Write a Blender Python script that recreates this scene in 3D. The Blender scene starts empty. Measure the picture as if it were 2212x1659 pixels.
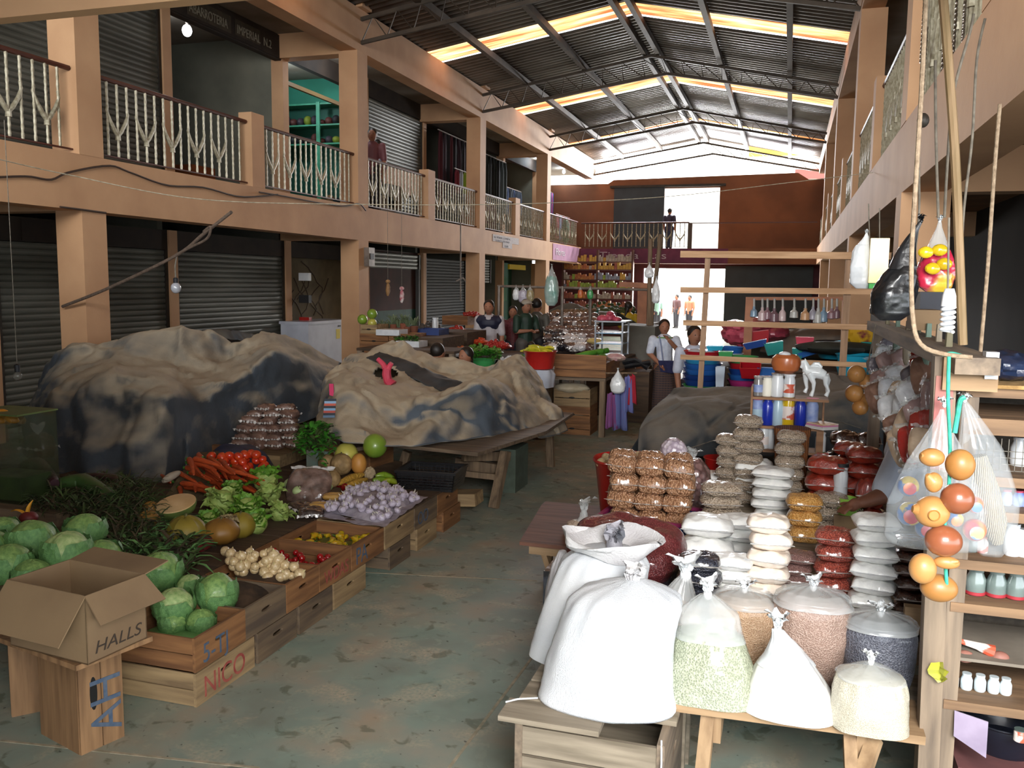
import bpy, math, random
import numpy as np
from mathutils import Vector, Matrix, noise as mn
R = random.Random(7)
sc = bpy.context.scene
# ------------------------------------------------------------------ camera
F, CX, CY, H = 1900., 1106., 829.5, 1.9
def _n(v): return v / np.linalg.norm(v)
_yc = _n(np.array([1706 - CX, CY - 619, -F]))
_up = _n(np.cross(_yc, np.array([0, CY - 611.8, -F])))
if _up[1] < 0: _up = -_up
_xc = np.cross(_yc, _up)
RM = np.array([_xc, _yc, _up])          # world = RM @ cam
def at(px, py, ax, v):
    """the point where the sight line of a pixel meets a plane of the place (x=, y= or z=)"""
    r = RM @ np.array([px - CX, CY - py, -F]); o = np.array([0, 0, H]); i = 'xyz'.index(ax)
    return Vector(o + (v - o[i]) / r[i] * r)
def dep(p):
    d = np.array([p[0], p[1], p[2] - H]); return float(-(RM.T @ d)[2])
def m_px(px, p): return px * dep(p) / F
cam = bpy.data.objects.new('camera', bpy.data.cameras.new('camera'))
cam.data.sensor_width = 36; cam.data.lens = F / 2212 * 36; cam.data.clip_end = 300
cam.matrix_world = Matrix.Translation((0, 0, H)) @ Matrix(RM.tolist()).to_4x4()
sc.collection.objects.link(cam); sc.camera = cam
# ------------------------------------------------------------------ world, lights, exposure
w = bpy.data.worlds.new('sky'); sc.world = w; w.use_nodes = True
w.node_tree.nodes['Background'].inputs[0].default_value = (0.86, 0.93, 1.0, 1)
w.node_tree.nodes['Background'].inputs[1].default_value = 4.2
def lamp(name, kind, loc, energy, color=(1, 1, 1), size=1, size_y=None, aim=None, spread=None):
    l = bpy.data.lights.new(name, kind); l.energy = energy; l.color = color
    if kind == 'AREA':
        l.size = size
        if size_y: l.shape = 'RECTANGLE'; l.size_y = size_y
        if spread: l.spread = spread
    elif kind == 'POINT': l.shadow_soft_size = size
    o = bpy.data.objects.new(name, l); o.location = loc
    if aim is not None: o.rotation_euler = (Vector(aim) - Vector(loc)).to_track_quat('-Z', 'Y').to_euler()
    sc.collection.objects.link(o); return o
sun = lamp('sun', 'SUN', (0, 0, 20), 6.5, (1.0, .95, .86), aim=(-3.2, 3.0, 0)); sun.data.angle = .03
# daylight that comes in through the street entrance behind the camera and the open gables
lamp('entrance_daylight', 'AREA', (.75, -.3, 2.5), 76, (1, .985, .96), 1.4, 1.0, (.2, 3.8, .5), spread=1.75)
lamp('front_daylight', 'AREA', (-2.6, -2.6, 4.6), 600, (1, .96, .9), 5.5, 2.6, (-4.0, 9, 2.6))
lamp('gable_daylight', 'AREA', (-3.1, 32.6, 6.1), 1500, (.95, .97, 1), 7.2, .9, (-3.1, 20, 1))
lamp('doorway_daylight', 'AREA', (-3.65, 32.2, 1.4), 260, (1, .97, .93), 2.6, 2.2, (-3.4, 20, .8))
sc.view_settings.view_transform = 'Standard'; sc.view_settings.look = 'None'
sc.view_settings.gamma = 1; sc.view_settings.exposure = 0.32; sc.view_settings.use_curve_mapping = False
sc.cycles.use_denoising = True; sc.cycles.max_bounces = 8; sc.cycles.diffuse_bounces = 4
sc.cycles.transparent_max_bounces = 24; sc.cycles.sample_clamp_indirect = 6; sc.cycles.use_adaptive_sampling = True
sc.cycles.adaptive_threshold = .02; sc.cycles.caustics_reflective = False; sc.cycles.caustics_refractive = False
# ------------------------------------------------------------------ materials
MATS = {}
def hexc(h):
    h = h.lstrip('#'); c = [int(h[i:i + 2], 16) / 255 for i in (0, 2, 4)]
    return tuple((x / 12.92 if x <= .04045 else ((x + .055) / 1.055) ** 2.4) for x in c) + (1,)
def M(name, c1, c2=None, sc_=6, r=.6, bump=0, bs=None, coat=0, metal=0, stretch=None, alpha=1, emit=0, trans=0, sss=0, kind='noise', det=4, lo=.35, hi=.65, c3=None, coord='Object', spec=None):
    """one procedural material: base colour mixed from c1 and c2 by a noise / voronoi / wave pattern, with bump"""
    if name in MATS: return MATS[name]
    m = bpy.data.materials.new(name); m.use_nodes = True; nt = m.node_tree; b = nt.nodes['Principled BSDF']; L = nt.links.new
    b.inputs['Roughness'].default_value = r; b.inputs['Metallic'].default_value = metal
    if spec is not None: b.inputs['Specular IOR Level'].default_value = spec
    b.inputs['Coat Weight'].default_value = coat; b.inputs['Coat Roughness'].default_value = .12
    b.inputs['Transmission Weight'].default_value = trans; b.inputs['Alpha'].default_value = alpha
    C1 = hexc(c1); b.inputs['Base Color'].default_value = C1; m.diffuse_color = C1
    if emit: b.inputs['Emission Color'].default_value = C1; b.inputs['Emission Strength'].default_value = emit
    if c2 or bump:
        tc = nt.nodes.new('ShaderNodeTexCoord'); mp = nt.nodes.new('ShaderNodeMapping'); L(tc.outputs[coord], mp.inputs[0])
        if stretch: mp.inputs['Scale'].default_value = stretch
        oi = nt.nodes.new('ShaderNodeObjectInfo'); ml = nt.nodes.new('ShaderNodeMath'); ml.operation = 'MULTIPLY'; ml.inputs[1].default_value = 37
        L(oi.outputs['Random'], ml.inputs[0]); L(ml.outputs[0], mp.inputs['Location'])
        def tex(scale):
            if kind == 'voronoi':
                t = nt.nodes.new('ShaderNodeTexVoronoi'); t.inputs['Scale'].default_value = scale; L(mp.outputs[0], t.inputs['Vector']); return t, t.outputs['Distance']
            if kind == 'wave':
                t = nt.nodes.new('ShaderNodeTexWave'); t.inputs['Scale'].default_value = scale; t.inputs['Distortion'].default_value = 2.5; L(mp.outputs[0], t.inputs['Vector']); return t, t.outputs['Fac']
            t = nt.nodes.new('ShaderNodeTexNoise'); t.inputs['Scale'].default_value = scale; t.inputs['Detail'].default_value = det; L(mp.outputs[0], t.inputs['Vector']); return t, t.outputs['Fac']
        t, fac = tex(sc_)
        if c2:
            cr = nt.nodes.new('ShaderNodeValToRGB'); cr.color_ramp.elements[0].position = lo; cr.color_ramp.elements[1].position = hi
            cr.color_ramp.elements[0].color = C1; cr.color_ramp.elements[1].color = hexc(c2); L(fac, cr.inputs[0])
            if c3: e = cr.color_ramp.elements.new((lo + hi) / 2); e.color = hexc(c3)
            L(cr.outputs[0], b.inputs['Base Color'])
        if bump:
            bp = nt.nodes.new('ShaderNodeBump'); bp.inputs['Strength'].default_value = bump; bp.inputs['Distance'].default_value = .01
            if bs: t2, f2 = tex(bs); L(f2, bp.inputs['Height'])
            else: L(fac, bp.inputs['Height'])
            L(bp.outputs[0], b.inputs['Normal'])
    MATS[name] = m; return m
def wood(name, c1, c2, ax='x', r=.75, s=9):
    st = {'x': (.25, 3, 3), 'y': (3, .25, 3), 'z': (3, 3, .25)}[ax]
    return M(name + '_' + ax, c1, c2, s, r, .25, None, stretch=st, det=6)
# ------------------------------------------------------------------ mesh collector
class MB:
    def __init__(s): s.v = []; s.f = []; s.mi = []; s.m = 0
    def add(s, vs, fs):
        o = len(s.v); s.v += [tuple(x) for x in vs]; s.f += [tuple(i + o for i in f) for f in fs]; s.mi += [s.m] * len(fs); return s
    def box(s, x0, x1, y0, y1, z0, z1):
        return s.add([(x0,y0,z0),(x1,y0,z0),(x1,y1,z0),(x0,y1,z0),(x0,y0,z1),(x1,y0,z1),(x1,y1,z1),(x0,y1,z1)],
                     [(0,3,2,1),(4,5,6,7),(0,1,5,4),(1,2,6,5),(2,3,7,6),(3,0,4,7)])
    def beam(s, p, q, w_, h_, up=(0, 0, 1)):
        p, q = Vector(p), Vector(q); d = (q - p).normalized(); u = Vector(up)
        if abs(d.dot(u)) > .95: u = Vector((0, 1, 0))
        a = d.cross(u).normalized() * w_ / 2; b = a.cross(d).normalized() * h_ / 2; V = []
        for c in (p, q):
            for sx, sy in ((-1,-1),(1,-1),(1,1),(-1,1)): V.append(c + a * sx + b * sy)
        return s.add(V, [(0,1,2,3),(7,6,5,4),(0,4,5,1),(1,5,6,2),(2,6,7,3),(3,7,4,0)])
    def tube(s, P, r, n=8, cap=True):
        P = [Vector(p) for p in P]; k = len(P); rr = r if isinstance(r, (list, tuple)) else [r] * k; V = []; u = None
        for i, p in enumerate(P):
            d = (P[min(i + 1, k - 1)] - P[max(i - 1, 0)]).normalized()
            if u is None: u = d.orthogonal().normalized()
            else:
                u = (u - d * u.dot(d)); u = u.normalized() if u.length > 1e-6 else d.orthogonal().normalized()
            b = d.cross(u)
            for j in range(n):
                a = 2 * math.pi * j / n; V.append(p + (u * math.cos(a) + b * math.sin(a)) * rr[i])
        Fc = [(i*n+j, i*n+(j+1)%n, (i+1)*n+(j+1)%n, (i+1)*n+j) for i in range(k-1) for j in range(n)]
        if cap: Fc += [tuple(range(n))[::-1], tuple((k-1)*n + j for j in range(n))]
        return s.add(V, Fc)
    def lathe(s, prof, n=20, c=(0, 0, 0), rot=None, sx=1, sy=1, wob=0, seed=0):
        V = []; c = Vector(c); k = len(prof)
        for (r, z) in prof:
            for j in range(n):
                a = 2 * math.pi * j / n; v = Vector((r * math.cos(a) * sx, r * math.sin(a) * sy, z))
                if wob: v += Vector((math.cos(a), math.sin(a), 0)) * wob * mn.noise(Vector((math.cos(a) * 2 + seed, math.sin(a) * 2, z * 12 + seed)))
                V.append(c + (rot @ v if rot else v))
        Fc = [(i*n+j, i*n+(j+1)%n, (i+1)*n+(j+1)%n, (i+1)*n+j) for i in range(k-1) for j in range(n)]
        Fc += [tuple(range(n))[::-1], tuple((k-1)*n + j for j in range(n))]
        return s.add(V, Fc)
    def ell(s, c, rx, ry, rz, n=16, m=10, rot=None, f=None):
        V = []; c = Vector(c)
        for i in range(m + 1):
            t = math.pi * i / m - math.pi / 2
            for j in range(n):
                a = 2 * math.pi * j / n; u = Vector((math.cos(t) * math.cos(a), math.cos(t) * math.sin(a), math.sin(t)))
                k = f(u) if f else 1; v = Vector((u.x * rx * k, u.y * ry * k, u.z * rz * k)); V.append(c + (rot @ v if rot else v))
        Fc = [(i*n+j, i*n+(j+1)%n, (i+1)*n+(j+1)%n, (i+1)*n+j) for i in range(m) for j in range(n)]
        return s.add(V, Fc)
    def grid(s, P):
        """P: rows of points"""
        a, b = len(P), len(P[0]); V = [p for row in P for p in row]
        return s.add(V, [(i*b+j, i*b+j+1, (i+1)*b+j+1, (i+1)*b+j) for i in range(a-1) for j in range(b-1)])
    def ext(s, pts, d):
        """polygon pts pushed along d"""
        n = len(pts); d = Vector(d); V = [Vector(p) for p in pts] + [Vector(p) + d for p in pts]
        return s.add(V, [tuple(range(n))[::-1], tuple(range(n, 2*n))] + [(i, (i+1)%n, n+(i+1)%n, n+i) for i in range(n)])
    def build(s, name, mat, parent=None, smooth=True, ang=35, **tg):
        me = bpy.data.meshes.new(name)
        vs = s.v
        if parent is not None and not tg.pop('local', False):
            l = ROOT(parent); vs = [(x - l[0], y - l[1], z - l[2]) for x, y, z in vs]
        tg.pop('local', None)
        loc = None
        if parent is None and 'label' in tg and vs:     # a single-mesh thing gets its origin at its base
            a = np.array(vs); loc = ((a[:,0].min() + a[:,0].max()) / 2, (a[:,1].min() + a[:,1].max()) / 2, a[:,2].min())
            vs = (a - np.array(loc)).tolist()
        me.from_pydata(vs, [], s.f)
        for m in (mat if isinstance(mat, (list, tuple)) else [mat]): me.materials.append(m)
        if isinstance(mat, (list, tuple)): me.polygons.foreach_set('material_index', s.mi)
        if smooth:
            me.polygons.foreach_set('use_smooth', [True] * len(me.polygons))
            try: me.set_sharp_from_angle(angle=math.radians(ang))
            except Exception: pass
        me.validate(); me.update()
        o = bpy.data.objects.new(name, me)
        if loc: o.location = loc
        if parent is not None: o.parent = parent
        sc.collection.objects.link(o); tag(o, **tg); return o
def ROOT(o):
    l = Vector(o.location)
    while o.parent: o = o.parent; l += Vector(o.location)
    return l
def tag(o, label=None, cat=None, group=None, kind=None):
    if label: o['label'] = label
    if cat: o['category'] = cat
    if group: o['group'] = group
    if kind: o['kind'] = kind
    return o
def thing(name, label, cat, loc=(0, 0, 0), group=None, rz=0):
    o = bpy.data.objects.new(name, None); o.empty_display_size = .1; o.location = loc; o.rotation_euler = (0, 0, rz)
    sc.collection.objects.link(o); return tag(o, label, cat, group)
def dup(root, loc=None, rot=None, label=None, group=None, scale=None, mats=None):
    def cp(o, par):
        c = o.copy(); sc.collection.objects.link(c)
        if par is not None: c.parent = par
        for ch in o.children: cp(ch, c)
        return c
    r = cp(root, None)
    if loc is not None: r.location = loc
    if rot is not None: r.rotation_euler = rot
    if scale is not None: r.scale = (scale,) * 3 if not hasattr(scale, '__len__') else scale
    if label: r['label'] = label
    if group: r['group'] = group
    return r
def struct(name, mb, mat, **k): return mb.build(name, mat, None, kind='structure', **k)
def rotm(x=0, y=0, z=0): return Matrix.Rotation(z, 3, 'Z') @ Matrix.Rotation(y, 3, 'Y') @ Matrix.Rotation(x, 3, 'X')
def text(name, s, loc, size, mat, right, up=(0, 0, 1), parent=None, align='LEFT', ext=.003, shear=0, sx=1):
    """painted or printed lettering turned into a thin mesh that lies on its surface"""
    cu = bpy.data.curves.new(name, 'FONT'); cu.body = s; cu.size = size; cu.align_x = align; cu.extrude = ext; cu.shear = shear
    o = bpy.data.objects.new('tmp', cu); sc.collection.objects.link(o)
    dg = bpy.context.evaluated_depsgraph_get(); me = bpy.data.meshes.new_from_object(o.evaluated_get(dg)); bpy.data.objects.remove(o)
    r = Vector(right).normalized(); u = Vector(up); u = (u - r * u.dot(r)).normalized(); n = r.cross(u); l = Vector(loc)
    mb = MB(); mb.add([l + r * v.co.x * sx + u * v.co.y + n * v.co.z for v in me.vertices], [tuple(p.vertices) for p in me.polygons])
    bpy.data.meshes.remove(me); return mb.build(name, mat, parent, smooth=False)
# ================================================================== the building
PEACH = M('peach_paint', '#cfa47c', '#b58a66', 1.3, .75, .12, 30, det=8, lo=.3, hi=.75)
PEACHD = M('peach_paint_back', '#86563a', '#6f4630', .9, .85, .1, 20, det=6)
def floor_mat():
    m = bpy.data.materials.new('green_concrete'); m.use_nodes = True; nt = m.node_tree; b = nt.nodes['Principled BSDF']; L = nt.links.new
    tc = nt.nodes.new('ShaderNodeTexCoord')
    def nz(s, d=6, dist=0):
        t = nt.nodes.new('ShaderNodeTexNoise'); t.inputs['Scale'].default_value = s; t.inputs['Detail'].default_value = d; t.inputs['Distortion'].default_value = dist
        L(tc.outputs['Object'], t.inputs['Vector']); return t.outputs['Fac']
    def ramp(f, stops):
        c = nt.nodes.new('ShaderNodeValToRGB'); L(f, c.inputs[0]); e = c.color_ramp.elements
        e[0].position, e[0].color = stops[0][0], stops[0][1]; e[1].position, e[1].color = stops[-1][0], stops[-1][1]
        for p, q in stops[1:-1]: k = e.new(p); k.color = q
        return c.outputs[0]
    def mix(f, a, c):
        x = nt.nodes.new('ShaderNodeMix'); x.data_type = 'RGBA'; L(f, x.inputs[0]); L(a, x.inputs[6]); L(c, x.inputs[7]); return x.outputs[2]
    g = lambda v: (v, v, v, 1)
    base = ramp(nz(2.6, 10), [(.3, hexc('#80867a')), (.45, hexc('#899488')), (.56, hexc('#979687')), (.72, hexc('#a3927c'))])
    pale = mix(ramp(nz(3.6, 11, .5), [(.54, g(0)), (.66, g(.85))]), base, ramp(nz(60, 3), [(.3, hexc('#8d9484')), (.7, hexc('#c0ae96'))]))
    green = mix(ramp(nz(1.7, 9), [(.47, g(0)), (.72, g(.7))]), pale, ramp(nz(9), [(.3, hexc('#708c7e')), (.7, hexc('#8ba596'))]))
    wet = mix(ramp(nz(8.5, 8, .7), [(.6, g(0)), (.66, g(.6))]), green, ramp(nz(30), [(.3, hexc('#4a5140')), (.7, hexc('#5f5e47'))]))
    spk = mix(ramp(nz(28, 2), [(.70, g(0)), (.74, g(.8))]), wet, ramp(nz(3), [(0, hexc('#34352c')), (1, hexc('#3c3c34'))]))
    L(spk, b.inputs['Base Color']); L(ramp(nz(7.5, 5, .25), [(.6, g(.62)), (.64, g(.3))]), b.inputs['Roughness'])
    bp = nt.nodes.new('ShaderNodeBump'); bp.inputs['Strength'].default_value = .25; bp.inputs['Distance'].default_value = .006; L(nz(18, 8), bp.inputs['Height']); L(bp.outputs[0], b.inputs['Normal'])
    return m
struct('floor', MB().box(-12, 7, -6, 34, -.1, 0), floor_mat())
JO = M('joint_mortar', '#b3a48c', '#8f8a75', 20, .9)
mb = MB()
for (a, b_) in ((at(970,1659,'z',0), at(1165,1400,'z',0)), (at(560,1165+60,'z',0), at(1160,1255,'z',0)), (at(1,1600,'z',0), at(560,1659,'z',0))):
    mb.beam((a.x, a.y, 0), (b_.x, b_.y, 0), .014, .003)
struct('trim_1', mb, JO)
XL, XR = -7.05, .78
# left slab, balcony beam, eave beam; right ones mirrored
struct('wall_left_beam', MB().box(XL-.3, XL, -3, 30.5, 2.6, 3.17), PEACH)
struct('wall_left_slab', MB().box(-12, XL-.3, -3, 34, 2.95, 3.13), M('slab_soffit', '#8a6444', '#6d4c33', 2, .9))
struct('wall_left_eave', MB().box(XL-.3, XL, -3, 32.3, 5.73, 6.42), PEACH)
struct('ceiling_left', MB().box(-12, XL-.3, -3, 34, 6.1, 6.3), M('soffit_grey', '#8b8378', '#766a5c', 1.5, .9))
struct('wall_right_beam', MB().box(XR, XR+.3, -3, 30.5, 2.62, 3.15), PEACH)
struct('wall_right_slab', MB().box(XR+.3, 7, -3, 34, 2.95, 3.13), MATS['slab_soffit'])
struct('wall_right_eave', MB().box(XR, XR+.3, 4, 32.3, 5.73, 6.2), PEACH)
struct('ceiling_right', MB().box(XR+.3, 7, -3, 34, 6.1, 6.3), MATS['soffit_grey'])
struct('front_light_blocker', MB().box(-12, -1.3, -3.3, -3.1, 0, 3.1), PEACH)  # unseen wall, added to block sky light from the front left
struct('wall_front_beam', MB().box(-12, XR, 2.04, 2.09, 2.63, 3.15), PEACH)
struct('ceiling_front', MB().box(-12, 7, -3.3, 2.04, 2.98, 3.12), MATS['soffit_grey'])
# columns
cy = [(7.51, 7.85), (13.69, 14.06), (19.85, 20.25), (25.85, 26.25)]
for i, (a, b_) in enumerate(cy):
    struct('column', MB().box(XL-.34, XL+.004, a, b_, 0, 2.6), PEACH)
    struct('column', MB().box(XL-.34, XL+.004, a, b_, 3.17, 5.73), PEACH)
    struct('wall_left_crossbeam', MB().box(-8.6, XL-.3, a+.05, b_-.05, 5.7, 6.1), PEACH)
    struct('wall_left_crossbeam', MB().box(-8.6, XL-.3, a+.05, b_-.05, 2.6, 2.95), PEACH)
for i, (a, b_) in enumerate([(1.0, 1.35)] + [(c - .15, d - .15) for c, d in cy]):
    if i: struct('column', MB().box(XR-.004, XR+.34, a, b_, 0, 2.62), PEACH)
    struct('column', MB().box(XR-.004, XR+.34, a, b_, 3.15, 5.73), PEACH)
    struct('wall_right_crossbeam', MB().box(XR+.3, 2.4, a+.05, b_-.05, 2.62, 2.95), PEACH)
py_ = [(10.6, 10.9), (16.74, 17.1), (22.7, 23.1)]
for (a, b_) in py_: struct('pillar', MB().box(XL-.2, XL+.003, a, b_, 3.17, 4.16), PEACH)
for (a, b_) in [(4.3, 4.62)] + [(c, c+.3) for c in (10.3, 16.5, 22.5)]: struct('pillar', MB().box(XR-.003, XR+.2, a, b_, 3.15, 4.12), PEACH)
# shop fronts of the left wing, at x = -8.6 on both floors
WX = -8.6
PD = [4.6, 7.72, 10.83, 13.92, 17.02, 20.1, 23.2, 26.3, 30.3]
for z0, z1 in ((0, 2.6), (3.13, 6.1)):
    for y in PD: struct('pillar', MB().box(WX-.18, WX+.05, y-.09, y+.09, z0, z1), PEACH)
struct('wall_left_back', MB().box(-12.1, -11.9, -3, 34, 0, 6.3), M('grey_plaster', '#79786a', '#65655a', 1.2, .9))
for y in PD:
    struct('wall_left_partition', MB().box(-11.9, WX-.18, y-.06, y+.06, 0, 6.1), MATS['grey_plaster'])
DARKM = M('dark_metal', '#3b342c', '#2a2520', 4, .55, .1, 20, metal=.3)
mb = MB(); mb.box(WX-.1, WX+.02, 4.6, 16.9, 2.32, 2.6); struct('trim_2', mb, M('dark_board', '#33271e', '#241b15', 3, .8))
mb = MB(); mb.box(WX-.1, WX+.02, 4.6, 13.9, 5.68, 6.1); mb.box(WX-.1, WX+.02, 13.9, 30, 5.75, 6.1); struct('trim_3', mb, MATS['dark_board'])
SH = M('shutter_grey', '#6f7067', '#4f4f47', 1.4, .5, .15, 12, metal=.25, stretch=(1, .4, 2))
def shutter(y0, y1, z0, z1, label, x=WX, axis='y', m=SH, name='rolling_shutter'):
    mb = MB(); n = int((z1 - z0) / .075); P = []
    for i in range(n):
        z = z0 + (z1 - z0) * i / n; h = (z1 - z0) / n
        for dz, dx in ((0, 0), (.25, .012), (.55, .016), (.85, .01), (.95, -.004)):
            P.append([(x - .02 + dx, y0, z + h * dz), (x - .02 + dx, y1, z + h * dz)] if axis == 'y' else [(y0, x + .02 - dx, z + h * dz), (y1, x + .02 - dx, z + h * dz)])
    mb.grid(P)
    t = thing(name, label, 'shutter', ((x, (y0+y1)/2, z0) if axis == 'y' else ((y0+y1)/2, x, z0)))
    mb.build('curtain', m, t, ang=20)
    r = MB()
    for y in (y0, y1):
        if axis == 'y': r.box(x-.05, x+.02, y-.03, y+.03, z0, z1)
        else: r.box(y-.03, y+.03, x-.02, x+.05, z0, z1)
    r.build('side_rail', DARKM, t); return t
shutter(4.72, 7.6, .0, 2.32, 'grey steel rolling shutter on the ground floor left of the nearest peach column')
shutter(7.84, 10.72, .0, 2.32, 'grey steel rolling shutter on the ground floor just right of the nearest peach column')
shutter(10.94, 13.8, .0, 2.32, 'wide grey rolling shutter behind the hanging light bulb and the tarped stall')
shutter(4.72, 7.6, 3.13, 5.68, 'grey rolling shutter upstairs left of the nearest upper column')
shutter(7.84, 10.72, 3.13, 5.68, 'grey rolling shutter upstairs behind the white Y railing, beside the open dim room')
shutter(17.15, 20.0, 3.13, 5.75, 'dark rolling shutter upstairs behind the two standing children')
shutter(20.25, 23.05, .0, 2.5, 'nearly black closed shutter downstairs left of the third peach column', m=M('shutter_black', '#1f1d19', '#15130f', 2, .7))
struct('wall_left_parapet', MB().box(WX-.02, WX+.08, 17.6, 20.0, 3.9, 4.45), PEACH)
# lettering boards above the fronts
PALE = M('faded_letter_paint', '#9b9482', '#7f7a6c', 20, .8)
t = thing('shop_sign', 'long dark signboard with faded lettering above the open dim room upstairs', 'sign', (WX+.04, 12.4, 5.7))
mb = MB().box(WX+.025, WX+.05, 10.95, 13.85, 5.7, 6.08); mb.build('board', MATS['dark_board'], t)
mb = MB().box(WX+.05, WX+.056, 11.3, 12.35, 5.74, 6.0).box(WX+.05, WX+.056, 12.47, 13.15, 5.76, 6.0); mb.build('letter_panel', M('sign_brown', '#4b4032', '#3c3429', 12, .8), t)
text('lettering', 'ABARROTERIA', (WX+.058, 11.33, 5.79), .19, PALE, (0, 1, 0), parent=t, sx=.75)
text('lettering', 'IMPERIAL  N.2', (WX+.058, 12.5, 5.79), .19, PALE, (0, 1, 0), parent=t, sx=.85)
WL = M('worn_white_letters', '#a9a598', '#8d8a7c', 15, .8)
t = thing('shop_sign', 'dark header board with the worn letters YESI left of the nearest column', 'sign', (WX+.03, 6.7, 2.3))
MB().box(WX+.021, WX+.03, 6.2, 7.6, 2.33, 2.58).build('board', MATS['dark_board'], t)
text('lettering', 'YESI', (WX+.035, 6.75, 2.36), .24, WL, (0, 1, 0), parent=t)
t = thing('shop_sign', 'dark header board with the worn letters H Y right of the nearest column', 'sign', (WX+.03, 9.2, 2.3))
MB().box(WX+.021, WX+.03, 8.2, 10.6, 2.33, 2.58).build('board', MATS['dark_board'], t)
text('lettering', 'H Y', (WX+.035, 9.15, 2.36), .2, WL, (0, 1, 0), parent=t)
# ---- back of the hall
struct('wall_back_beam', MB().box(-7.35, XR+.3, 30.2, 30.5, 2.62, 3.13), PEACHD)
mb = MB().box(-7.35, XR+.3, 30.5, 32.3, 2.95, 3.1); struct('wall_back_slab', mb, MATS['slab_soffit'])
mb = MB(); mb.box(-9, -4.45, 32.3, 32.5, 3.1, 5.55); mb.box(-2.5, 2, 32.3, 32.5, 3.1, 5.55); mb.box(-4.45, -2.5, 32.3, 32.5, 5.35, 5.55)
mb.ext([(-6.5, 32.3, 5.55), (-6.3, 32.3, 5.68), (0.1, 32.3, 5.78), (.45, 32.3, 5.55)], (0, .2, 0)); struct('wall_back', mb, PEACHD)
mb = MB(); mb.box(-9, -5.12, 32.3, 32.5, 0, 2.95); mb.box(-2.2, 2, 32.3, 32.5, 0, 2.95); mb.box(-5.12, -2.2, 32.3, 32.5, 2.5, 2.95)
struct('wall_back_lower', mb, M('maroon_wall', '#5e3038', '#4c262e', 2, .85))
t = tag(MB().box(-6.25, -4.43, 32.2, 32.28, 3.13, 5.38).build('door_1', M('sliding_door_dark', '#27323a', '#1c242a', 2, .5)), kind='structure')
tag(MB().box(-6.4, -2.3, 32.14, 32.3, 5.38, 5.46).build('trim_4', DARKM), kind='structure')
tag(MB().box(-2.2, .75, 32.18, 32.28, 0, 2.6).build('door_2', M('door_black', '#23272a', '#1a1d1f', 2, .6)), kind='structure')
tag(MB().box(-7.0, -2.0, 30.18, 30.2, 2.64, 3.12).build('trim_5', M('maroon_paint', '#7a3a55', '#63304a', 3, .8)), kind='structure')
tag(MB().box(XL, XL+.02, 26.6, 30.2, 2.64, 3.14).build('trim_6', M('lilac_paint', '#b98aa6', '#a67a96', 3, .8)), kind='structure')
t = thing('painted_lettering', 'pale words Tienda Las painted across the maroon beam at the back', 'sign', (-5, 30.17, 2.7))
text('lettering', 'Tienda  Las', (-6.35, 30.17, 2.78), .34, M('pale_lilac_letters', '#b9a6b0'), (1, 0, 0), parent=t, sx=1.5)
t = thing('painted_lettering', 'white lettering painted on the lilac end of the left balcony beam', 'sign', (XL+.03, 28, 2.7))
text('lettering', 'Flores', (XL+.03, 26.9, 2.8), .3, M('white_letters', '#d8ccd6'), (0, 1, 0), parent=t, sx=1.6)
t = thing('paper_notice', 'white notice with lines of small print pasted on the left balcony beam', 'notice', (XL+.01, 21.8, 2.75))
mb = MB().box(XL+.004, XL+.01, 20.8, 23.0, 2.93, 3.1).box(XL+.004, XL+.01, 21.6, 22.4, 2.8, 2.93); mb.build('sheet', M('notice_white', '#c9c3c4', '#aaa4a8', 25, .8), t)
for k, (s, z, y) in enumerate((('SE VENDE COMIDA', 3.03, 20.9), ('TODO LOS DIAS', 2.95, 21.0), ('PASE', 2.84, 21.75))): text('print', s, (XL+.012, y, z-.02), .07, M('notice_ink', '#5d5a68'), (0, 1, 0), parent=t, sx=2.2)
# outside beyond the back wall
struct('ground_outside', MB().box(-40, 40, 34, 90, -.12, -.02), M('street', '#c9c2b6', '#b0a99c', 1, .9))
t = thing('building', 'pale building with yellow and orange fascia seen through the far gable', 'building', (4, 60, 0))
MB().box(-8, 9, 60, 66, 0, 11.2).build('wall', M('outside_white', '#f2ede2'), t); MB().box(-2.9, 7, 59.7, 60, 10.2, 11.3).build('fascia', M('outside_yellow', '#e8b830', '#dc8a4c', .6, .7), t)
MB().box(0, 6, 59.8, 60, 8.7, 9.3).build('awning', M('outside_rust', '#8d4a40'), t)
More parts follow.
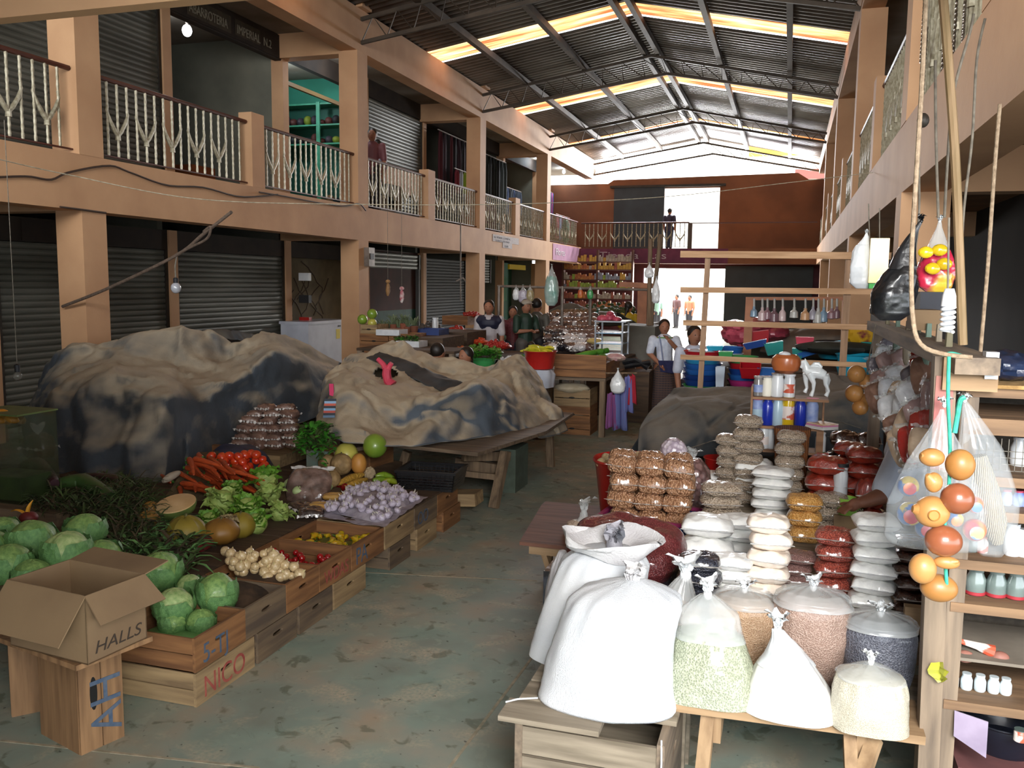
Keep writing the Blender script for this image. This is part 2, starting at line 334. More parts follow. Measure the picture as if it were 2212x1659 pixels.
# ---- roof
RX, RZ = -3.13, 7.1; EZL, EZR = 6.42, 6.22
ROOFM = M('corrugated_zinc', '#8b8682', '#544b45', .8, .4, .1, 9, metal=.45, stretch=(1, .5, 1), det=7)
def sheet_mat():
    m = bpy.data.materials.new('orange_translucent_sheet'); m.use_nodes = True; nt = m.node_tree; L = nt.links.new
    for n in list(nt.nodes):
        if n.type != 'OUTPUT_MATERIAL': nt.nodes.remove(n)
    out = nt.nodes['Material Output']; tr = nt.nodes.new('ShaderNodeBsdfTranslucent'); df = nt.nodes.new('ShaderNodeBsdfDiffuse'); mx = nt.nodes.new('ShaderNodeMixShader')
    tc = nt.nodes.new('ShaderNodeTexCoord'); t = nt.nodes.new('ShaderNodeTexNoise'); t.inputs['Scale'].default_value = 1.2; t.inputs['Detail'].default_value = 6
    mp = nt.nodes.new('ShaderNodeMapping'); mp.inputs['Scale'].default_value = (.5, 6, 1); L(tc.outputs['Object'], mp.inputs[0]); L(mp.outputs[0], t.inputs['Vector'])
    cr = nt.nodes.new('ShaderNodeValToRGB'); e = cr.color_ramp.elements; e[0].position = .38; e[0].color = hexc('#7a4426'); e[1].position = .72; e[1].color = hexc('#e8c490'); k = e.new(.52); k.color = hexc('#b87f52')
    L(t.outputs['Fac'], cr.inputs[0]); L(cr.outputs[0], tr.inputs[0]); df.inputs[0].default_value = hexc('#8c5a35')
    mx.inputs[0].default_value = .2; L(tr.outputs[0], mx.inputs[1]); L(df.outputs[0], mx.inputs[2]); L(mx.outputs[0], out.inputs[0]); return m
STRIPM = sheet_mat()
def roof_part(y0, y1, name, mat, kind='structure', dz=0, **k):
    mb = MB(); n = max(2, int((y1 - y0) / .032)); 
    for (xa, za, xb, zb) in ((XL-.25, EZL, RX, RZ), (RX, RZ, XR+.3, EZR)):
        P = []
        for i in range(n + 1):
            y = y0 + (y1 - y0) * i / n; c = .022 * math.sin(y * 2 * math.pi / .19) + dz
            P.append([(xa + (xb - xa) * u, y, za + (zb - za) * u + c) for u in (0, .5, 1)])
        mb.grid(P)
    return mb.build(name, mat, None, ang=80, kind=kind, **k)
strips = [(10.9, 11.8), (16.75, 17.75), (22.6, 23.55), (28.4, 29.15)]
y = -4.0
for i, (a, b_) in enumerate(strips):
    roof_part(y, a + .06, 'ceiling_roof', ROOFM); roof_part(a, b_, 'ceiling_skylight', STRIPM, dz=.05); y = b_ - .06
roof_part(y, 32.6, 'ceiling_roof', ROOFM)
PUR = M('purlin_paint', '#554a3e', '#3f372f', 3, .6, metal=.3)
def rz_(x): return (EZL + (RZ - EZL) * (x - XL) / (RX - XL)) if x < RX else RZ + (EZR - RZ) * (x - RX) / (XR - RX)
for x in (-6.0, -4.62, -3.28, -2.98, -1.63, -.2):
    struct('ceiling_purlin', MB().box(x-.05, x+.05, -4, 32.4, rz_(x)-.17, rz_(x)-.045), PUR)
for yy in (7.7, 13.85, 20.0, 26.05, 32.3):
    mb = MB(); r = .028
    tL, tM, tR = Vector((XL, yy, EZL-.16)), Vector((RX, yy, RZ-.2)), Vector((XR, yy, EZR-.16))
    bL, bM, bR = Vector((XL, yy, 5.88)), Vector((RX+.35, yy, 6.5)), Vector((XR, yy, 5.82))
    for a, b_ in ((tL, tM), (tM, tR), (bL, bM), (bM, bR)): mb.beam(a, b_, .05, .06)
    n = 9
    for k in range(n):
        for (T0, T1, B0, B1) in ((tL, tM, bL, bM), (tM, tR, bM, bR)):
            mb.tube([B0.lerp(B1, k / n), T0.lerp(T1, (k + .5) / n), B0.lerp(B1, (k + 1) / n)], .011, 5)
    struct('ceiling_truss', mb, PUR)
for yy in (13.7, 19.9, 25.9): struct('trim_7', MB().box(XL-.02, XL+.1, yy, yy+.35, 6.42, 6.62), PEACH)
# ---- right wing behind its columns: dark shops
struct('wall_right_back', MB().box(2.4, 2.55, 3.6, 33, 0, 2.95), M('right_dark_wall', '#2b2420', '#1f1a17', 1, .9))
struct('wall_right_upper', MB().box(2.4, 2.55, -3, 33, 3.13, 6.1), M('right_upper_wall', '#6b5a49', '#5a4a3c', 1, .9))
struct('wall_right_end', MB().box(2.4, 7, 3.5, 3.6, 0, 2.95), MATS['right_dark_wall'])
# ---- balcony railings
BAL = M('cream_ironwork', '#b9b29c', '#8f876f', 25, .5, .1, metal=.2)
RAILM = M('brown_handrail', '#5a2e22', '#47241b', 8, .5)
def railing(p0, p1, z, label, zt=.86, n=None, extras=True, group='iron balcony railings with Y ornaments', mat=BAL):
    p0, p1 = Vector((*p0, z)), Vector((*p1, z)); L_ = (p1 - p0).length; d = (p1 - p0).normalized()
    t = thing('balcony_railing', label, 'railing', (p0 + p1) / 2, group)
    MB().tube([p0 + Vector((0,0,zt)), p1 + Vector((0,0,zt))], .027, 8).build('handrail', RAILM, t)
    MB().beam(p0 + Vector((0,0,.05)), p1 + Vector((0,0,.05)), .03, .015).build('bottom_rail', RAILM, t)
    n = n or max(3, int(L_ / .158)); s = L_ / (n + 1); first = None; orn = None
    for i in range(n):
        c = p0 + d * s * (i + 1)
        if first is None:
            mb = MB(); k = 20
            mb.tube([(0, 0, .05 + (zt - .05) * j / k) for j in range(k + 1)], [.017 if j % 2 else .0125 for j in range(k + 1)], 5)
            first = mb.build('baluster', mat, t, local=True); b = first
        else:
            b = first.copy(); sc.collection.objects.link(b)
        b.location = c - ROOT(t)
    if extras:
        for i in range(1, n - 1, 3):
            c = p0 + d * s * (i + 1)
            if orn is None:
                mb = MB(); q = d * s; P = []
                for sg in (-1, 1):
                    mb.tube([q * sg * .95 + Vector((0, 0, .60)), q * sg * 1.08 + Vector((0, 0, .54)), q * sg * .8 + Vector((0, 0, .44)), q * sg * .3 + Vector((0, 0, .335)), Vector((0, 0, .29))], [.012, .014, .022, .024, .024], 6)
                mb.tube([(0, 0, .24), (0, 0, .31)], [.03, .024], 6)
                orn = mb.build('ornament', mat, t, local=True); b = orn
            else:
                b = orn.copy(); sc.collection.objects.link(b)
            b.location = c - ROOT(t)
    return t
bays = [(4.6, 7.5, 'at the picture edge before the nearest column'), (7.87, 10.58, 'in front of the closed shutter right of the nearest column'), (10.92, 13.67, 'in front of the shop with teal shelves'),
        (14.08, 16.72, 'in front of the two children'), (17.12, 19.83, 'with pinkish goods behind, right of the children'), (20.27, 22.68, 'right of the third column'), (23.12, 25.83, 'left of the fourth column'), (26.27, 30.2, 'above the lilac beam end')]
for a, b_, s in bays: railing((XL-.08, a), (XL-.08, b_), 3.17, 'left balcony railing ' + s)
railing((-7.0, 30.25), (-3.3, 30.25), 3.13, 'back balcony railing in front of the dark sliding door', n=24)
struct('pillar', MB().box(-3.34, -3.2, 30.2, 30.34, 3.13, 3.98), M('dark_post', '#54443a'))
mb = MB(); [mb.beam((-3.2, 30.3, 3.13 + z), (.75, 30.3, 3.13 + z), .04, .03) for z in (.84,)]; tag(mb.build('handrail', RAILM), 'thin dark handrail along the bare brown wall upstairs at the back', 'railing')
rb = [(1.4, 4.28, 'nearest to the camera, hung with bangles'), (4.64, 7.33, 'just in front of the nearest right column'), (7.72, 10.28, 'behind the nearest right column'), (10.62, 13.5, 'ending at the second right column'), (14, 16.5, 'beyond the second right column'), (16.8, 19.7, 'before the third right column'), (20.1, 30.2, 'farthest toward the back')]
for a, b_, s in rb: railing((XR+.08, a), (XR+.08, b_), 3.15, 'right balcony railing ' + s, n=max(6, int((b_ - a) / .15)))
# ================================================================== shared makers
CR = [wood('crate_wood', '#956840', '#6c482c', 'x'), wood('crate_wood_pale', '#a88d66', '#7d664a', 'x'), wood('crate_wood_grey', '#77634c', '#54463a', 'x')]
CRY = [wood('crate_wood', '#956840', '#6c482c', 'y'), wood('crate_wood_pale', '#a88d66', '#7d664a', 'y'), wood('crate_wood_grey', '#77634c', '#54463a', 'y')]
BLUEP = M('blue_stencil', '#3d5068', '#566272', 30, .8); REDP = M('red_stencil', '#8f3a36', '#a85a4c', 22, .8)
def slot_panel(mb, x0, x1, y0, y1, z0, z1, sw=.09, sh=.022, zc=None):
    """end board in the y-z plane with a rounded hand hole"""
    n = 20; yc, zc = (y0 + y1) / 2, (zc if zc is not None else z0 + (z1 - z0) * .62); inn = []; out = []
    for k in range(n):
        a = 2 * math.pi * (k + .5) / n; c, s = math.cos(a), math.sin(a)
        inn.append((yc + max(-1, min(1, c * 1.15)) * sw / 2, zc + s * sh / 2))
        t = min((y1 - yc) / abs(c) if abs(c) > 1e-6 else 9, ((z1 - zc) / s if s > 0 else (z0 - zc) / s) if abs(s) > 1e-6 else 9)
        out.append((yc + c * t, zc + s * t))
    # snap the nearest samples to the four corners
    for (cy_, cz_) in ((y0, z0), (y1, z0), (y0, z1), (y1, z1)):
        i = min(range(n), key=lambda q: (out[q][0] - cy_) ** 2 + (out[q][1] - cz_) ** 2); out[i] = (cy_, cz_)
    V = [(x, *p) for x in (x0, x1) for ring in (out, inn) for p in ring]; f = []
    for k in range(n):
        j = (k + 1) % n
        f += [(k, j, n + j, n + k), (2*n + k, 3*n + k, 3*n + j, 2*n + j), (k, 2*n + k, 2*n + j, j), (n + k, n + j, 3*n + j, 3*n + k)]
    mb.add(V, f)
def crate(x1, y0, z0, W=.40, L_=.5, h=.158, c=0, label='', marks=None, rim=True, group=None):
    """wooden crate; its end board with the hand hole faces the aisle (+x)"""
    x0 = x1 - L_; y1 = y0 + W; t = .014; z1 = z0 + h
    r = thing('wooden_crate', label, 'crate', ((x0 + x1) / 2, (y0 + y1) / 2, z0), group)
    for (a, b_) in ((x1 - t, x1), (x0, x0 + t)):
        mb = MB(); slot_panel(mb, a, b_, y0, y1, z0, z1); mb.build('end_board', CRY[c], r, smooth=False)
    for (a, b_) in ((y0, y0 + .009), (y1 - .009, y1)):
        for k in range(2):
            zz = z0 + .003 + k * (h * .5); MB().box(x0 + t, x1 - t, a, b_, zz, zz + h * .47).build('side_slat', CR[c], r, smooth=False)
    MB().box(x0 + t, x1 - t, y0 + .01, y1 - .01, z0 + .002, z0 + .01).build('base_board', CR[c], r, smooth=False)
    if marks:
        s, m, sz = marks
        text('stencil', s, (x1 + .001, y0 + .05, z0 + .022), sz, m, (0, 1, .0), parent=r, ext=.0006, sx=.9)
    return r
def leaf(mb, base, d, up, L_, W, curl=.3, n=5, wav=0, seed=0):
    """one curved leaf blade"""
    d = Vector(d).normalized(); up = Vector(up).normalized(); s = d.cross(up).normalized(); P = []
    for i in range(n + 1):
        t = i / n; w_ = W * math.sin(math.pi * min(1, .12 + t * .86)) ** .7; c = Vector(base) + d * L_ * t + up * (curl * L_ * math.sin(t * math.pi * .6) - curl * L_ * t * t)
        P.append([c + s * w_ * u + up * (wav * math.sin(t * 17 + u * 5 + seed) + abs(u) * W * .35) for u in (-.5, -.25, 0, .25, .5)])
    return mb.grid(P)
CAB = M('cabbage_green', '#8fae63', '#5c8345', 5, .5, .35, 16, kind='noise', lo=.3, hi=.7, coat=.1)
CABP = M('cabbage_pale', '#b9c98a', '#7da05c', 4, .5, .35, 16, lo=.3, hi=.7, coat=.1)
CABL = M('cabbage_leaf', '#4f7a44', '#6f9a5a', 6, .5, .5, 22, lo=.3, hi=.7)
VEIN = M('cabbage_vein', '#b5c79a')
def cabbage_proto(name, mat, lab, cat='cabbage', leaves=5, seed=0):
    t = thing(name, lab, cat, (0, 0, 0)); rr = random.Random(seed)
    mb = MB(); mb.ell((0, 0, 1), 1, 1, .92, 32, 22, f=lambda u: 1 + .05 * mn.noise(u * 1.8 + Vector((seed, 0, 0))) + .018 * math.sin(math.atan2(u.y, u.x) * 7 + u.z * 2)); mb.build('head', mat, t, local=True)
    for k in range(leaves):
        a0 = k * 2 * math.pi / leaves + rr.random() * .5; P = []; hgt = rr.uniform(.1, .75); wd = rr.uniform(.75, 1.05)
        for i in range(9):
            tt = -1.2 + (1.2 + hgt) * i / 8; row = []
            for j in range(9):
                q = (j - 4) / 4; a = a0 + q * wd * (1 - .35 * (i / 8) ** 3); e = 1.06 + .05 * math.sin(j * 2.2 + i * 1.4 + k) + (.12 * (i / 8) ** 4)
                row.append((e * math.cos(tt) * math.cos(a), e * math.cos(tt) * math.sin(a), 1 + e * .92 * math.sin(tt)))
            P.append(row)
        mb = MB(); mb.grid(P); mb.build('outer_leaf', CABL, t, local=True)
    return t
USED = {}
def place(key, proto, loc, scale, rot=(0, 0, 0), label=None, group=None):
    """first use moves the prototype itself, later ones copy it"""
    if key not in USED:
        USED[key] = 1; proto.location = loc; proto.rotation_euler = rot; proto.scale = (scale,) * 3 if not hasattr(scale, '__len__') else scale
        if label: proto['label'] = label
        if group: proto['group'] = group
        return proto
    return dup(proto, loc, rot, label, group, scale)
def rr3(s=.6): return (R.uniform(-s, s), R.uniform(-s, s), R.uniform(0, 6.28))
# ================================================================== left stall: crates along the aisle
AX = -2.44
ends = [3.15, 3.535, 3.90, 4.24, 4.62, 5.08, 5.56, 5.98]; wid = [.38, .355, .33, .37, .44, .46, .41, .42]
labs = ['top crate of the nearest stack, holding green cabbages', 'grey crate full of brown roots, second from the nearest cabbage crate', 'orange crate holding the small white onions', 'crate with red stencil letters holding small red tomatoes',
        'crate with dark stencil letters holding yellow chiles', 'plain brown crate carrying the tray of garlic', 'brown crate end just past the garlic, before the black plastic crate', 'far brown crate under the black plastic crate']
mk = [('5-TJ', BLUEP, .13), None, None, ('WDAS', REDP, .11), ('PA', BLUEP, .15), None, ('OO', BLUEP, .13), None]
cc = [0, 2, 0, 0, 0, 1, 2, 0]
for y0, wd, lb, m_, c in zip(ends, wid, labs, mk, cc): crate(AX if y0 > 3.2 else AX, y0, .162, wd, .5, .158, c, lb, m_)
labs = ['pale bottom crate of the nearest stack, painted red on its end', 'worn bottom crate behind the red-painted one', 'grey bottom crate under the white onions', 'grey bottom crate with a splintered end below the red tomatoes', 'shaded bottom crate below the dark stencilled one',
        'pale bottom crate below the garlic tray', 'bottom crate at the far end of the aisle row']
for i, (y0, wd, c, lb) in enumerate(zip([3.15, 3.63, 4.02, 4.4, 5.15, 5.6, 6.1], [.45, .36, .36, .4, .33, .36, .36], [1, 2, 2, 1, 2, 1, 0], labs)):
    crate(AX, y0, 0.001, wd, .5, .155, c, lb, ('NICO', REDP, .14) if i == 0 else None)
# inner support: plank platforms on trestle crates
DK = wood('dark_plank', '#5a4532', '#3f3024', 'x')
t = thing('display_platform', 'low plank platform carrying the vegetables behind the aisle crates', 'platform', (-4.2, 5, 0))
for k in range(8): MB().box(-5.6, -2.97, 3.4 + k * .43, 3.81 + k * .43, .285, .31).build('plank', DK, t, smooth=False)
for x in (-5.5, -4.3, -3.05):
    for y in (3.5, 4.9, 6.7): MB().box(x-.04, x+.04, y-.04, y+.04, 0, .285).build('leg', DK, t, smooth=False)
# ------------------------------------------------------------------ cabbages
cab = cabbage_proto('cabbage', CAB, '', seed=1); cabp = cabbage_proto('cabbage', CABP, '', seed=5, leaves=4)
def cabs(px, py, r, z, pale, lab, sz=1.0, rot=None):
    p = at(px, py, 'z', z); s = m_px(r, p)
    # z = height of the centre
    place('cabp' if pale else 'cab', cabp if pale else cab, (p.x, p.y, z - s * .92 * sz), (s, s, s * sz), rot or (R.uniform(-.1, .1), R.uniform(-.1, .1), R.uniform(0, 6)), lab)
for a in [(341, 1238, 46, .40, 0, 'round green cabbage at the back left of the nearest cabbage crate'), (380, 1312, 42, .33, 1, 'bright pale cabbage in the middle of the nearest crate'), (467, 1288, 42, .34, 0, 'dark green pointed cabbage at the right end of the nearest crate', 1.15),
          (412, 1268, 27, .34, 1, 'small pale cabbage wedged between two bigger ones in the nearest crate'), (372, 1348, 30, .27, 0, 'cabbage low in the nearest crate at its front board'), (432, 1346, 30, .27, 0, 'leafy low cabbage at the front right corner of the nearest crate'),
          (145, 1198, 50, .50, 1, 'palest round cabbage in the heap above the open carton'), (72, 1175, 50, .52, 0, 'green cabbage left of the palest one in the left heap'), (12, 1150, 34, .54, 0, 'green cabbage topmost at the left edge of the picture'), (16, 1222, 46, .48, 0, 'dark green cabbage low at the left edge beside the carton'),
          (182, 1152, 42, .50, 0, 'cabbage behind the palest one, near the dark herbs'), (226, 1206, 40, .45, 0, 'leafy cabbage right of the palest one in the left heap'), (70, 1248, 40, .44, 0, 'shaded cabbage low in the left heap behind the carton'), (-30, 1190, 48, .5, 0, 'cabbage cut off by the left picture edge')]:
    cabs(*a[:6], sz=(a[6] if len(a) > 6 else 1.0))
# fill below the cabbages so nothing hangs in the air
SACK = M('burlap', '#6b5a3e', '#4c3f2c', 30, .9, .3, 60)
def mound(name, pts, ztop, label, cat, mat, kind=None, zb=.31, n=30, amp=.02, group=None):
    """low heap over a plan polygon: pts = [(x, y)], height eases to the rim"""
    P = [Vector((x, y, 0)) for x, y in pts]; c = sum(P, Vector()) / len(P); rings = 8; V = []; f = []; q = []
    m_ = len(P); N = n
    for j in range(N):
        t = j / N * m_; i = int(t); q.append(P[i].lerp(P[(i + 1) % m_], t - i))
    for k in range(rings + 1):
        u = k / rings
        for j in range(N):
            p = q[j].lerp(c, u); h = zb + (ztop - zb) * math.sin(min(1, u * 1.5) * math.pi / 2) + amp * mn.noise(Vector((p.x * 9, p.y * 9, 0)))
            V.append((p.x, p.y, zb if k == 0 else h))
    f = [(k*N+j, k*N+(j+1)%N, (k+1)*N+(j+1)%N, (k+1)*N+j) for k in range(rings) for j in range(N)] + [tuple(range(N))[::-1]]
    mb = MB(); mb.add(V, f); return mb.build(name, mat, None, label=label, cat=cat, kind=kind, group=group)
def plan(L_, z): return [(lambda p: (p.x, p.y))(at(x, y, 'z', z)) for x, y in L_]
mound('burlap_heap', plan([(-60, 1290), (250, 1290), (280, 1190), (150, 1130), (-60, 1120)], .35), .42, 'brown burlap bedding under the left heap of cabbages', 'sacking', SACK)
mound('crate_bedding', [(-2.93, 3.18), (-2.46, 3.18), (-2.46, 3.5), (-2.93, 3.5)], .25, 'loose cabbage leaves lining the nearest crate', 'leaves', CABL, 'stuff', zb=.175)
# ------------------------------------------------------------------ dark herbs
HERB = M('dark_herb', '#27381a', '#3d5226', 8, .6); HERB2 = M('dry_herb', '#4a3d28', '#2f2a1c', 8, .8); HERBB = M('bright_herb', '#4c9a2c', '#2f6d20', 9, .55)
def herbs(name, plan_, z0, z1, n, label, mats, Ls=(.06, .14), W=.012, cat='herbs', kind='stuff', tilt=.7, group=None):
    xs = [p[0] for p in plan_]; ys = [p[1] for p in plan_]; cx, cyy = sum(xs) / len(xs), sum(ys) / len(ys); mb = MB()
    def inside(x, y):
        c = False; j = len(plan_) - 1
        for i in range(len(plan_)):
            if (plan_[i][1] > y) != (plan_[j][1] > y) and x < (plan_[j][0] - plan_[i][0]) * (y - plan_[i][1]) / (plan_[j][1] - plan_[i][1]) + plan_[i][0]: c = not c
            j = i
        return c
    k = 0
    rmax = max(math.hypot(a - cx, b - cyy) for a, b in plan_)
    while k < n:
        x, y = R.uniform(min(xs), max(xs)), R.uniform(min(ys), max(ys))
        if not inside(x, y): continue
        k += 1; u = 1 - math.hypot(x - cx, y - cyy) / rmax; z = z0 + (z1 - z0) * u ** .6 * R.uniform(.75, 1); a = R.uniform(0, 6.28)
        mb.m = R.randrange(len(mats)); leaf(mb, (x, y, z), (math.cos(a), math.sin(a), R.uniform(-.2, tilt)), (0, 0, 1), R.uniform(*Ls), W * R.uniform(.6, 1.6), .3, 3)
    return mb.build(name, mats, None, label=label, cat=cat, kind=kind, group=group)
pl = plan([(60, 1120), (110, 1045), (230, 1035), (330, 1060), (345, 1130), (280, 1200), (170, 1130)], .45)
mound('herb_bundles', pl, .5, 'dense heap of dark bundled herbs between the cabbages and the big tarp', 'herbs', HERB2, 'stuff')
herbs('dark_herbs', pl, .36, .56, 1900, 'dark feathery leaves of the herb bundles beyond the left cabbages', [HERB, HERB, HERB2], (.05, .16), .010)
pl = plan([(240, 1110), (330, 1080), (420, 1190), (400, 1240), (300, 1230), (255, 1180)], .38)
herbs('bunched_greens', pl, .32, .42, 700, 'dark green bunched leaves behind the nearest cabbage crate', [HERB, HERB2, CABL], (.08, .2), .022)
# ------------------------------------------------------------------ long gourds, squash, odd fruit
def tub(name, pxs, zs, rad, mat, label, cat, z=None, n=12, group=None):
    """long vegetable through picture points, each on its own height"""
    P = [at(x, y, 'z', h) for (x, y), h in zip(pxs, zs)]; Q = []; k = 14
    for i in range(k + 1):
        t = i / k * (len(P) - 1); j = min(int(t), len(P) - 2); Q.append(P[j].lerp(P[j + 1], t - j))
    rs = [rad * max(.12, math.sin(math.pi * (.06 + .88 * i / k)) ** .45) for i in range(k + 1)]
    mb = MB(); mb.tube(Q, rs, n); return mb.build(name, mat, None, label=label, cat=cat, group=group)
GGR = M('courgette_green', '#3c5626', '#27401c', 5, .45, coat=.2, stretch=(1, 3, 1)); PUR_ = M('aubergine_purple', '#35181f', '#241016', 4, .4, coat=.2)
tub('green_gourd', [(120, 1045), (180, 1040), (240, 1072)], (.56, .58, .54), .055, GGR, 'long dark green gourd lying across the herbs', 'gourd')
tub('purple_aubergine', [(45, 1010), (80, 1008), (118, 1045)], (.6, .62, .58), .065, PUR_, 'dark purple aubergine at the left end of the herb heap', 'aubergine')
tub('green_gourd', [(175, 1030), (250, 1040), (300, 1075)], (.5, .5, .46), .05, PUR_, 'second dark gourd half under the tarp hem behind the green one', 'gourd')
tub('beet_root', [(385, 1190), (430, 1178), (468, 1160)], (.37, .37, .36), .045, M('red_radish', '#8c2f33', '#6b2228', 6, .4, coat=.2), 'long red radish lying beside the white onions', 'radish')
tub('beet_root', [(360, 1205), (375, 1190), (395, 1178)], (.34, .35, .35), .035, MATS['red_radish'], 'shorter red radish behind the long one', 'radish')
def ball(px, py, r, z, mat, label, cat, name, sx=1, sz=1, rot=(0, 0, 0), f=None, stem=None, parts=None, group=None):
    p = at(px, py, 'z', z); s = m_px(r, p); t = None
    q = rotm(*rot)
    if stem:
        t = thing(name, label, cat, (p.x, p.y, z - s * sz), group)
        MB().ell(p, s * sx, s * sx, s * sz, 24, 16, q, f).build('fruit', mat, t)
        MB().tube([p + q @ Vector((0, 0, s * sz * .93)), p + q @ Vector((s * .05, 0, s * sz * 1.12))], [s * .09, s * .06], 6).build('stem', stem, t); return t
    return MB().ell(p, s * sx, s * sx, s * sz, 24, 16, q, f).build(name, mat, None, label=label, cat=cat, group=group)
rib = lambda k, a=.06: (lambda u: 1 - a * abs(math.cos(math.atan2(u.y, u.x) * k / 2)) ** 3)
STEM = M('stem_brown', '#5d5a2e', '#43401f', 8)
OCH = M('squash_ochre', '#8e7a2a', '#6a5f1f', 5, .55, .1, 20); OR = M('squash_orange', '#8f6628', '#74501e', 5, .5, .1, 18)
ball(402, 1150, 44, .42, OCH, 'ochre green ribbed squash behind the red radish', 'squash', 'ribbed_squash', 1, .85, f=rib(10), stem=STEM)
ball(322, 1140, 36, .42, OR, 'orange ribbed squash among the dark leaves', 'squash', 'ribbed_squash', .8, 1.1, f=rib(8), stem=STEM)
ball(478, 1148, 36, .40, OR, 'brownish orange squash next to the beige wilted flower', 'squash', 'ribbed_squash', 1.1, .8, f=rib(8), stem=STEM)
ball(520, 1135, 32, .38, OCH, 'dull green squash right of the brownish one', 'squash', 'ribbed_squash', 1, .9, f=rib(9), stem=STEM)
ball(325, 1100, 18, .48, OR, 'small orange fruit left of the cut pale melon', 'fruit', 'orange_fruit')
t = thing('cut_melon', 'half melon with its pale cream cut face wrapped in film, on the herbs', 'melon', at(380, 1100, 'z', .42)); p = at(380, 1088, 'z', .52); s = m_px(43, p)
prof = [(0.001, -s*.8)] + [(s * math.sin(a), -s * .8 * math.cos(a)) for a in (.5, 1.0, 1.35, 1.57)] + [(s * .97, .006), (s * .5, .012), (.001, .013)]
q = rotm(x=.28); MB().lathe(prof[:5], 28, p, q).build('rind', M('rind_green', '#6b7d3a', '#4e6030', 9), t); MB().lathe([(s * .99, -.004)] + prof[5:], 28, p, q).build('cut_face', M('melon_flesh', '#d8b98a', '#caa572', 8, .3, coat=.8), t)
RDF = M('red_flower', '#6c1d1c', '#511514', 8)
t = thing('red_chile_flower', 'small dark red and yellow flower at the left behind the cabbages', 'flower', at(60, 1120, 'z', .5)); p = at(62, 1118, 'z', .55)
MB().ell(p, .05, .05, .035).build('bulb', RDF, t); mb = MB(); leaf(mb, p, (-1, -.2, .3), (0, 0, 1), .11, .03); leaf(mb, p, (.1, .3, 1), (0, -1, 0), .1, .03); mb.build('petal', M('yellow_petal', '#c98d1e'), t)
# ------------------------------------------------------------------ carrots
CARM = M('carrot_orange', '#c9562a', '#a84420', 6, .5, .2, 30, stretch=(1, 1, 5)); GRN = M('stem_green', '#3f7a26', '#2c5a1c', 8)
def carrot_proto(sd):
    rr = random.Random(sd); t = thing('carrot', 'orange carrot in the pile beside the tomatoes', 'carrot', group='carrots piled beside the tomatoes'); P = []; r = []
    for i in range(12):
        u = i / 11; P.append((u, .04 * math.sin(u * 3 + sd), .02 * math.sin(u * 4))); r.append(.066 * (1 - u * .55) * (1 if 0 < i < 11 else .45) * (1 + .04 * math.sin(i * 2.3)))
    mb = MB(); mb.tube(P, r, 10); mb.build('root', CARM, t, local=True)
    mb = MB(); mb.tube([(0, 0, 0), (-.05, .01, .02)], [.035, .02], 6); mb.build('crown', GRN, t, local=True); return t
cp_ = [carrot_proto(1), carrot_proto(4)]
k = 0
for row, (py, x0, x1, z, n) in enumerate(((1052, 380, 540, .40, 9), (1040, 350, 545, .44, 10), (1024, 385, 545, .49, 9), (1010, 395, 530, .54, 8), (998, 400, 500, .59, 6), (990, 400, 470, .63, 4))):
    for i in range(n):
        p = at(x0 + (x1 - x0) * (i + .2) / n, py + R.uniform(-4, 4), 'z', z); a = R.uniform(-.5, .15) - .35
        if R.random() < .15: a += 2.9
        place('car%d' % (k % 2), cp_[k % 2], (p.x, p.y, z), R.uniform(.26, .36), (R.uniform(-.2, .2), R.uniform(-.05, .14), a)); k += 1
pl = plan([(350, 1060), (550, 1065), (560, 1010), (480, 985), (400, 990)], .38); mound('straw_bedding', pl, .5, 'brown sacking under the carrots', 'sacking', SACK)
ra = tub('white_radish', [(352, 1040), (368, 1030), (388, 1020)], (.5, .52, .54), .028, M('white_root', '#b9ab96', '#9a8d7c', 8), 'single pale radish lying on the left edge of the carrots', 'radish')
# ------------------------------------------------------------------ tomatoes
TOM = M('tomato_red', '#bf2f17', '#d0541f', 1.2, .25, coat=.5, lo=.45, hi=.75); TOMR = M('small_tomato_red', '#a8161a', '#7f1014', 3, .25, coat=.5)
def tomato_proto(m, lab, grp, name='tomato', cat='tomato'):
    t = thing(name, lab, cat, group=grp); mb = MB(); mb.ell((0, 0, 1), 1, 1, .86, 18, 12, f=lambda u: 1 + .03 * math.cos(math.atan2(u.y, u.x) * 5) * max(0, u.z)); mb.build('fruit', m, t, local=True)
    mb = MB(); [leaf(mb, (0, 0, 1.82), (math.cos(a), math.sin(a), .05), (0, 0, 1), .35, .12, -.1, 2) for a in [k * 1.256 for k in range(5)]]; mb.build('calyx', GRN, t, local=True); return t
tp = tomato_proto(TOM, 'ripe tomato in the pile behind the carrots', 'tomatoes piled behind the carrots')
for row, (py, x0, x1, z, n) in enumerate(((1030, 500, 590, .44, 5), (1018, 470, 585, .49, 7), (1005, 440, 580, .54, 9), (993, 430, 575, .58, 9), (982, 455, 560, .62, 7))):
    for i in range(n):
        p = at(x0 + (x1 - x0) * (i + .5) / n + R.uniform(-3, 3), py + R.uniform(-3, 3), 'z', z); s = m_px(R.uniform(9.5, 12), p)
        place('tom', tp, (p.x, p.y, z - s), s, rr3(.9))
mound('tomato_bedding', plan([(420, 1035), (590, 1045), (600, 1000), (560, 975), (440, 980)], .38), .52, 'blue plastic lining under the tomatoes', 'sheet', M('blue_lining', '#3c4670', '#2c3350', 6, .5))
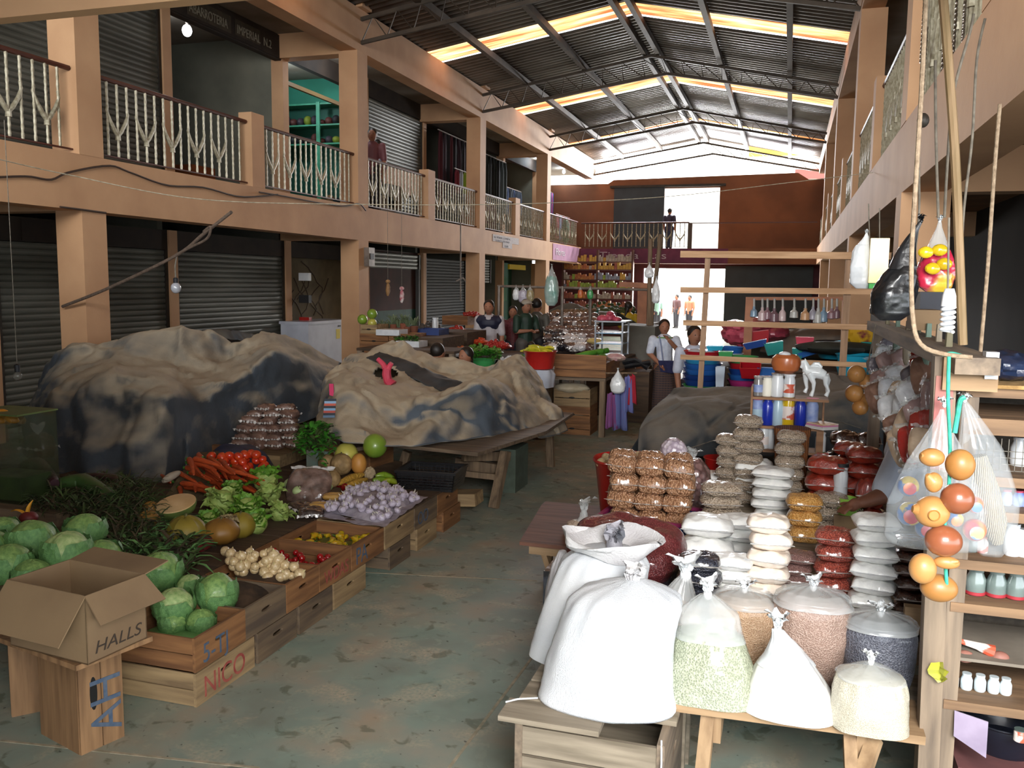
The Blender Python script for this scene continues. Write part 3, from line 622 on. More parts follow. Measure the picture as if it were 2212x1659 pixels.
# small red ones, yellow chiles
tr_ = tomato_proto(TOMR, 'small red tomato inside the crate with red letters', 'small tomatoes in the red lettered crate', 'cherry_tomato')
for i in range(34):
    x, y = R.uniform(-2.9, -2.52), R.uniform(4.28, 4.53); s = R.uniform(.017, .024); z = .225 + .03 * R.random() + .025 * (i % 2)
    place('trd', tr_, (x, y, z), s, rr3(1.2))
YCH = M('yellow_chile', '#c98f12', '#a9a21c', 6, .3, coat=.4)
t = thing('yellow_chile', 'small yellow chile in the crate with dark stencil letters', 'chile', group='yellow chiles in the crate')
mb = MB(); mb.tube([(0, 0, 0), (.3, 0, .05), (.7, .05, .05), (1, .12, 0)], [.18, .3, .24, .06], 10); mb.build('fruit', YCH, t, local=True); mb = MB(); mb.tube([(-.02, 0, 0), (-.35, .05, .1)], [.07, .04], 5); mb.build('stem', GRN, t, local=True)
for i in range(44): place('ych', t, (R.uniform(-2.9, -2.52), R.uniform(4.68, 5.0), .24 + .03 * R.random()), R.uniform(.045, .07), rr3(.3))
mound('tomato_bed', [(-2.92, 4.26), (-2.47, 4.26), (-2.47, 4.58), (-2.92, 4.58)], .235, 'red tomatoes filling the red lettered crate below the top ones', 'tomato', TOMR, 'stuff', zb=.18)
mound('chile_bed', [(-2.92, 4.65), (-2.47, 4.65), (-2.47, 5.04), (-2.92, 5.04)], .25, 'olive chile leaves filling the crate below the yellow chiles', 'leaves', M('olive_bed', '#6b6a24', '#4a4a1c', 14, .7), 'stuff', zb=.18)
# white onions
ONI = M('onion_cream', '#d3bd94', '#b79a6c', 3, .35, .1, 25, coat=.3); 
def onion_proto(m, lab, grp):
    t = thing('white_onion', lab, 'onion', group=grp); prof = [(.001, 0), (.3, .03), (.75, .3), (.98, .8), (.95, 1.2), (.6, 1.65), (.25, 1.85), (.12, 2.15), (.05, 2.3)]
    mb = MB(); mb.lathe(prof[:7], 18); mb.build('bulb', m, t, local=True); mb = MB(); mb.lathe(prof[6:], 8); mb.build('neck', M('onion_neck', '#bba878'), t, local=True); return t
on = onion_proto(ONI, 'small white onion in the pile on the orange crate', 'white onions in the orange crate')
for row, (py, x0, x1, z, n) in enumerate(((1243, 560, 640, .31, 5), (1233, 510, 650, .33, 9), (1220, 490, 640, .36, 9), (1207, 485, 615, .39, 9), (1196, 490, 600, .41, 8))):
    for i in range(n):
        p = at(x0 + (x1 - x0) * (i + .5) / n + R.uniform(-3, 3), py + R.uniform(-3, 3), 'z', z); s = m_px(R.uniform(9, 13.5), p); place('oni', on, (p.x, p.y, z - s * .9), s, rr3(.8))
p = at(482, 1181, 'z', .40); dup(on, (p.x, p.y, .37), (1.2, .2, 1), 'single white onion lying apart beside the long red radish', scale=m_px(11, p))
mound('onion_bedding', [(-2.93, 3.6), (-2.46, 3.6), (-2.46, 4.2), (-2.93, 4.2)], .31, 'brown roots filling the grey and orange crates', 'roots', M('brown_root', '#4f3b2a', '#2f241a', 14, .9, .6, 25), 'stuff', zb=.18, amp=.03)
# ------------------------------------------------------------------ lettuce
LET = M('lettuce_green', '#6d9a2e', '#4c7a22', 5, .5, .3, 25); LETP = M('lettuce_pale', '#a9bb6a', '#86a04c', 5, .5, .3, 25)
def lettuce_proto(sd, m1, m2, lab, n=26):
    rr = random.Random(sd); t = thing('lettuce', lab, 'lettuce'); mb = MB(); mb.ell((0, 0, .75), .6, .6, .6, 18, 12, f=lambda u: 1 + .12 * mn.noise(u * 3)); mb.build('heart', m2, t, local=True)
    mb = MB()
    for k in range(n):
        a = k * 2.4; e = rr.uniform(-.1, 1.2); d = Vector((math.cos(a) * math.cos(e), math.sin(a) * math.cos(e), math.sin(e) + .2)); leaf(mb, d * .15 + Vector((0, 0, .35)), d, Vector((-d.x * .4, -d.y * .4, 1)), rr.uniform(.75, 1.05), .75, .35, 7, .06, k)
    mb.build('leaves', m1, t, local=True); return t
le = [lettuce_proto(3, LET, LETP, ''), lettuce_proto(8, LETP, LETP, '')]
for i, (px, py, r, z, k, lb) in enumerate([(470, 1085, 46, .42, 1, 'pale lettuce head right of the cut melon'), (530, 1100, 44, .40, 0, 'leafy green lettuce in the middle of the greens'), (592, 1066, 36, .42, 1, 'round pale lettuce in front of the bright curly one'), (560, 1128, 38, .37, 0, 'lettuce drooping toward the yellow chile crate'),
        (596, 1108, 34, .36, 1, 'pale lettuce closest to the yellow chile crate'), (455, 1125, 34, .38, 0, 'dark lettuce between the squash and the pale heads'), (575, 1040, 44, .46, 0, 'bright curly green lettuce right of the carrots'), (505, 1060, 30, .45, 0, 'curly lettuce along the lower edge of the carrots')]):
    p = at(px, py, 'z', z); s = m_px(r, p); place('let%d' % k, le[k], (p.x, p.y, z - s * .7), s, (R.uniform(-.3, .3), R.uniform(-.3, .3), R.uniform(0, 6)), lb)
p = at(492, 1118, 'z', .45); mb = MB(); [leaf(mb, p, (math.cos(a), math.sin(a), -.4), (0, 0, 1), .09, .05, .3, 5, .008, a) for a in np.arange(0, 6.2, .7)]; mb.build('wilted_flower', M('wilted_beige', '#a8956a', '#8a7a55', 20, .8, .4), None, label='beige wilted flower head lying on the squash', cat='flower')
# ------------------------------------------------------------------ packages, melons, garlic
PKB = M('brown_package', '#8a6a5c', '#5d463e', 9, .28, .5, 26, coat=.9); PKD = M('dark_package', '#4a3a34', '#2d2320', 9, .25, .5, 22, coat=.9)
SEAL = M('clear_film', '#d8d4cf', '#bdb8b4', 12, .2, .5, 30, coat=.8)
def pillow_mesh(name, mat, parent, sx, sy, sz, seed=0, wr=.05, corner=.0, local=True):
    """stuffed plastic bag: flat seams at the rim, puffed centre, wrinkled"""
    N = 22; Pt = []; Pb = []
    for i in range(N + 1):
        rt, rb = [], []
        for j in range(N + 1):
            u, v = i / N * 2 - 1, j / N * 2 - 1
            # squash the square toward a rounded one
            k = 1 - (.18 - corner) * (u * u * v * v)
            pull = 1 - .10 * (1 - abs(u)) * 0 ; x, y = u * k, v * k
            h = max(0, (1 - u ** 4) * (1 - v ** 4)) ** .5
            nz = mn.noise(Vector((u * 2.3 + seed, v * 2.3, seed))) * .3 + mn.noise(Vector((u * 7, v * 7 + seed, seed))) * wr
            fr = wr * .6 * math.sin((u if abs(v) > abs(u) else v) * 23 + seed) * max(abs(u), abs(v)) ** 6
            rt.append((x * sx, y * sy, sz * (1 + h * (1 + nz) + fr))); rb.append((x * sx, y * sy, sz * (1 - h * (1 + nz * .5) + fr)))
        Pt.append(rt); Pb.append(rb[::-1])
    mb = MB(); mb.grid([[ (p[0], p[1], p[2]) for p in r][::-1] for r in Pt]); mb.grid(Pb[::-1] if False else [r[::-1][::-1] for r in Pb]); return mb.build(name, mat, parent, local=local, ang=70)
def bag_proto(name, label, cat, mat, sx, sy, sz, seed=0, wr=.05, group=None, seal=True, tie=False, corner=0, sealm=None):
    t = thing(name, label, cat, group=group); pillow_mesh('filled_bag', mat, t, sx, sy, sz, seed, wr, corner)
    sm = sealm or SEAL
    if seal:
        for sg in (-1, 1):
            P = []
            for i in range(13):
                u = i / 6 - 1; w_ = .006 * math.sin(u * 9 + seed + sg); P.append([(u * sx * .93, sg * sy * .93, sz + w_), (u * sx * .98, sg * sy * 1.04, sz * 1.0 + w_ * 2), (u * sx * 1.0, sg * sy * 1.14, sz * .95 - w_ * 2)])
            MB().grid(P).build('sealed_edge', sm, t, local=True)
    if tie:
        mb = MB(); [leaf(mb, (0, 0, sz * 1.9), (math.cos(a), math.sin(a), 1.4), (0, 0, 1), sz * 1.1, sz * .7, .2, 4, .004, a) for a in (0, 1.6, 3.3, 4.9)]; mb.tube([(0, 0, sz * 1.75), (0, 0, sz * 2.1)], [sz * .3, sz * .16], 8); mb.build('tied_neck', sm, t, local=True)
    return t
pk = bag_proto('brown_package', '', 'package', PKB, .08, .06, .04, 3, .12, 'brown food packages stacked beside the big tarp')
k = 0
for row, (py, x0, x1, z, n, y) in enumerate(((965, 500, 655, .52, 4, 6.55), (950, 508, 650, .58, 4, 6.6), (932, 515, 645, .64, 4, 6.65), (915, 520, 645, .70, 3, 6.7), (900, 535, 645, .76, 3, 6.75), (888, 555, 640, .82, 2, 6.8))):
    for i in range(n):
        p = at(x0 + (x1 - x0) * (i + .5) / n, py, 'y', y)
        place('pk', pk, (p.x, p.y, p.z - .02), R.uniform(.95, 1.15), (R.uniform(-.12, .12), R.uniform(-.1, .1), R.uniform(-.3, .3)), 'brown food package in the tall shiny stack beside the big tarp', 'brown food packages stacked beside the big tarp'); k += 1
t = thing('wooden_crate', 'crate carrying the tall stack of brown packages', 'crate', (-4.5, 6.7, .31)); z_ = at(575, 970, 'y', 6.55).z - .01
MB().box(-4.98, -4.08, 6.45, 6.95, .312, max(.4, z_ - .02)).build('body', CR[1], t); p = at(470, 960, 'y', 6.5); MB().box(p.x, p.x + .35, 6.42, 6.46, .312, z_ + .04).build('end_board', CR[0], t)
big = bag_proto('large_package', 'large clear bag of brown goods in front of the cilantro', 'package', M('brown_goods', '#8d7369', '#5b4840', 14, .25, .6, 30, coat=1), .17, .15, .07, 9, .1); p = at(672, 1032, 'z', .45); big.location = (p.x, p.y, p.z - .1); big.rotation_euler = (.9, 0, .2)
pc = plan([(640, 975), (705, 985), (725, 960), (715, 925), (660, 925)], .6)
herbs('cilantro_bunch', pc, .5, .74, 420, 'bright green cilantro bunch between the brown packages and the melons', [HERBB, HERBB, HERB], (.04, .09), .03, kind=None, cat='herbs')
t = tag(MB().box(*[c for c in (at(600, 1010, 'z', .5).x, at(660, 1010, 'z', .5).x)], 6.1, 6.12, .4, .56).build('teal_carton_flap', M('teal_print', '#5f8f8a', '#7c6a58', 6, .7), None, label='teal and brown printed carton flap between tomatoes and packages', cat='carton'))
CANT = M('cantaloupe_tan', '#b49466', '#8f744c', 18, .7, .4, 40, kind='voronoi', lo=.1, hi=.6); MY = M('melon_yellow', '#c9bf5c', '#a9a83f', 4, .4, coat=.2); MG = M('watermelon_green', '#86a23a', '#6a8c2c', 3, .35, coat=.4); MO = M('melon_orange', '#cf9448', '#b87c36', 6, .5)
t = thing('wooden_crate', 'upright crate end behind the round green gourd', 'crate', (-3.3, 7.0, .3)); p = at(850, 985, 'y', 6.95)
MB().box(p.x - .5, p.x - .02, 6.55, 6.57, .31, .52).build('side_slat', CR[0], t); mb = MB(); slot_panel(mb, p.x-.02, p.x, 6.5, 6.95, .31, .56); mb.build('end_board', CRY[0], t, smooth=False); MB().box(p.x - .5, p.x - .02, 6.5, 6.95, .31, .32).build('base_board', CR[0], t)
ball(810, 963, 26, .60, MG, 'round shiny green gourd on the crate end, topmost of the fruit', 'gourd', 'round_gourd', 1, 1.02)
ball(748, 982, 26, .52, MY, 'pale yellow green melon behind the brown melons', 'melon', 'yellow_melon')
ball(737, 1003, 24, .47, CANT, 'brown netted melon in the centre of the melons', 'melon', 'netted_melon', 1, 1, stem=STEM)
ball(775, 1002, 20, .47, MO, 'orange tall melon right of the netted one', 'melon', 'orange_melon', .85, 1.15)
ball(706, 1000, 19, .47, CANT, 'netted melon at the left of the melon group', 'melon', 'netted_melon')
ball(716, 1034, 20, .42, CANT, 'small netted melon in front, beside the pale chayotes', 'melon', 'netted_melon')
CHAY = M('chayote_pale', '#bccb93', '#98ae6c', 5, .45, .2, 14)
for (px, py, r, lb) in ((700, 1047, 18, 'large pale chayote in the row before the melons'), (664, 1043, 17, 'pale chayote in the middle of the row before the melons'), (630, 1045, 15, 'greener chayote next to the curly lettuce'), (645, 1060, 12, 'small chayote low beside the red pepper')):
    ball(px, py, r, .38, CHAY, lb, 'chayote', 'chayote', 1.1, .85, f=lambda u: 1 + .07 * math.cos(math.atan2(u.y, u.x) * 3))
REDPEP = M('pepper_red', '#8c1516', '#6b0f12', 4, .25, coat=.6)
for (px, py, r, lb) in ((645, 1061, 11, 'red pepper in front of the chayotes'), (733, 1046, 14, 'red pepper between chayote and maize cobs'), (747, 1053, 11, 'second red pepper touching the maize cobs'), (690, 1064, 11, 'red pepper hidden beside the dark green one')):
    ball(px, py, r, .35, REDPEP, lb, 'pepper', 'red_pepper', 1.0, .9, f=rib(4, .15), stem=GRN)
ball(668, 1060, 13, .35, M('pepper_green', '#2f5226', '#213d1a', 4, .3, coat=.5), 'dark green pepper on the packaged goods', 'pepper', 'green_pepper', 1.1, .8, f=rib(4, .15), stem=GRN)
COB = M('maize_yellow', '#cfa347', '#b8903c', 60, .5, .6, 60, kind='voronoi')
tub('maize_cob', [(730, 1045), (760, 1032), (785, 1025)], (.38, .39, .39), .03, COB, 'yellow maize cob upper of the two beside the garlic', 'maize')
tub('maize_cob', [(745, 1052), (770, 1043), (792, 1035)], (.36, .37, .37), .027, COB, 'maize cob lower of the two, nearest the garlic', 'maize')
ball(798, 1022, 13, .39, M('ginger_beige', '#c7b394', '#a99474', 12, .8, .5, 20), 'beige knobbly root behind the maize', 'root', 'ginger_root', f=lambda u: 1 + .3 * mn.noise(u * 4))
CUC = M('cucumber_green', '#3f7a22', '#8fae2e', 2.5, .35, coat=.4)
tub('cucumber', [(812, 1028), (830, 1026), (850, 1032)], (.38, .38, .37), .028, CUC, 'green cucumber upper of the three behind the garlic', 'cucumber'); tub('cucumber', [(805, 1038), (822, 1036), (840, 1039)], (.36, .36, .36), .026, CUC, 'green cucumber lower left behind the garlic', 'cucumber')
tub('cucumber', [(830, 1038), (845, 1038), (860, 1043)], (.37, .37, .36), .024, M('cucumber_yellow', '#b9b92c', '#7d9a26', 3, .35, coat=.4), 'yellow green cucumber nearest the black plastic crate', 'cucumber')
mound('tray_liner', plan([(600, 1085), (700, 1075), (860, 1060), (870, 1000), (800, 985), (640, 1015)], .3), .355, 'brown paper under chayotes and peppers', 'paper', M('kraft_brown', '#7b6146', '#5d4834', 6, .9), amp=.005)
pk2 = bag_proto('film_tray', 'film wrapped tray of yellow food nearest the garlic', 'package', M('yellow_food', '#cda45a', '#b5853c', 9, .3, .2, coat=1), .085, .06, .022, 2, .03, seal=False)
p = at(693, 1088, 'z', .38); pk2.location = (p.x, p.y, .345); pk2.rotation_euler = (0, 0, .2); p = at(722, 1068, 'z', .38); dup(pk2, (p.x, p.y, .345), (0, 0, .3), 'film wrapped tray of yellow food behind the nearer one')
pk3 = bag_proto('dark_package', 'dark package with pale top left of the yellow trays', 'package', PKD, .09, .07, .03, 5, .1); p = at(650, 1088, 'z', .38); pk3.location = (p.x, p.y, .33); pk3.rotation_euler = (0, .1, -.4)
p = at(672, 1103, 'z', .36); dup(pk3, (p.x, p.y, .32), (.1, 0, .5), 'dark package lowest beside the yellow chile crate')
# garlic tray
GAR = M('garlic_white', '#cdc4cf', '#a79bb0', 6, .45, .2, 12); GSH = M('mesh_sheet', '#b9b2bc', '#8f8894', 20, .6)
mb = MB(); gp = [at(660, 1108, 'z', .335), at(830, 1145, 'z', .335), at(925, 1078, 'z', .335), at(800, 1045, 'z', .335)]
P = []
for i in range(17):
    a = gp[0].lerp(gp[3], i / 16); b_ = gp[1].lerp(gp[2], i / 16); P.append([a.lerp(b_, j / 16) + Vector((0, 0, .02 * ((abs(j - 8) / 8) ** 2) + .006 * math.sin(i * 2.1 + j))) for j in range(17)])
mb.grid(P); sh = mb.build('garlic_tray', GSH, None, label='round shallow tray lined with white mesh under the garlic', cat='tray')
t = thing('garlic_bulb', 'white garlic bulb in the heap on the mesh tray', 'garlic', group='garlic bulbs heaped on the tray')
MB().ell((0, 0, .8), 1, 1, .82, 24, 12, f=lambda u: (1 + .09 * abs(math.cos(math.atan2(u.y, u.x) * 3.5))) * (1 - .12 * max(0, u.z) ** 4)).build('bulb', GAR, t, local=True); MB().tube([(0, 0, 1.5), (.05, 0, 1.9), (.2, .05, 2.3)], [.25, .12, .1], 6).build('neck', M('garlic_neck', '#c9c2b4'), t, local=True)
k = 0
for i in range(120):
    u, v = R.uniform(.07, .93), R.uniform(.07, .93); c = gp[0].lerp(gp[3], u).lerp(gp[1].lerp(gp[2], u), v); h = max(0, 1 - ((u - .5) ** 2 + (v - .5) ** 2) * 3.4); s = R.uniform(.021, .028)
    place('gar', t, (c.x, c.y, .345 + .1 * h * R.uniform(.3, 1)), s, rr3(.9))
mound('garlic_core', [tuple((gp[0].lerp(gp[3], u).lerp(gp[1].lerp(gp[2], u), v))[:2]) for u, v in ((.1, .1), (.1, .9), (.9, .9), (.9, .1))], .40, 'white mesh sack filling under the garlic heap', 'sacking', GSH, zb=.342)
# tray's supporting cloth: planks across crates
tag(MB().box(-2.96, AX, 5.1, 6.35, .322, .334).build('plank', DK, None, label='thin plank laid across the crates under the garlic tray', cat='plank'))
# black plastic crate with dark vegetables
BLK = M('black_plastic', '#1c1d20', '#121214', 5, .35, coat=.3)
def basket(name, c, L_, W, h, mat, label, cat='crate', rimm=None, slots=True, rz=0, flare=.9):
    t = thing(name, label, cat, c, rz=rz); mb = MB(); t_ = .008
    def q(u, v): return (u * L_ / 2, v * W / 2)
    n = 9
    for (a, b_) in (((-1, -1), (1, -1)), ((1, -1), (1, 1)), ((1, 1), (-1, 1)), ((-1, 1), (-1, -1))):
        A, B = Vector((*q(*a), 0)), Vector((*q(*b_), 0)); N_ = 13 if abs(a[0] - b_[0]) > 0 else 10
        low = lambda p, z: Vector((p.x * (flare + (1 - flare) * z / h), p.y * (flare + (1 - flare) * z / h), z))
        for r in range(6):
            z = h * r / 6 + .004; mb.beam(low(A, z), low(B, z), t_, h * (.10 if 0 < r < 5 else .16))
        for i in range(N_ + 1):
            p = A.lerp(B, i / N_); mb.beam(low(p, 0), low(p, h), t_ * .8, .012 if 0 < i < N_ else .03)
    mb.box(-L_/2*flare, L_/2*flare, -W/2*flare, W/2*flare, 0, .006); mb.build('basket_body', mat, t, local=True, smooth=False)
    mb = MB(); e = .012
    for s in (-1, 1): mb.box(-L_/2-e, L_/2+e, s*W/2-e, s*W/2+e, h-.004, h+.014); mb.box(s*L_/2-e, s*L_/2+e, -W/2+e, W/2-e, h-.004, h+.014)
    mb.build('rim', rimm or mat, t, local=True); return t
p = at(915, 1055, 'z', .36); basket('plastic_crate', (p.x - .02, 6.2, .336), .46, .36, .13, BLK, 'black plastic crate of dark beets at the far end of the crate row', rz=.1)
BEET = M('dark_beet', '#3c2226', '#251518', 6, .7); bt = thing('beet', 'dark beet in the black plastic crate', 'beet', group='beets in the black plastic crate'); MB().ell((0, 0, .8), 1, 1, .85, 14, 10, f=lambda u: 1 + .12 * mn.noise(u * 2)).build('root', BEET, bt, local=True); MB().tube([(0, 0, 1.5), (.1, 0, 1.9)], [.2, .12], 6).build('crown', GRN, bt, local=True)
for i in range(14): place('beet', bt, (p.x - .02 + R.uniform(-.16, .16), 6.2 + R.uniform(-.12, .12), .345 + R.uniform(0, .05)), R.uniform(.028, .036), rr3(.7))
# ------------------------------------------------------------------ open carton and upended crate
CARD = M('cardboard', '#8c7354', '#786046', 2, .8, .1, 40); CARDI = M('cardboard_inner', '#7a5c3c', '#6a4e32', 2, .85)
c0, c1, c2 = at(190, 1437, 'z', .5), at(318, 1378, 'z', .5), at(88, 1372, 'z', .5)   # near corner, right corner, left corner of the base
e1, e2 = (c1 - c0), (c2 - c0); e1.z = e2.z = 0; e2 = Vector((-e1.y, e1.x, 0)).normalized() * e2.length if True else e2; hh = .26
t = thing('cardboard_box', 'open brown cardboard box with printed lettering and turned out flaps', 'box', c0 + (e1 + e2) / 2)
def slab(a, b_, c, d, th, nm, mt, par):
    a, b_, c, d = map(Vector, (a, b_, c, d)); n = (b_ - a).cross(d - a).normalized() * th; mb = MB(); mb.add([a, b_, c, d, a + n, b_ + n, c + n, d + n], [(0, 3, 2, 1), (4, 5, 6, 7), (0, 1, 5, 4), (1, 2, 6, 5), (2, 3, 7, 6), (3, 0, 4, 7)]); return mb.build(nm, mt, par, smooth=False)
U = Vector((0, 0, hh)); A, B, C_, D = c0, c0 + e1, c0 + e1 + e2, c0 + e2; th = .005
for (p, q, nm) in ((A, B, 'side_wall'), (B, C_, 'side_wall'), (C_, D, 'side_wall'), (D, A, 'side_wall')): slab(p, q, q + U, p + U, -th, nm, CARD, t)
slab(A, B, C_, D, th, 'base_panel', CARDI, t)
n1 = Vector((e1.y, -e1.x, 0)).normalized(); n2 = -e1.normalized()
slab(A + U, B + U, B + U + n1 * .09 + Vector((0, 0, -.09)) + e1 * .05, A + U + n1 * .09 + Vector((0, 0, -.09)) - e1 * .05, th, 'flap', CARD, t)
slab(D + U, A + U, A + U + n2 * .12 + Vector((0, 0, -.15)), D + U + n2 * .12 + Vector((0, 0, -.15)) , th, 'flap', CARD, t)
slab(C_ + U, D + U, D + U - U * .45 - n1 * .02, C_ + U - U * .45 - n1 * .02, th, 'flap', CARD, t)
slab(B + U, C_ + U, C_ + U - n2 * .12 + Vector((0, 0, .02)), B + U - n2 * .12 + Vector((0, 0, .02)), th, 'flap', CARD, t)
INK = M('printed_ink', '#3a2f26', None)
text('printing', 'HALLS', A + e1 * .1 + n1 * .002 + Vector((0, 0, .03)), .066, INK, e1, parent=t, shear=.25, ext=.0004, sx=1.15)
PAP = M('crumpled_paper', '#8d9096', '#6a6c70', 14, .7, .6, 20)
MB().ell(c0 + (e1 + e2) * .5 + Vector((0, 0, .09)), .13, .1, .07, 16, 10, f=lambda u: 1 + .35 * mn.noise(u * 4)).build('crumpled_film', PAP, None, label='crumpled grey film inside the open cardboard box', cat='film')
# upended crates that carry the carton
OC = wood('crate_wood_orange', '#9a7550', '#755639', 'z')
def upend(c, ax, W, D_, h, label, marks=False):
    """crate on its end; c near bottom corner, ax = direction of the visible board"""
    c = Vector(c); a = Vector(ax).normalized(); b_ = Vector((-a.y, a.x, 0)); t = thing('wooden_crate', label, 'crate', c + a * W / 2 + b_ * D_ / 2)
    def bx(u0, u1, v0, v1, z0, z1, nm):
        mb = MB(); P = [c + a * u + b_ * v + Vector((0, 0, z)) for z in (z0, z1) for (u, v) in ((u0, v0), (u1, v0), (u1, v1), (u0, v1))]
        mb.add(P, [(0,3,2,1),(4,5,6,7),(0,1,5,4),(1,2,6,5),(2,3,7,6),(3,0,4,7)]); mb.build(nm, OC, t, smooth=False)
    for k in range(2): bx(W * k / 2 + .002, W * (k + 1) / 2 - .002, 0, .01, 0, h, 'face_board')
    bx(0, .012, .01, D_, 0, h, 'side_board'); bx(W - .012, W, .01, D_, 0, h, 'side_board'); bx(.012, W - .012, .01, D_, h - .014, h, 'end_board'); bx(.012, W - .012, .01, D_, 0, .014, 'end_board')
    if marks:
        sl = MB(); P = [c + a * (W * .33 + .016 * math.cos(q)) - b_ * .001 + Vector((0, 0, h * .5 + .07 * math.sin(q) ** 1)) for q in np.arange(0, 6.28, .35)]; sl.ext(P, b_ * .0008); sl.build('painted_hand_hole', M('hole_shade_paint', '#0c0907'), t)  # black oval on the solid board, painting in the dark of a slot
        text('stencil', 'AH', c + a * (W * .93) - b_ * .0015 + Vector((0, 0, .05)), .19, BLUEP, (0, 0, 1), up=-a, parent=t, ext=.0006, sx=.95)
    return t
u0 = at(175, 1633, 'z', 0); u1 = at(270, 1590, 'z', 0); upend(u0, u1 - u0, (u1 - u0).length, .3, .475, 'upended crate with big blue stencil letters under the cardboard box', True)
u0 = at(25, 1550, 'z', 0); u1 = at(120, 1530, 'z', 0); upend(u0, (u1 - u0), .26, .3, .475, 'upended dark crate behind, left end support of the cardboard box')
tag(MB().ext([at(165, 1450, 'z', .477), at(330, 1385, 'z', .477), at(120, 1315, 'z', .477), at(-10, 1385, 'z', .477)], (0, 0, .02)).build('plank', OC, None, smooth=False, label='board laid over the upended crates under the cardboard box', cat='plank'))
# far left glass tank with mangoes and behind it a plastic bag
GL = M('tank_glass', '#6f7a5c', None, r=.1, trans=.85, alpha=.55)
t = thing('glass_tank', 'greenish glass tank at the left picture edge with orange fruit on top', 'tank', at(15, 1080, 'y', 4.2)); p = at(38, 900, 'y', 4.2); q = at(38, 1090, 'y', 4.2)
MB().box(p.x - .4, p.x, 4.2, 4.5, q.z, p.z).build('glass', GL, t, smooth=False); MB().box(p.x - .41, p.x + .005, 4.19, 4.51, p.z, p.z + .01).build('lid', M('tank_lid', '#5d6b3c', '#47532e', 6, .5), t)
MB().box(p.x - .36, p.x - .03, 4.24, 4.46, q.z + .01, q.z + .16).build('contents', HERB, t)
MG2 = M('mango_orange', '#d99422', '#bf7a18', 5, .4)
for (x, y, lb) in ((8, 893, 'orange mango topmost on the glass tank'), (25, 905, 'orange mango at the right corner of the glass tank'), (-5, 906, 'orange mango at the picture edge on the glass tank')):
    c = at(x, y, 'y', 4.3); MB().ell(c, .05, .032, .026, 16, 10, rotm(0, .3, .2)).build('mango', MG2, None, label=lb, cat='mango')
tag(MB().box(p.x - .6, p.x + .35, 4.1, 4.6, .31, q.z - .002).build('wooden_crate', CR[2], None, label='dark crate under the glass tank at the left edge', cat='crate'))
t = bag_proto('plastic_bag', 'crumpled clear bag of brown goods right of the glass tank', 'bag', M('bag_brown', '#4b3026', '#2b1d18', 6, .3, .6, 18, coat=.8), .12, .08, .1, 4, .1, tie=True); p = at(85, 990, 'y', 5.3); t.location = (p.x, p.y, .5)
# ================================================================== tarps
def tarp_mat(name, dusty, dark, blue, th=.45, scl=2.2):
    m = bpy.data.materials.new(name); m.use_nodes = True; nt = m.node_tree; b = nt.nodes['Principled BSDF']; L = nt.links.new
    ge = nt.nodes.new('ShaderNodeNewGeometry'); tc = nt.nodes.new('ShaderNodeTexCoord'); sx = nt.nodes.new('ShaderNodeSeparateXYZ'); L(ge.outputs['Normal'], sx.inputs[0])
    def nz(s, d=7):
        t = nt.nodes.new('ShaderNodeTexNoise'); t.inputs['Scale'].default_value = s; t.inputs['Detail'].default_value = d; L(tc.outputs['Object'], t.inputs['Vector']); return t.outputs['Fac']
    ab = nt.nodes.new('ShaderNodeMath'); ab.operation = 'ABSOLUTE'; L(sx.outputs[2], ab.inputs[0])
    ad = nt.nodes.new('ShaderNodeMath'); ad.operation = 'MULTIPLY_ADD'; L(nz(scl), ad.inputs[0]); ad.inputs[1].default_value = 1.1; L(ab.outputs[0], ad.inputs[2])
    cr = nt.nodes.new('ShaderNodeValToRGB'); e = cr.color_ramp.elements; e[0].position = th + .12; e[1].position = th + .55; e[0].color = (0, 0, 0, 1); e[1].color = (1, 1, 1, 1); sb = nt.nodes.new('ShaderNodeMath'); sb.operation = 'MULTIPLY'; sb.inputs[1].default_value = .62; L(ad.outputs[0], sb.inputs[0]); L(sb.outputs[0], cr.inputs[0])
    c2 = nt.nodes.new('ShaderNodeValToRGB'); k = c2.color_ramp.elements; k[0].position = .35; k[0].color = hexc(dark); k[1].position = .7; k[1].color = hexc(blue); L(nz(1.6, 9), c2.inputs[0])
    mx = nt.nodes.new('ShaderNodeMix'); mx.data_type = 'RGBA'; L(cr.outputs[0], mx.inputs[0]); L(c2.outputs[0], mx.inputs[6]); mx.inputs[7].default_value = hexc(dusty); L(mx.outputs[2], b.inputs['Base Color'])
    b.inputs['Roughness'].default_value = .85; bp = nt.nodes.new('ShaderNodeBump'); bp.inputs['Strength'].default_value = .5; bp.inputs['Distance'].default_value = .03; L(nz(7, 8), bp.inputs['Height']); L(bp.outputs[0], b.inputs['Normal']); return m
def crom(P, t):
    n = len(P) - 1; x = max(0, min(n - 1e-6, t * n)); i = int(x); f = x - i; a, b_, c, d = P[max(i-1, 0)], P[i], P[i+1], P[min(i+2, n)]
    return .5 * ((2*b_) + (c - a) * f + (2*a - 5*b_ + 4*c - d) * f * f + (3*b_ - a - 3*c + d) * f ** 3)
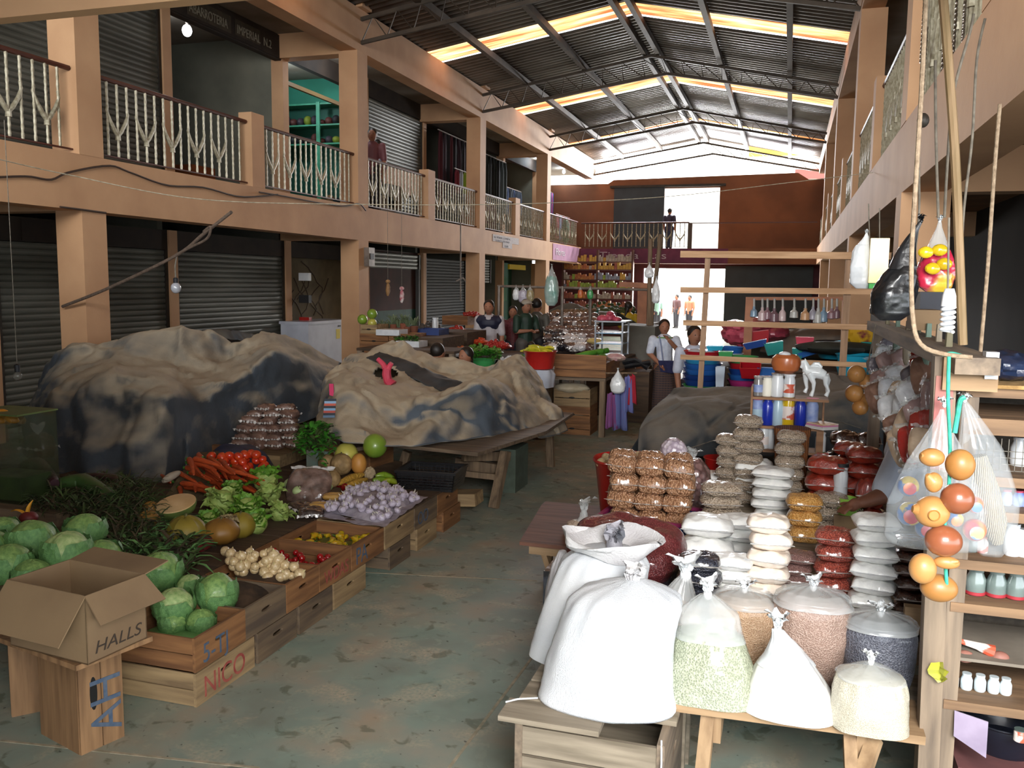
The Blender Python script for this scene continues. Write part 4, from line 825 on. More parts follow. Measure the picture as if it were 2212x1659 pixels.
def tarp(name, rows, mat, label, NU=110, NV=70, amp=.035, fr=2.6, seed=0, hole=None, zmin=.02):
    """cloth through rows of fold lines, each given as sight points (px, py, depth y)"""
    Rw = [[at(x, y, 'y', d) if len(q) == 0 else Vector((x, y, d)) for (x, y, d, *q) in r] for r in rows]; G = []
    for i in range(NV + 1):
        row = []
        for j in range(NU + 1):
            cols = [crom(r, j / NU) for r in Rw]; p = crom(cols, i / NV); e = min(1, i / 6)
            w_ = mn.noise(Vector((p.x * fr, p.y * fr, p.z * fr * .7 + seed))) + .5 * abs(mn.noise(Vector((p.x * fr * 2.3, p.y * fr * 2.3, p.z * 2 + seed)))) + .25 * mn.noise(Vector((p.x * fr * 6, p.y * fr * 6, p.z * fr * 3)))
            w_ += .65 * max(0, 1 - abs(mn.noise(Vector((p.x * 1.3 + seed, p.y * 1.3, p.z * .9))) * 5)) ** 2 - .5 * max(0, 1 - abs(mn.noise(Vector((p.x * 2.1, p.y * 2.1 + seed, p.z))) * 6)) ** 2
            fold = .5 * math.sin(j / NU * 55 + 3 * mn.noise(Vector((p.x, p.y, seed)) * 1.5)) * max(0, 1 - i / NV * 3.2)
            q = p + Vector((.35 * w_ * amp, -w_ * amp * .9 - fold * amp * .8, w_ * amp * .9 * e)); q.z = max(q.z, zmin); row.append(q)
        G.append(row)
    mb = MB(); mb.grid(G)
    if hole:
        hx, hy, ha, hb = hole; keep = []
        for f in mb.f:
            c = sum((Vector(mb.v[i]) for i in f), Vector()) / 4; cc_ = RM.T @ np.array([c.x, c.y, c.z - H]); px, py = CX + F * cc_[0] / -cc_[2], CY - F * cc_[1] / -cc_[2]
            if ((px - hx) / ha) ** 2 + ((py - hy) / hb) ** 2 > 1 or c.y > 8.4: keep.append(f)
        mb.f = keep; mb.mi = [0] * len(keep)
    o = mb.build(name, mat, None, ang=80, label=label, cat='tarpaulin'); md = o.modifiers.new('thick', 'SOLIDIFY'); md.thickness = .006; return o
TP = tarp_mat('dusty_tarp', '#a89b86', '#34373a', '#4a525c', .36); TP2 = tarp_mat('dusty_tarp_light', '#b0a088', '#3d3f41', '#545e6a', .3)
W_ = 1
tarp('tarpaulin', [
 [(60, 985, 6.6), (105, 1018, 5.95), (230, 1044, 5.62), (340, 1049, 5.64), (395, 1020, 5.95), (500, 975, 6.7), (620, 925, 7.5), (715, 890, 8.1)],
 [(50, 930, 7.0), (90, 900, 6.2), (215, 900, 5.85), (350, 905, 5.85), (420, 905, 6.3), (520, 860, 7.0), (620, 830, 7.6), (722, 855, 8.4)],
 [(58, 890, 7.2), (110, 842, 6.45), (210, 822, 6.1), (345, 834, 6.05), (440, 842, 6.6), (530, 800, 7.1), (607, 762, 7.6), (725, 815, 8.7)],
 [(75, 850, 7.2), (125, 800, 6.9), (225, 778, 6.9), (340, 785, 7.0), (425, 785, 7.3), (515, 778, 7.7), (595, 746, 8.1), (732, 800, 9.1)],
 [(100, 812, 7.3), (165, 750, 7.2), (270, 742, 7.4), (375, 713, 7.55), (450, 722, 7.8), (520, 752, 8.1), (592, 730, 8.6), (740, 790, 9.5)],
 [(-6.9, 7.3, .05, W_), (-6.5, 8.2, .3, W_), (-6.6, 8.2, .3, W_), (-6.4, 8.3, .3, W_), (-6.3, 8.6, .3, W_), (-6.2, 9.0, .3, W_), (-6.1, 9.4, .3, W_), (-5.4, 10.2, .3, W_)]],
 TP, 'big dusty dark tarpaulin heaped over a stall in front of the rolling shutters', seed=2.0, amp=.06)
tarp('tarpaulin', [
 [(688, 935, 6.35), (760, 957, 6.15), (870, 962, 6.4), (1000, 950, 6.9), (1110, 935, 7.6), (1175, 945, 8.0), (1225, 930, 8.5)],
 [(684, 890, 6.7), (755, 895, 6.4), (860, 930, 6.6), (960, 900, 6.9), (1050, 890, 7.2), (1130, 900, 7.8), (1212, 890, 8.6)],
 [(690, 850, 6.9), (750, 833, 6.7), (865, 872, 6.85), (940, 862, 6.9), (1028, 838, 7.1), (1105, 868, 7.7), (1195, 868, 8.8)],
 [(703, 815, 7.2), (765, 802, 7.3), (850, 828, 7.5), (945, 838, 7.7), (1035, 822, 7.9), (1115, 838, 8.2), (1180, 845, 8.9)],
 [(730, 798, 7.7), (790, 778, 8.1), (880, 795, 8.3), (960, 806, 8.5), (1050, 818, 8.6), (1120, 795, 8.8), (1168, 820, 9.1)],
 [(750, 792, 8.3), (830, 756, 8.7), (915, 762, 8.9), (985, 780, 9.0), (1055, 800, 9.1), (1117, 771, 9.2), (1150, 800, 9.5)],
 [(-4.9, 9.0, .3, W_), (-4.6, 9.4, .3, W_), (-4.2, 9.6, .3, W_), (-3.9, 9.7, .3, W_), (-3.4, 9.8, .3, W_), (-2.9, 9.9, .3, W_), (-2.6, 10.0, .3, W_)]],
 TP2, 'tan and grey tarpaulin with folds spread over the middle plank table', seed=5.0, amp=.07, hole=(832, 806, 26, 12))
t = tarp('tarpaulin', [
 [(790, 772, 8.2), (860, 800, 7.9), (930, 835, 7.6), (1000, 855, 7.3), (1050, 850, 7.2)],
 [(800, 768, 8.25), (870, 792, 8.0), (940, 822, 7.75), (1010, 846, 7.45), (1055, 843, 7.3)],
 [(820, 762, 8.4), (885, 784, 8.15), (955, 812, 7.95), (1020, 838, 7.6), (1062, 838, 7.45)]], M('tarp_edge', '#44484b', '#2c2f32', 5, .6), 'dark rolled edge of the upper layer across the middle tarpaulin', NU=60, NV=10, amp=.03, seed=3)
PK = M('pink_rubber', '#d0455a', '#b83a50', 6, .4); t = thing('pink_glove', 'pink rubber glove sticking out of the hole in the middle tarpaulin', 'glove', at(840, 830, 'y', 7.35))
g = lambda L_, r: MB().tube([at(x, y, 'y', 7.32) for x, y in L_], [m_px(q, at(840, 800, 'y', 7.32)) for q in r], 10)
g([(848, 832), (838, 822), (835, 808), (836, 795)], (12, 10, 10, 9)).build('palm', PK, t); g([(835, 800), (828, 787), (816, 775)], (8, 6, 5)).build('finger', PK, t); g([(838, 798), (842, 790), (846, 784)], (7, 6, 5)).build('finger', PK, t)
t = MB().box(0, .1, 0, .02, 0, .06); p = at(719, 880, 'y', 6.42); w_ = m_px(22, p)
cl = thing('striped_cloth', 'small cloth with blue, red and black stripes on the middle tarp left edge', 'cloth', p)
for k, c in enumerate(['#1d2430', '#8fb0d0', '#c65a44', '#1d2430', '#7fa6c8', '#b04a3c', '#1d2430', '#58708a']):
    z = p.z + m_px(20, p) - m_px(5, p) * k; MB().ext([(p.x - w_/2, p.y - .06 - .004 * k, z), (p.x + w_/2, p.y - .02 - .004 * k, z), (p.x + w_/2, p.y - .02 - .004 * k, z - m_px(5, p)), (p.x - w_/2, p.y - .06 - .004 * k, z - m_px(5, p))], (0, .004, 0)).build('stripe', M('stripe%d' % (k % 8), c, None), cl)
p = at(720, 842, 'y', 6.65); MB().ext([p + Vector((-.04, 0, .05)), p + Vector((0, 0, .05)), p + Vector((.03, -.05, -.05)), p + Vector((-.01, -.05, -.04))], (0, .006, 0)).build('pink_rag', M('pink_rag', '#d23a68', None), None, label='bright pink rag tucked under the left fold of the middle tarp', cat='rag')
tarp('tarpaulin', [[(430, 728, 8.9), (520, 735, 9.1), (560, 745, 9.2)], [(445, 724, 9.0), (495, 722, 9.2), (560, 737, 9.3)], [(-6.9, 9.4, .3, W_), (-6.5, 9.6, .3, W_), (-6.1, 9.7, .3, W_)]], M('blue_tarp_back', '#3d434c', '#5d564a', 2, .7), 'bluish tarp top showing behind the crest of the big tarpaulin', NU=40, NV=20, seed=9)
for (px, x, y) in ((0, -5.6, 6.9), (1, -4.9, 8.2)):
    tag(MB().box(x - .55, x + .5, y - .1, y + .9, 0, .55).build('stall_table', DK, None, label='hidden plank stall under the big tarpaulin, %s half' % ('left' if px == 0 else 'right'), cat='table'))
# plank table under the middle tarp
PW = wood('weathered_plank', '#7a6753', '#56483a', 'x'); PWZ = wood('weathered_plank', '#8a735a', '#5f4e3d', 'z')
t = thing('plank_table', 'rough plank table with splayed legs under the middle tarpaulin', 'table', (-2.9, 7.6, 0))
TZ = .56
for k, (a, b_) in enumerate(((at(850, 962, 'z', TZ), at(1000, 984, 'z', TZ)), (at(1000, 984, 'z', TZ), at(1175, 942, 'z', TZ)))):
    pass
MB().ext([(-3.4, 6.15, TZ-.03), at(840, 965, 'z', TZ-.03), at(1032, 986, 'z', TZ-.03), at(1180, 938, 'z', TZ-.03), (-2.1, 8.9, TZ-.03), (-3.6, 9.1, TZ-.03)], (0, 0, .03)).build('table_top', PW, t, smooth=False)
def leg(p, q, w_=.075, d_=.06, nm='leg', m=PWZ): MB().beam(p, q, w_, d_).build(nm, m, t, smooth=False)
leg(at(1066, 1098, 'z', 0), at(1092, 976, 'y', 7.1)); leg(at(948, 1082, 'z', 0), at(955, 1000, 'y', 7.1)); leg(at(1190, 1008, 'z', 0), at(1187, 940, 'y', 8.7)); leg(at(862, 1035, 'y', 7.2), at(880, 975, 'y', 7.2))
leg(at(880, 1010, 'y', 7.0), at(1070, 1030, 'y', 7.0), .03, .05, 'brace'); leg(at(985, 1000, 'y', 7.2), at(1075, 1015, 'y', 7.2), .05, .1, 'brace')
leg(at(1000, 985, 'y', 7.0), at(1100, 985, 'y', 7.4), .05, .08, 'apron'); MB().box(-2.45, -2.3, 7.5, 7.9, 0, .4).build('side_panel', M('grey_green_board', '#5d6a5e', '#4a5448', 5, .8), t)
tag(MB().beam(at(968, 1075, 'y', 6.6), at(1035, 1075, 'y', 6.6), .2, .1).build('wooden_crate', CR[1], None, label='pale crate part sticking out before the plank table legs', cat='crate'))
# ================================================================== right stall, nearest part
PB = wood('pine_board', '#a78a68', '#84694c', 'x'); PBZ = wood('pine_board', '#a78a68', '#84694c', 'z'); GB = wood('grey_board', '#9c8f7c', '#6f6454', 'x'); GBZ = wood('grey_board', '#8f7d69', '#63564a', 'z'); GBY = wood('grey_board', '#8f7d69', '#63564a', 'y')
BZ = .5
t = thing('bench', 'narrow pine bench carrying the three front bags', 'bench', (.1, 2.95, 0))
a, b_ = at(1432, 1517, 'z', BZ), at(2000, 1592, 'z', BZ); MB().ext([a, b_, b_ + Vector((0, .26, 0)), a + Vector((0, .26, 0))], (0, 0, -.028)).build('seat_plank', PB, t, smooth=False)
def bl(x1, y1, x2, y2, w_=.045, nm='leg'): p = at(x1, y1, 'y', 2.92); q = at(x2, y2, 'y', 2.86); q = p + (q - p) * 1.0; q2 = p + (q - p).normalized() * ((p.z) / max(1e-3, (p - q).normalized().z)); MB().beam(p, q2, w_, w_ * .7).build(nm, PBZ, t, smooth=False)
bl(1530, 1545, 1518, 1659); bl(1835, 1590, 1838, 1659, .04); bl(1890, 1595, 1868, 1659)
for px in (1550, 1858): p = at(px, 1560 if px < 1600 else 1600, 'y', 2.95); MB().box(p.x-.015, p.x+.015, 2.9, 3.1, p.z-.05, BZ-.028).build('bracket', PBZ, t, smooth=False)
# slatted crate under the white sacks
t = thing('slatted_crate', 'large whitish slatted crate under the two white sacks', 'crate', (-.55, 2.95, 0))
for k in range(4): z = .03 + k * .105; MB().box(-.78, -.335, 2.66, 2.675, z, z + .095).build('slat', GB, t, smooth=False)
for k in range(4): z = .03 + k * .105; MB().box(-.78, -.335, 3.2, 3.215, z, z + .095).build('slat', GB, t, smooth=False)
mb = MB(); slot_panel(mb, -.335, -.31, 2.655, 3.22, 0, .455, .1, .03, .3); mb.build('end_board', GBY, t, smooth=False); MB().box(-.805, -.78, 2.655, 3.22, 0, .455).build('end_board', GBY, t, smooth=False)
for k in range(4): y = 2.64 + k * .148; MB().box(-.83 - .03 * (k == 0), -.29 if k else -.52, y, y + .135, .456, .474).build('top_board', GB, t, smooth=False)
def bagshape(nm, c, rx, ry, h, prof, mat, par, pleat=.0, n=56, lean=(0, 0), wr=.015, seed=0, npl=13, cap=True):
    mb = MB(); V = []; K = 40; c = Vector(c)
    for i in range(K + 1):
        t_ = i / K; k = np.interp(t_, [q[0] for q in prof], [q[1] for q in prof]); pl = np.interp(t_, [0, .55, .85, 1], [0.1, .25, 1, 1])
        for j in range(n):
            a = 2 * math.pi * j / n; e = 1 + pleat * pl * math.sin(a * npl + seed + 2 * t_) + wr * 4 * mn.noise(Vector((math.cos(a) * 1.6 + seed, math.sin(a) * 1.6, t_ * 3))) + wr * mn.noise(Vector((math.cos(a) * 6, math.sin(a) * 6 + seed, t_ * 14)))
            ca, sa = math.cos(a), math.sin(a); se = (abs(ca) ** 2.6 + abs(sa) ** 2.6) ** (-1 / 2.6) * (1 - t_) + t_ if t_ < 1 else 1
            V.append(c + Vector((rx * k * e * ca * se + lean[0] * t_ * t_, ry * k * e * sa * se + lean[1] * t_ * t_, h * t_)))
    f = [(i*n+j, i*n+(j+1)%n, (i+1)*n+(j+1)%n, (i+1)*n+j) for i in range(K) for j in range(n)]
    if cap: f += [tuple(range(n))[::-1], tuple(K*n + j for j in range(n))]
    mb.add(V, f); return mb.build(nm, mat, par, ang=80)
WSK = M('white_sack', '#e6e8ea', '#cfd3d8', 3, .55, .5, 260, stretch=(1, 1, 1)); WSK2 = M('white_sack_worn', '#dcdcdc', '#b9b5b8', 4, .6, .4, 120)
def ruffle(nm, c, r, mat, par, h=.08, n=9, seed=0, spread=1.2):
    mb = MB(); rr = random.Random(seed)
    for k in range(n): a = k * 6.28 / n + rr.random(); leaf(mb, c, (math.cos(a) * spread, math.sin(a) * spread, 1), (-math.cos(a), -math.sin(a), .6), h * rr.uniform(.8, 1.3), r * 1.4, .3, 5, .008, k)
    mb.ell(c, r * .55, r * .55, r * .7, 12, 8); return mb.build(nm, mat, par)
c = at(1282, 1555, 'z', .474); t = thing('white_sack', 'tall full white woven sack, front one of the two on the slatted crate', 'sack', (c.x, 2.9, .474))
bagshape('sack_body', (c.x + .01, 2.9, .474), .238, .19, .41, [(0, 1.0), (.02, 1.03), (.15, .96), (.4, .89), (.65, .84), (.8, .8), (.89, .7), (.95, .42), (1, .13)], WSK, t, .035, lean=(.075, .06), seed=1)
ruffle('tied_neck', (c.x + .08, 2.96, .865), .05, WSK2, t, .07, 7, 3, .7)
MB().tube([(c.x - .21, 2.78, .485), (c.x - .27, 2.74, .49), (c.x - .31, 2.73, .478)], .003, 5).build('stitch_thread', WSK, t); MB().tube([(-.322, 2.66, .47), (-.318, 2.645, .4), (-.322, 2.642, .05)], .003, 5).build('stitch_thread', WSK, t)
t = thing('white_sack', 'white sack with folded open top behind the front sack', 'sack', (-.68, 3.27, .474))
bagshape('sack_body', (-.69, 3.22, .474), .21, .17, .42, [(0, 1.02), (.06, 1), (.4, .9), (.7, .84), (.88, .78), (.97, .6), (1, .45)], WSK, t, .03, lean=(.08, .03), seed=4)
for k in range(7): pass
mb = MB(); P = []
for i in range(9):
    r_ = .1 + .095 * math.sin(i / 8 * 2.6); z = .87 + .07 * math.sin(i / 8 * 3.0); P.append([(-.61 + r_ * math.cos(a) * 1.0 * (1 + .08 * math.sin(5 * a)), 3.26 + r_ * math.sin(a) * .9, z + .015 * math.sin(3 * a + i)) for a in np.arange(0, 6.4, .2)])
mb.grid(P); mb.build('folded_rim', WSK2, t); ruffle('crumpled_lining', (-.6, 3.27, .9), .06, M('lining_grey', '#b4b0b8', '#6d7078', 9, .5, .4, 20), t, .08, 8, 9, .5)
t = thing('white_sack', 'limp white bag slumped at the left of the two sacks', 'sack', at(1205, 1300, 'y', 3.45)); p = at(1212, 1330, 'y', 3.45)
bagshape('sack_body', (p.x, 3.45, .5), .07, .09, .3, [(0, 1), (.5, .9), (.8, .6), (1, .2)], WSK2, t, .06, seed=6)
tag(MB().box(-.86, -.35, 3.3, 3.7, 0, .473).build('stall_table', DK, None, label='dark low support hidden behind the white sacks', cat='table'))
# ---------------- materials of the bagged goods
def grain(n, a, b_, s=220, bump=.5, c3=None): return M(n, a, b_, s, .45, bump, s, coat=.55, kind='voronoi', lo=.15, hi=.75, c3=c3)
FILM = M('cloudy_film', '#e4e7e7', '#c9cecd', 6, .2, .5, 18, coat=.6, alpha=.38); FILMW = M('white_film', '#eceff0', '#d5d9dc', 6, .3, .5, 18, coat=.5)
GHERB = grain('dried_oregano', '#7f8770', '#b4b8a0', 170); GTAN = grain('tan_seed', '#a98463', '#c7a98a', 190); GTAN2 = grain('brown_seed', '#8f7264', '#b39a8c', 210); GDRK = grain('dark_seed', '#3c3f4a', '#6a6d78', 180)
GSES = grain('grey_meal', '#a39d8c', '#c9c3b0', 260, .3); GWH = M('white_powder', '#f2f2ee', '#e2e2e0', 3, .4, .15, 14, coat=.45); GCR = M('cream_powder', '#f2e6d8', '#e6d6c6', 3, .4, .15, 14, coat=.45)
GPEA = M('peanut_goods', '#d0a27c', '#8f6446', 9, .4, 1.0, 9, coat=.8, kind='voronoi', lo=.1, hi=.7); GSUN = M('pumpkin_seed', '#dccbb6', '#9c8a76', 13, .4, 1.0, 13, coat=.8, kind='voronoi', lo=.1, hi=.7)
GOR = M('orange_crumbs', '#ecb86e', '#c98c40', 14, .4, .8, 14, coat=.8, kind='voronoi'); GRB = M('red_bean', '#b85a48', '#7c3026', 16, .35, .7, 16, coat=.9, kind='voronoi'); GBL = M('black_bean', '#1c1d26', '#3c3f4c', 16, .2, .8, 16, coat=1, kind='voronoi')
GBR = M('brown_syrup', '#4b2e24', '#35201a', 5, .2, .3, 9, coat=1); GCH = M('red_chile_powder', '#9a3220', '#7a2418', 6, .3, .4, 14, coat=.9); GGY = M('grey_goods', '#4a4b50', '#2d2e33', 8, .25, .4, 14, coat=.9)
# three bags on the bench
def bench_bag(nm, px, w_, yb, yt, y, mat, neckm, label, prof, fillk, lean=(0, 0), seed=0, pleat=.05, dy=.85):
    p = at(px, yb, 'y', y); h = at(px, yt, 'y', y + lean[1] * .6).z - BZ; rx = m_px(w_ / 2, p); t = thing(nm, label, 'bag', (p.x, y + rx * dy * .6, BZ))
    c = (p.x, y + rx * dy * .6, BZ + .001); K = [(a, k) for a, k in prof]; lo_ = [(a / fillk, k) for a, k in K if a <= fillk] + [(1, np.interp(fillk, [q[0] for q in K], [q[1] for q in K]))]
    bagshape('filled_bag', c, rx, rx * dy, h * fillk, lo_, mat, t, pleat * .5, lean=(lean[0] * fillk ** 2, lean[1] * fillk ** 2), seed=seed)
    c2 = (c[0], c[1], c[2] + .0); f_ = fillk - .03; up = [(0, np.interp(f_, [q[0] for q in K], [q[1] for q in K]))] + [((a - f_) / (1 - f_), k) for a, k in K if a > f_]
    bagshape('film_neck', (c[0] + lean[0] * f_ ** 2, c[1] + lean[1] * f_ ** 2, c[2] + h * f_), rx * 1.01, rx * dy * 1.01, h * (1 - f_), up, neckm, t, pleat, lean=(lean[0] * (1 - f_ ** 2), lean[1] * (1 - f_ ** 2)), seed=seed, wr=.02)
    tp = Vector(c) + Vector((lean[0], lean[1], h)); ruffle('tied_top', tp, rx * .16, FILMW, t, rx * .38, 6, seed, .8); return t
TRI = [(0, .93), (.05, 1), (.25, .96), (.5, .82), (.7, .66), (.85, .48), (.95, .22), (1, .1)]
bench_bag('plastic_bag', 1527, 225, 1515, 1305, 2.9, GHERB, FILM, 'clear bag of dried green herbs at the left end of the bench', [(0, 1.02), (.04, 1), (.3, .84), (.6, .66), (.85, .54), (.95, .3), (1, .14)], .62, (-.02, .05), 2, .03, .7)
bench_bag('plastic_bag', 1705, 205, 1565, 1385, 2.88, GWH, FILMW, 'bright white tied bag in the middle of the bench', [(0, 1.0), (.04, 1), (.25, .88), (.5, .66), (.75, .38), (.9, .2), (1, .12)], .6, (-.05, .02), 5, .06)
bench_bag('plastic_bag', 1878, 160, 1595, 1448, 2.86, GSES, FILM, 'clear bag of greyish meal at the right end of the bench', [(0, 1), (.1, 1), (.5, .98), (.8, .86), (.93, .45), (1, .12)], .8, (.0, .03), 7, .05, .8)
t = thing('plastic_bag', 'clear bag of orange grains tied behind the herb bag, left', 'bag', at(1455, 1430, 'y', 3.22)); p = at(1455, 1430, 'y', 3.22)
bagshape('filled_bag', (p.x, 3.25, .5), .1, .08, .2, [(0, .6), (.5, 1), (1, .8)], grain('orange_grain', '#d2a47c', '#e2c0a0', 180), t, .02, seed=3); bagshape('film_neck', (p.x, 3.25, .66), .09, .08, .16, [(0, 1), (.5, .7), (1, .2)], FILM, t, .06, lean=(.03, 0), seed=3); ruffle('tied_top', (p.x + .03, 3.25, .82), .04, FILMW, t, .09, 6, 2)
# second support behind the bench
tag(MB().box(-.36, .62, 3.16, 3.44, .44, .47).box(-.34, -.3, 3.2, 3.24, 0, .44).box(.55, .59, 3.2, 3.24, 0, .44).box(-.34, -.3, 3.38, 3.42, 0, .44).box(.55, .59, 3.38, 3.42, 0, .44).build('stall_step', GB, None, label='grey wooden step behind the bench, under the big grain bags', cat='bench'))
def bigbag(px, w_, yt, y, mat, label, seed, nm='grain_bag'):
    p = at(px, 1400, 'y', y); rx = m_px(w_ / 2, p); z1 = at(px, yt, 'y', y).z; t = thing(nm, label, 'bag', (p.x, y, .471)); h = z1 - .471
    bagshape('filled_bag', (p.x, y, .471), rx, rx * .8, h * .86, [(0, .78), (.1, .88), (.5, 1), (.85, 1), (.96, .93), (1, .85)], mat, t, .012, seed=seed)
    bagshape('film_neck', (p.x, y, .471 + h * .8), rx * 1.02, rx * .82, h * .2, [(0, 1), (.35, .98), (.7, .75), (.9, .4), (1, .15)], FILM, t, .07, seed=seed); ruffle('tied_top', (p.x, y, z1 - .01), rx * .18, FILMW, t, rx * .4, 6, seed); return t
bigbag(1603, 140, 1268, 3.34, GTAN, 'big clear bag of tan seeds, leftmost of the three standing behind the bench', 1)
bigbag(1750, 158, 1262, 3.3, GTAN2, 'biggest clear bag of brownish seeds, middle of the three behind the bench', 2)
bigbag(1898, 152, 1318, 3.28, GDRK, 'clear bag of dark grey seeds, rightmost of the three behind the bench', 3)
# ---------------- counter with the stacks
CT = .62
t = thing('counter', 'long wooden stall counter under the stacked bags', 'counter', (.05, 5, 0)); MB().box(-.42, .72, 3.46, 6.4, CT-.03, CT).build('counter_top', GB, t, smooth=False)
for x in (-.38, .68):
    for y in (3.5, 6.3): MB().box(x-.035, x+.035, y-.035, y+.035, 0, CT-.03).build('leg', GBZ, t, smooth=False)
MB().box(-.41, -.39, 3.5, 6.3, .1, CT-.03).build('side_panel', M('shaded_panel', '#3a322b', '#2b2520', 3, .8), t)  # side panel in mottled dark brown
PRT = {}
def unitbag(key, mat, lab='', seed=0, wr=.07, tie=False, sm=None, corner=.0, sx=1, sy=.78, sz=.42):
    if key not in PRT: PRT[key] = bag_proto(lab or 'food_bag', '', 'bag', mat, sx, sy, sz, seed, wr, None, True, tie, corner, sm or SEAL)
    return PRT[key]
def stack(px, yb, yt, w_, n, key, mat, label, grp, zb=CT, name='food_bag', y=None, jit=.1, seed=0, sm=None, tall=1.0):
    base = at(px, yb, 'z', zb) if y is None else at(px, yb, 'y', y); y = base.y; base.z = zb
    top = at(px, yt, 'y', y).z; hx = m_px(w_ / 2, base); s = (top - base.z) / n
    for i in range(n):
        pr = unitbag(key, mat, name, seed or len(PRT) + 1, sm=sm); k = hx * R.uniform(.95, 1.05)
        lb = label if n == 1 else '%s, %s' % (label, ['bottom bag', 'second bag', 'third bag', 'fourth bag', 'fifth bag', 'sixth bag', 'seventh bag'][i] if i < n - 1 else 'top bag')
        place('st' + key, pr, (base.x + R.uniform(-1, 1) * hx * jit, y + R.uniform(-1, 1) * hx * jit, base.z + i * s + .001), (k, k, s / .84 * tall * .98), (0, 0, R.uniform(-.2, .2)), lb, grp)
unitbag('wh', GWH, 'food_bag', 3, .1, sm=FILMW, corner=.14)
stack(1880, 1312, 1108, 92, 6, 'wh', GWH, 'white bag in the tall right stack', 'tall right stack of white bags', sm=FILMW, seed=3)
stack(1797, 1278, 1140, 86, 4, 'rb', GRB, 'bag of red beans right of centre', 'stack of red bean bags')
stack(1717, 1262, 1190, 78, 3, 'br', M('brown_lentil', '#94706a', '#64453f', 18, .35, .6, 18, coat=.9, kind='voronoi'), 'bag of brown lentils before the orange crumbs', 'short stack of lentil bags')
stack(1657, 1290, 1112, 90, 5, 'cr', GCR, 'cream bag left of the lentils', 'stack of cream bags', sm=FILMW)
stack(1575, 1285, 1195, 92, 3, 'wh', GWH, 'white bag in the short front left stack', 'short front left stack of white bags')
stack(1530, 1200, 1112, 110, 2, 'wh', GWH, 'wide white bag behind the black beans', 'wide white bags behind the black beans'); stack(1605, 1195, 1110, 90, 3, 'wh', GWH, 'white bag in the middle block', 'middle block of white bags')
stack(1507, 1300, 1195, 96, 3, 'bb', GBL, 'bag of black beans at the left counter end', 'stack of black bean bags')
stack(1735, 1168, 1068, 76, 3, 'or', GOR, 'bag of orange crumbs behind the lentils', 'stack of orange crumb bags')
stack(1790, 1150, 1062, 76, 3, 'gs', GSUN, 'bag of seeds right of the orange crumbs', 'seed bags right of the orange crumbs'); stack(1834, 1150, 1088, 72, 2, 'gs', GSUN, 'seed bag behind the tall white stack', 'seed bags behind the tall white stack')
stack(1556, 1150, 1042, 88, 4, 'su', GSUN, 'bag of pumpkin seeds behind the wide white bags', 'left stack of pumpkin seed bags', seed=9)
stack(1665, 1120, 1008, 82, 5, 'wh', GWH, 'white bag in the stack before the column of seed bags', 'white bags before the wicker basket'); stack(1625, 1085, 992, 80, 3, 'wh', GWH, 'white bag in the back left white stack', 'back left stack of white bags')
stack(1545, 1065, 1018, 70, 2, 'wh', GWH, 'white bag above the left pumpkin seeds', 'white bags above the left pumpkin seeds')
stack(1702, 1045, 930, 62, 7, 'su', GSUN, 'seed bag in the column before the wicker basket', 'column of seed bags before the wicker basket', y=5.05)
stack(1577, 1015, 938, 62, 6, 'su', GSUN, 'seed bag in the left column beside the plastic bottles', 'left column of seed bags beside the bottles', y=5.35); stack(1614, 1010, 897, 64, 7, 'su', GSUN, 'seed bag in the tallest column under the bottle shelf', 'tallest column of seed bags', y=5.3)
stack(1740, 1080, 1035, 70, 2, 'gs', GSUN, 'grey seed bag below the seed column', 'grey seed bags below the column')
for (px, yb, yt, w_, n, s) in ((1862, 1060, 965, 74, 5, 'right of the green cup'), (1880, 1075, 1035, 60, 2, 'low beside the seller'), (1785, 1050, 985, 84, 4, 'left of the green cup'), (1838, 985, 955, 70, 5, 'behind the black lidded jar'), (1885, 1010, 985, 54, 4, 'next to the seller shirt')):
    stack(px, yb, yt, w_, n, 'ch', GCH, 'bag of red chile powder ' + s, 'chile powder bags ' + s, y={1862: 5.0, 1880: 4.8, 1785: 4.9, 1838: 5.3, 1885: 5.2}[px])
for (px, yb, yt, w_, n, s) in ((1825, 960, 932, 62, 1, 'top left of the red ones'), (1875, 962, 936, 56, 1, 'top right of the red ones'), (1805, 1000, 975, 50, 1, 'beside the wicker basket')): stack(px, yb, yt, w_, 4, 'db', GBR, 'small dark brown bag ' + s, 'dark brown bags ' + s, y=5.75)
stack(1972, 1325, 1160, 96, 6, 'db2', GBR, 'shiny dark brown slab bag under the hanging gourds', 'dark brown slabs under the gourds', seed=11)
stack(1848, 1105, 1060, 110, 2, 'gg', GGY, 'dark grey glossy bag in front of the seller arm', 'dark grey bags before the seller'); stack(1880, 1150, 1100, 70, 2, 'gg', GGY, 'dark grey bag behind the tall white stack', 'dark grey bags behind the white stack')
# ---------------- peanuts in the blue basket on the brown table
BLU = M('blue_plastic', '#24479a', '#1d3a80', 5, .35, coat=.3); MAG = M('magenta_plastic', '#a03468', '#882a58', 5, .35)
TT = .47; BT = wood('brown_table', '#7c5444', '#5e3d30', 'x')
t = thing('low_table', 'brown low table with slanting leg left of the sacks', 'table', (-.95, 4.3, 0)); q = [at(1122, 1170, 'z', TT), (-.45, at(1122, 1170, 'z', TT).y, TT), (-.45, 5.5, TT), at(1170, 1090, 'z', TT)]
q[3] = Vector(q[3]); MB().ext([q[0], q[1], q[2], (q[3].x, 5.5, TT), q[3]], (0, 0, -.02)).build('table_top', BT, t, smooth=False); MB().box(q[0].x + .05, -.45, q[0].y + .02, q[0].y + .04, TT-.07, TT-.02).build('apron', PB, t, smooth=False)
p = at(1172, 1182, 'y', q[0].y + .05); MB().beam(p, (p.x + .16, p.y, 0), .05, .03).build('leg', PBZ, t, smooth=False)
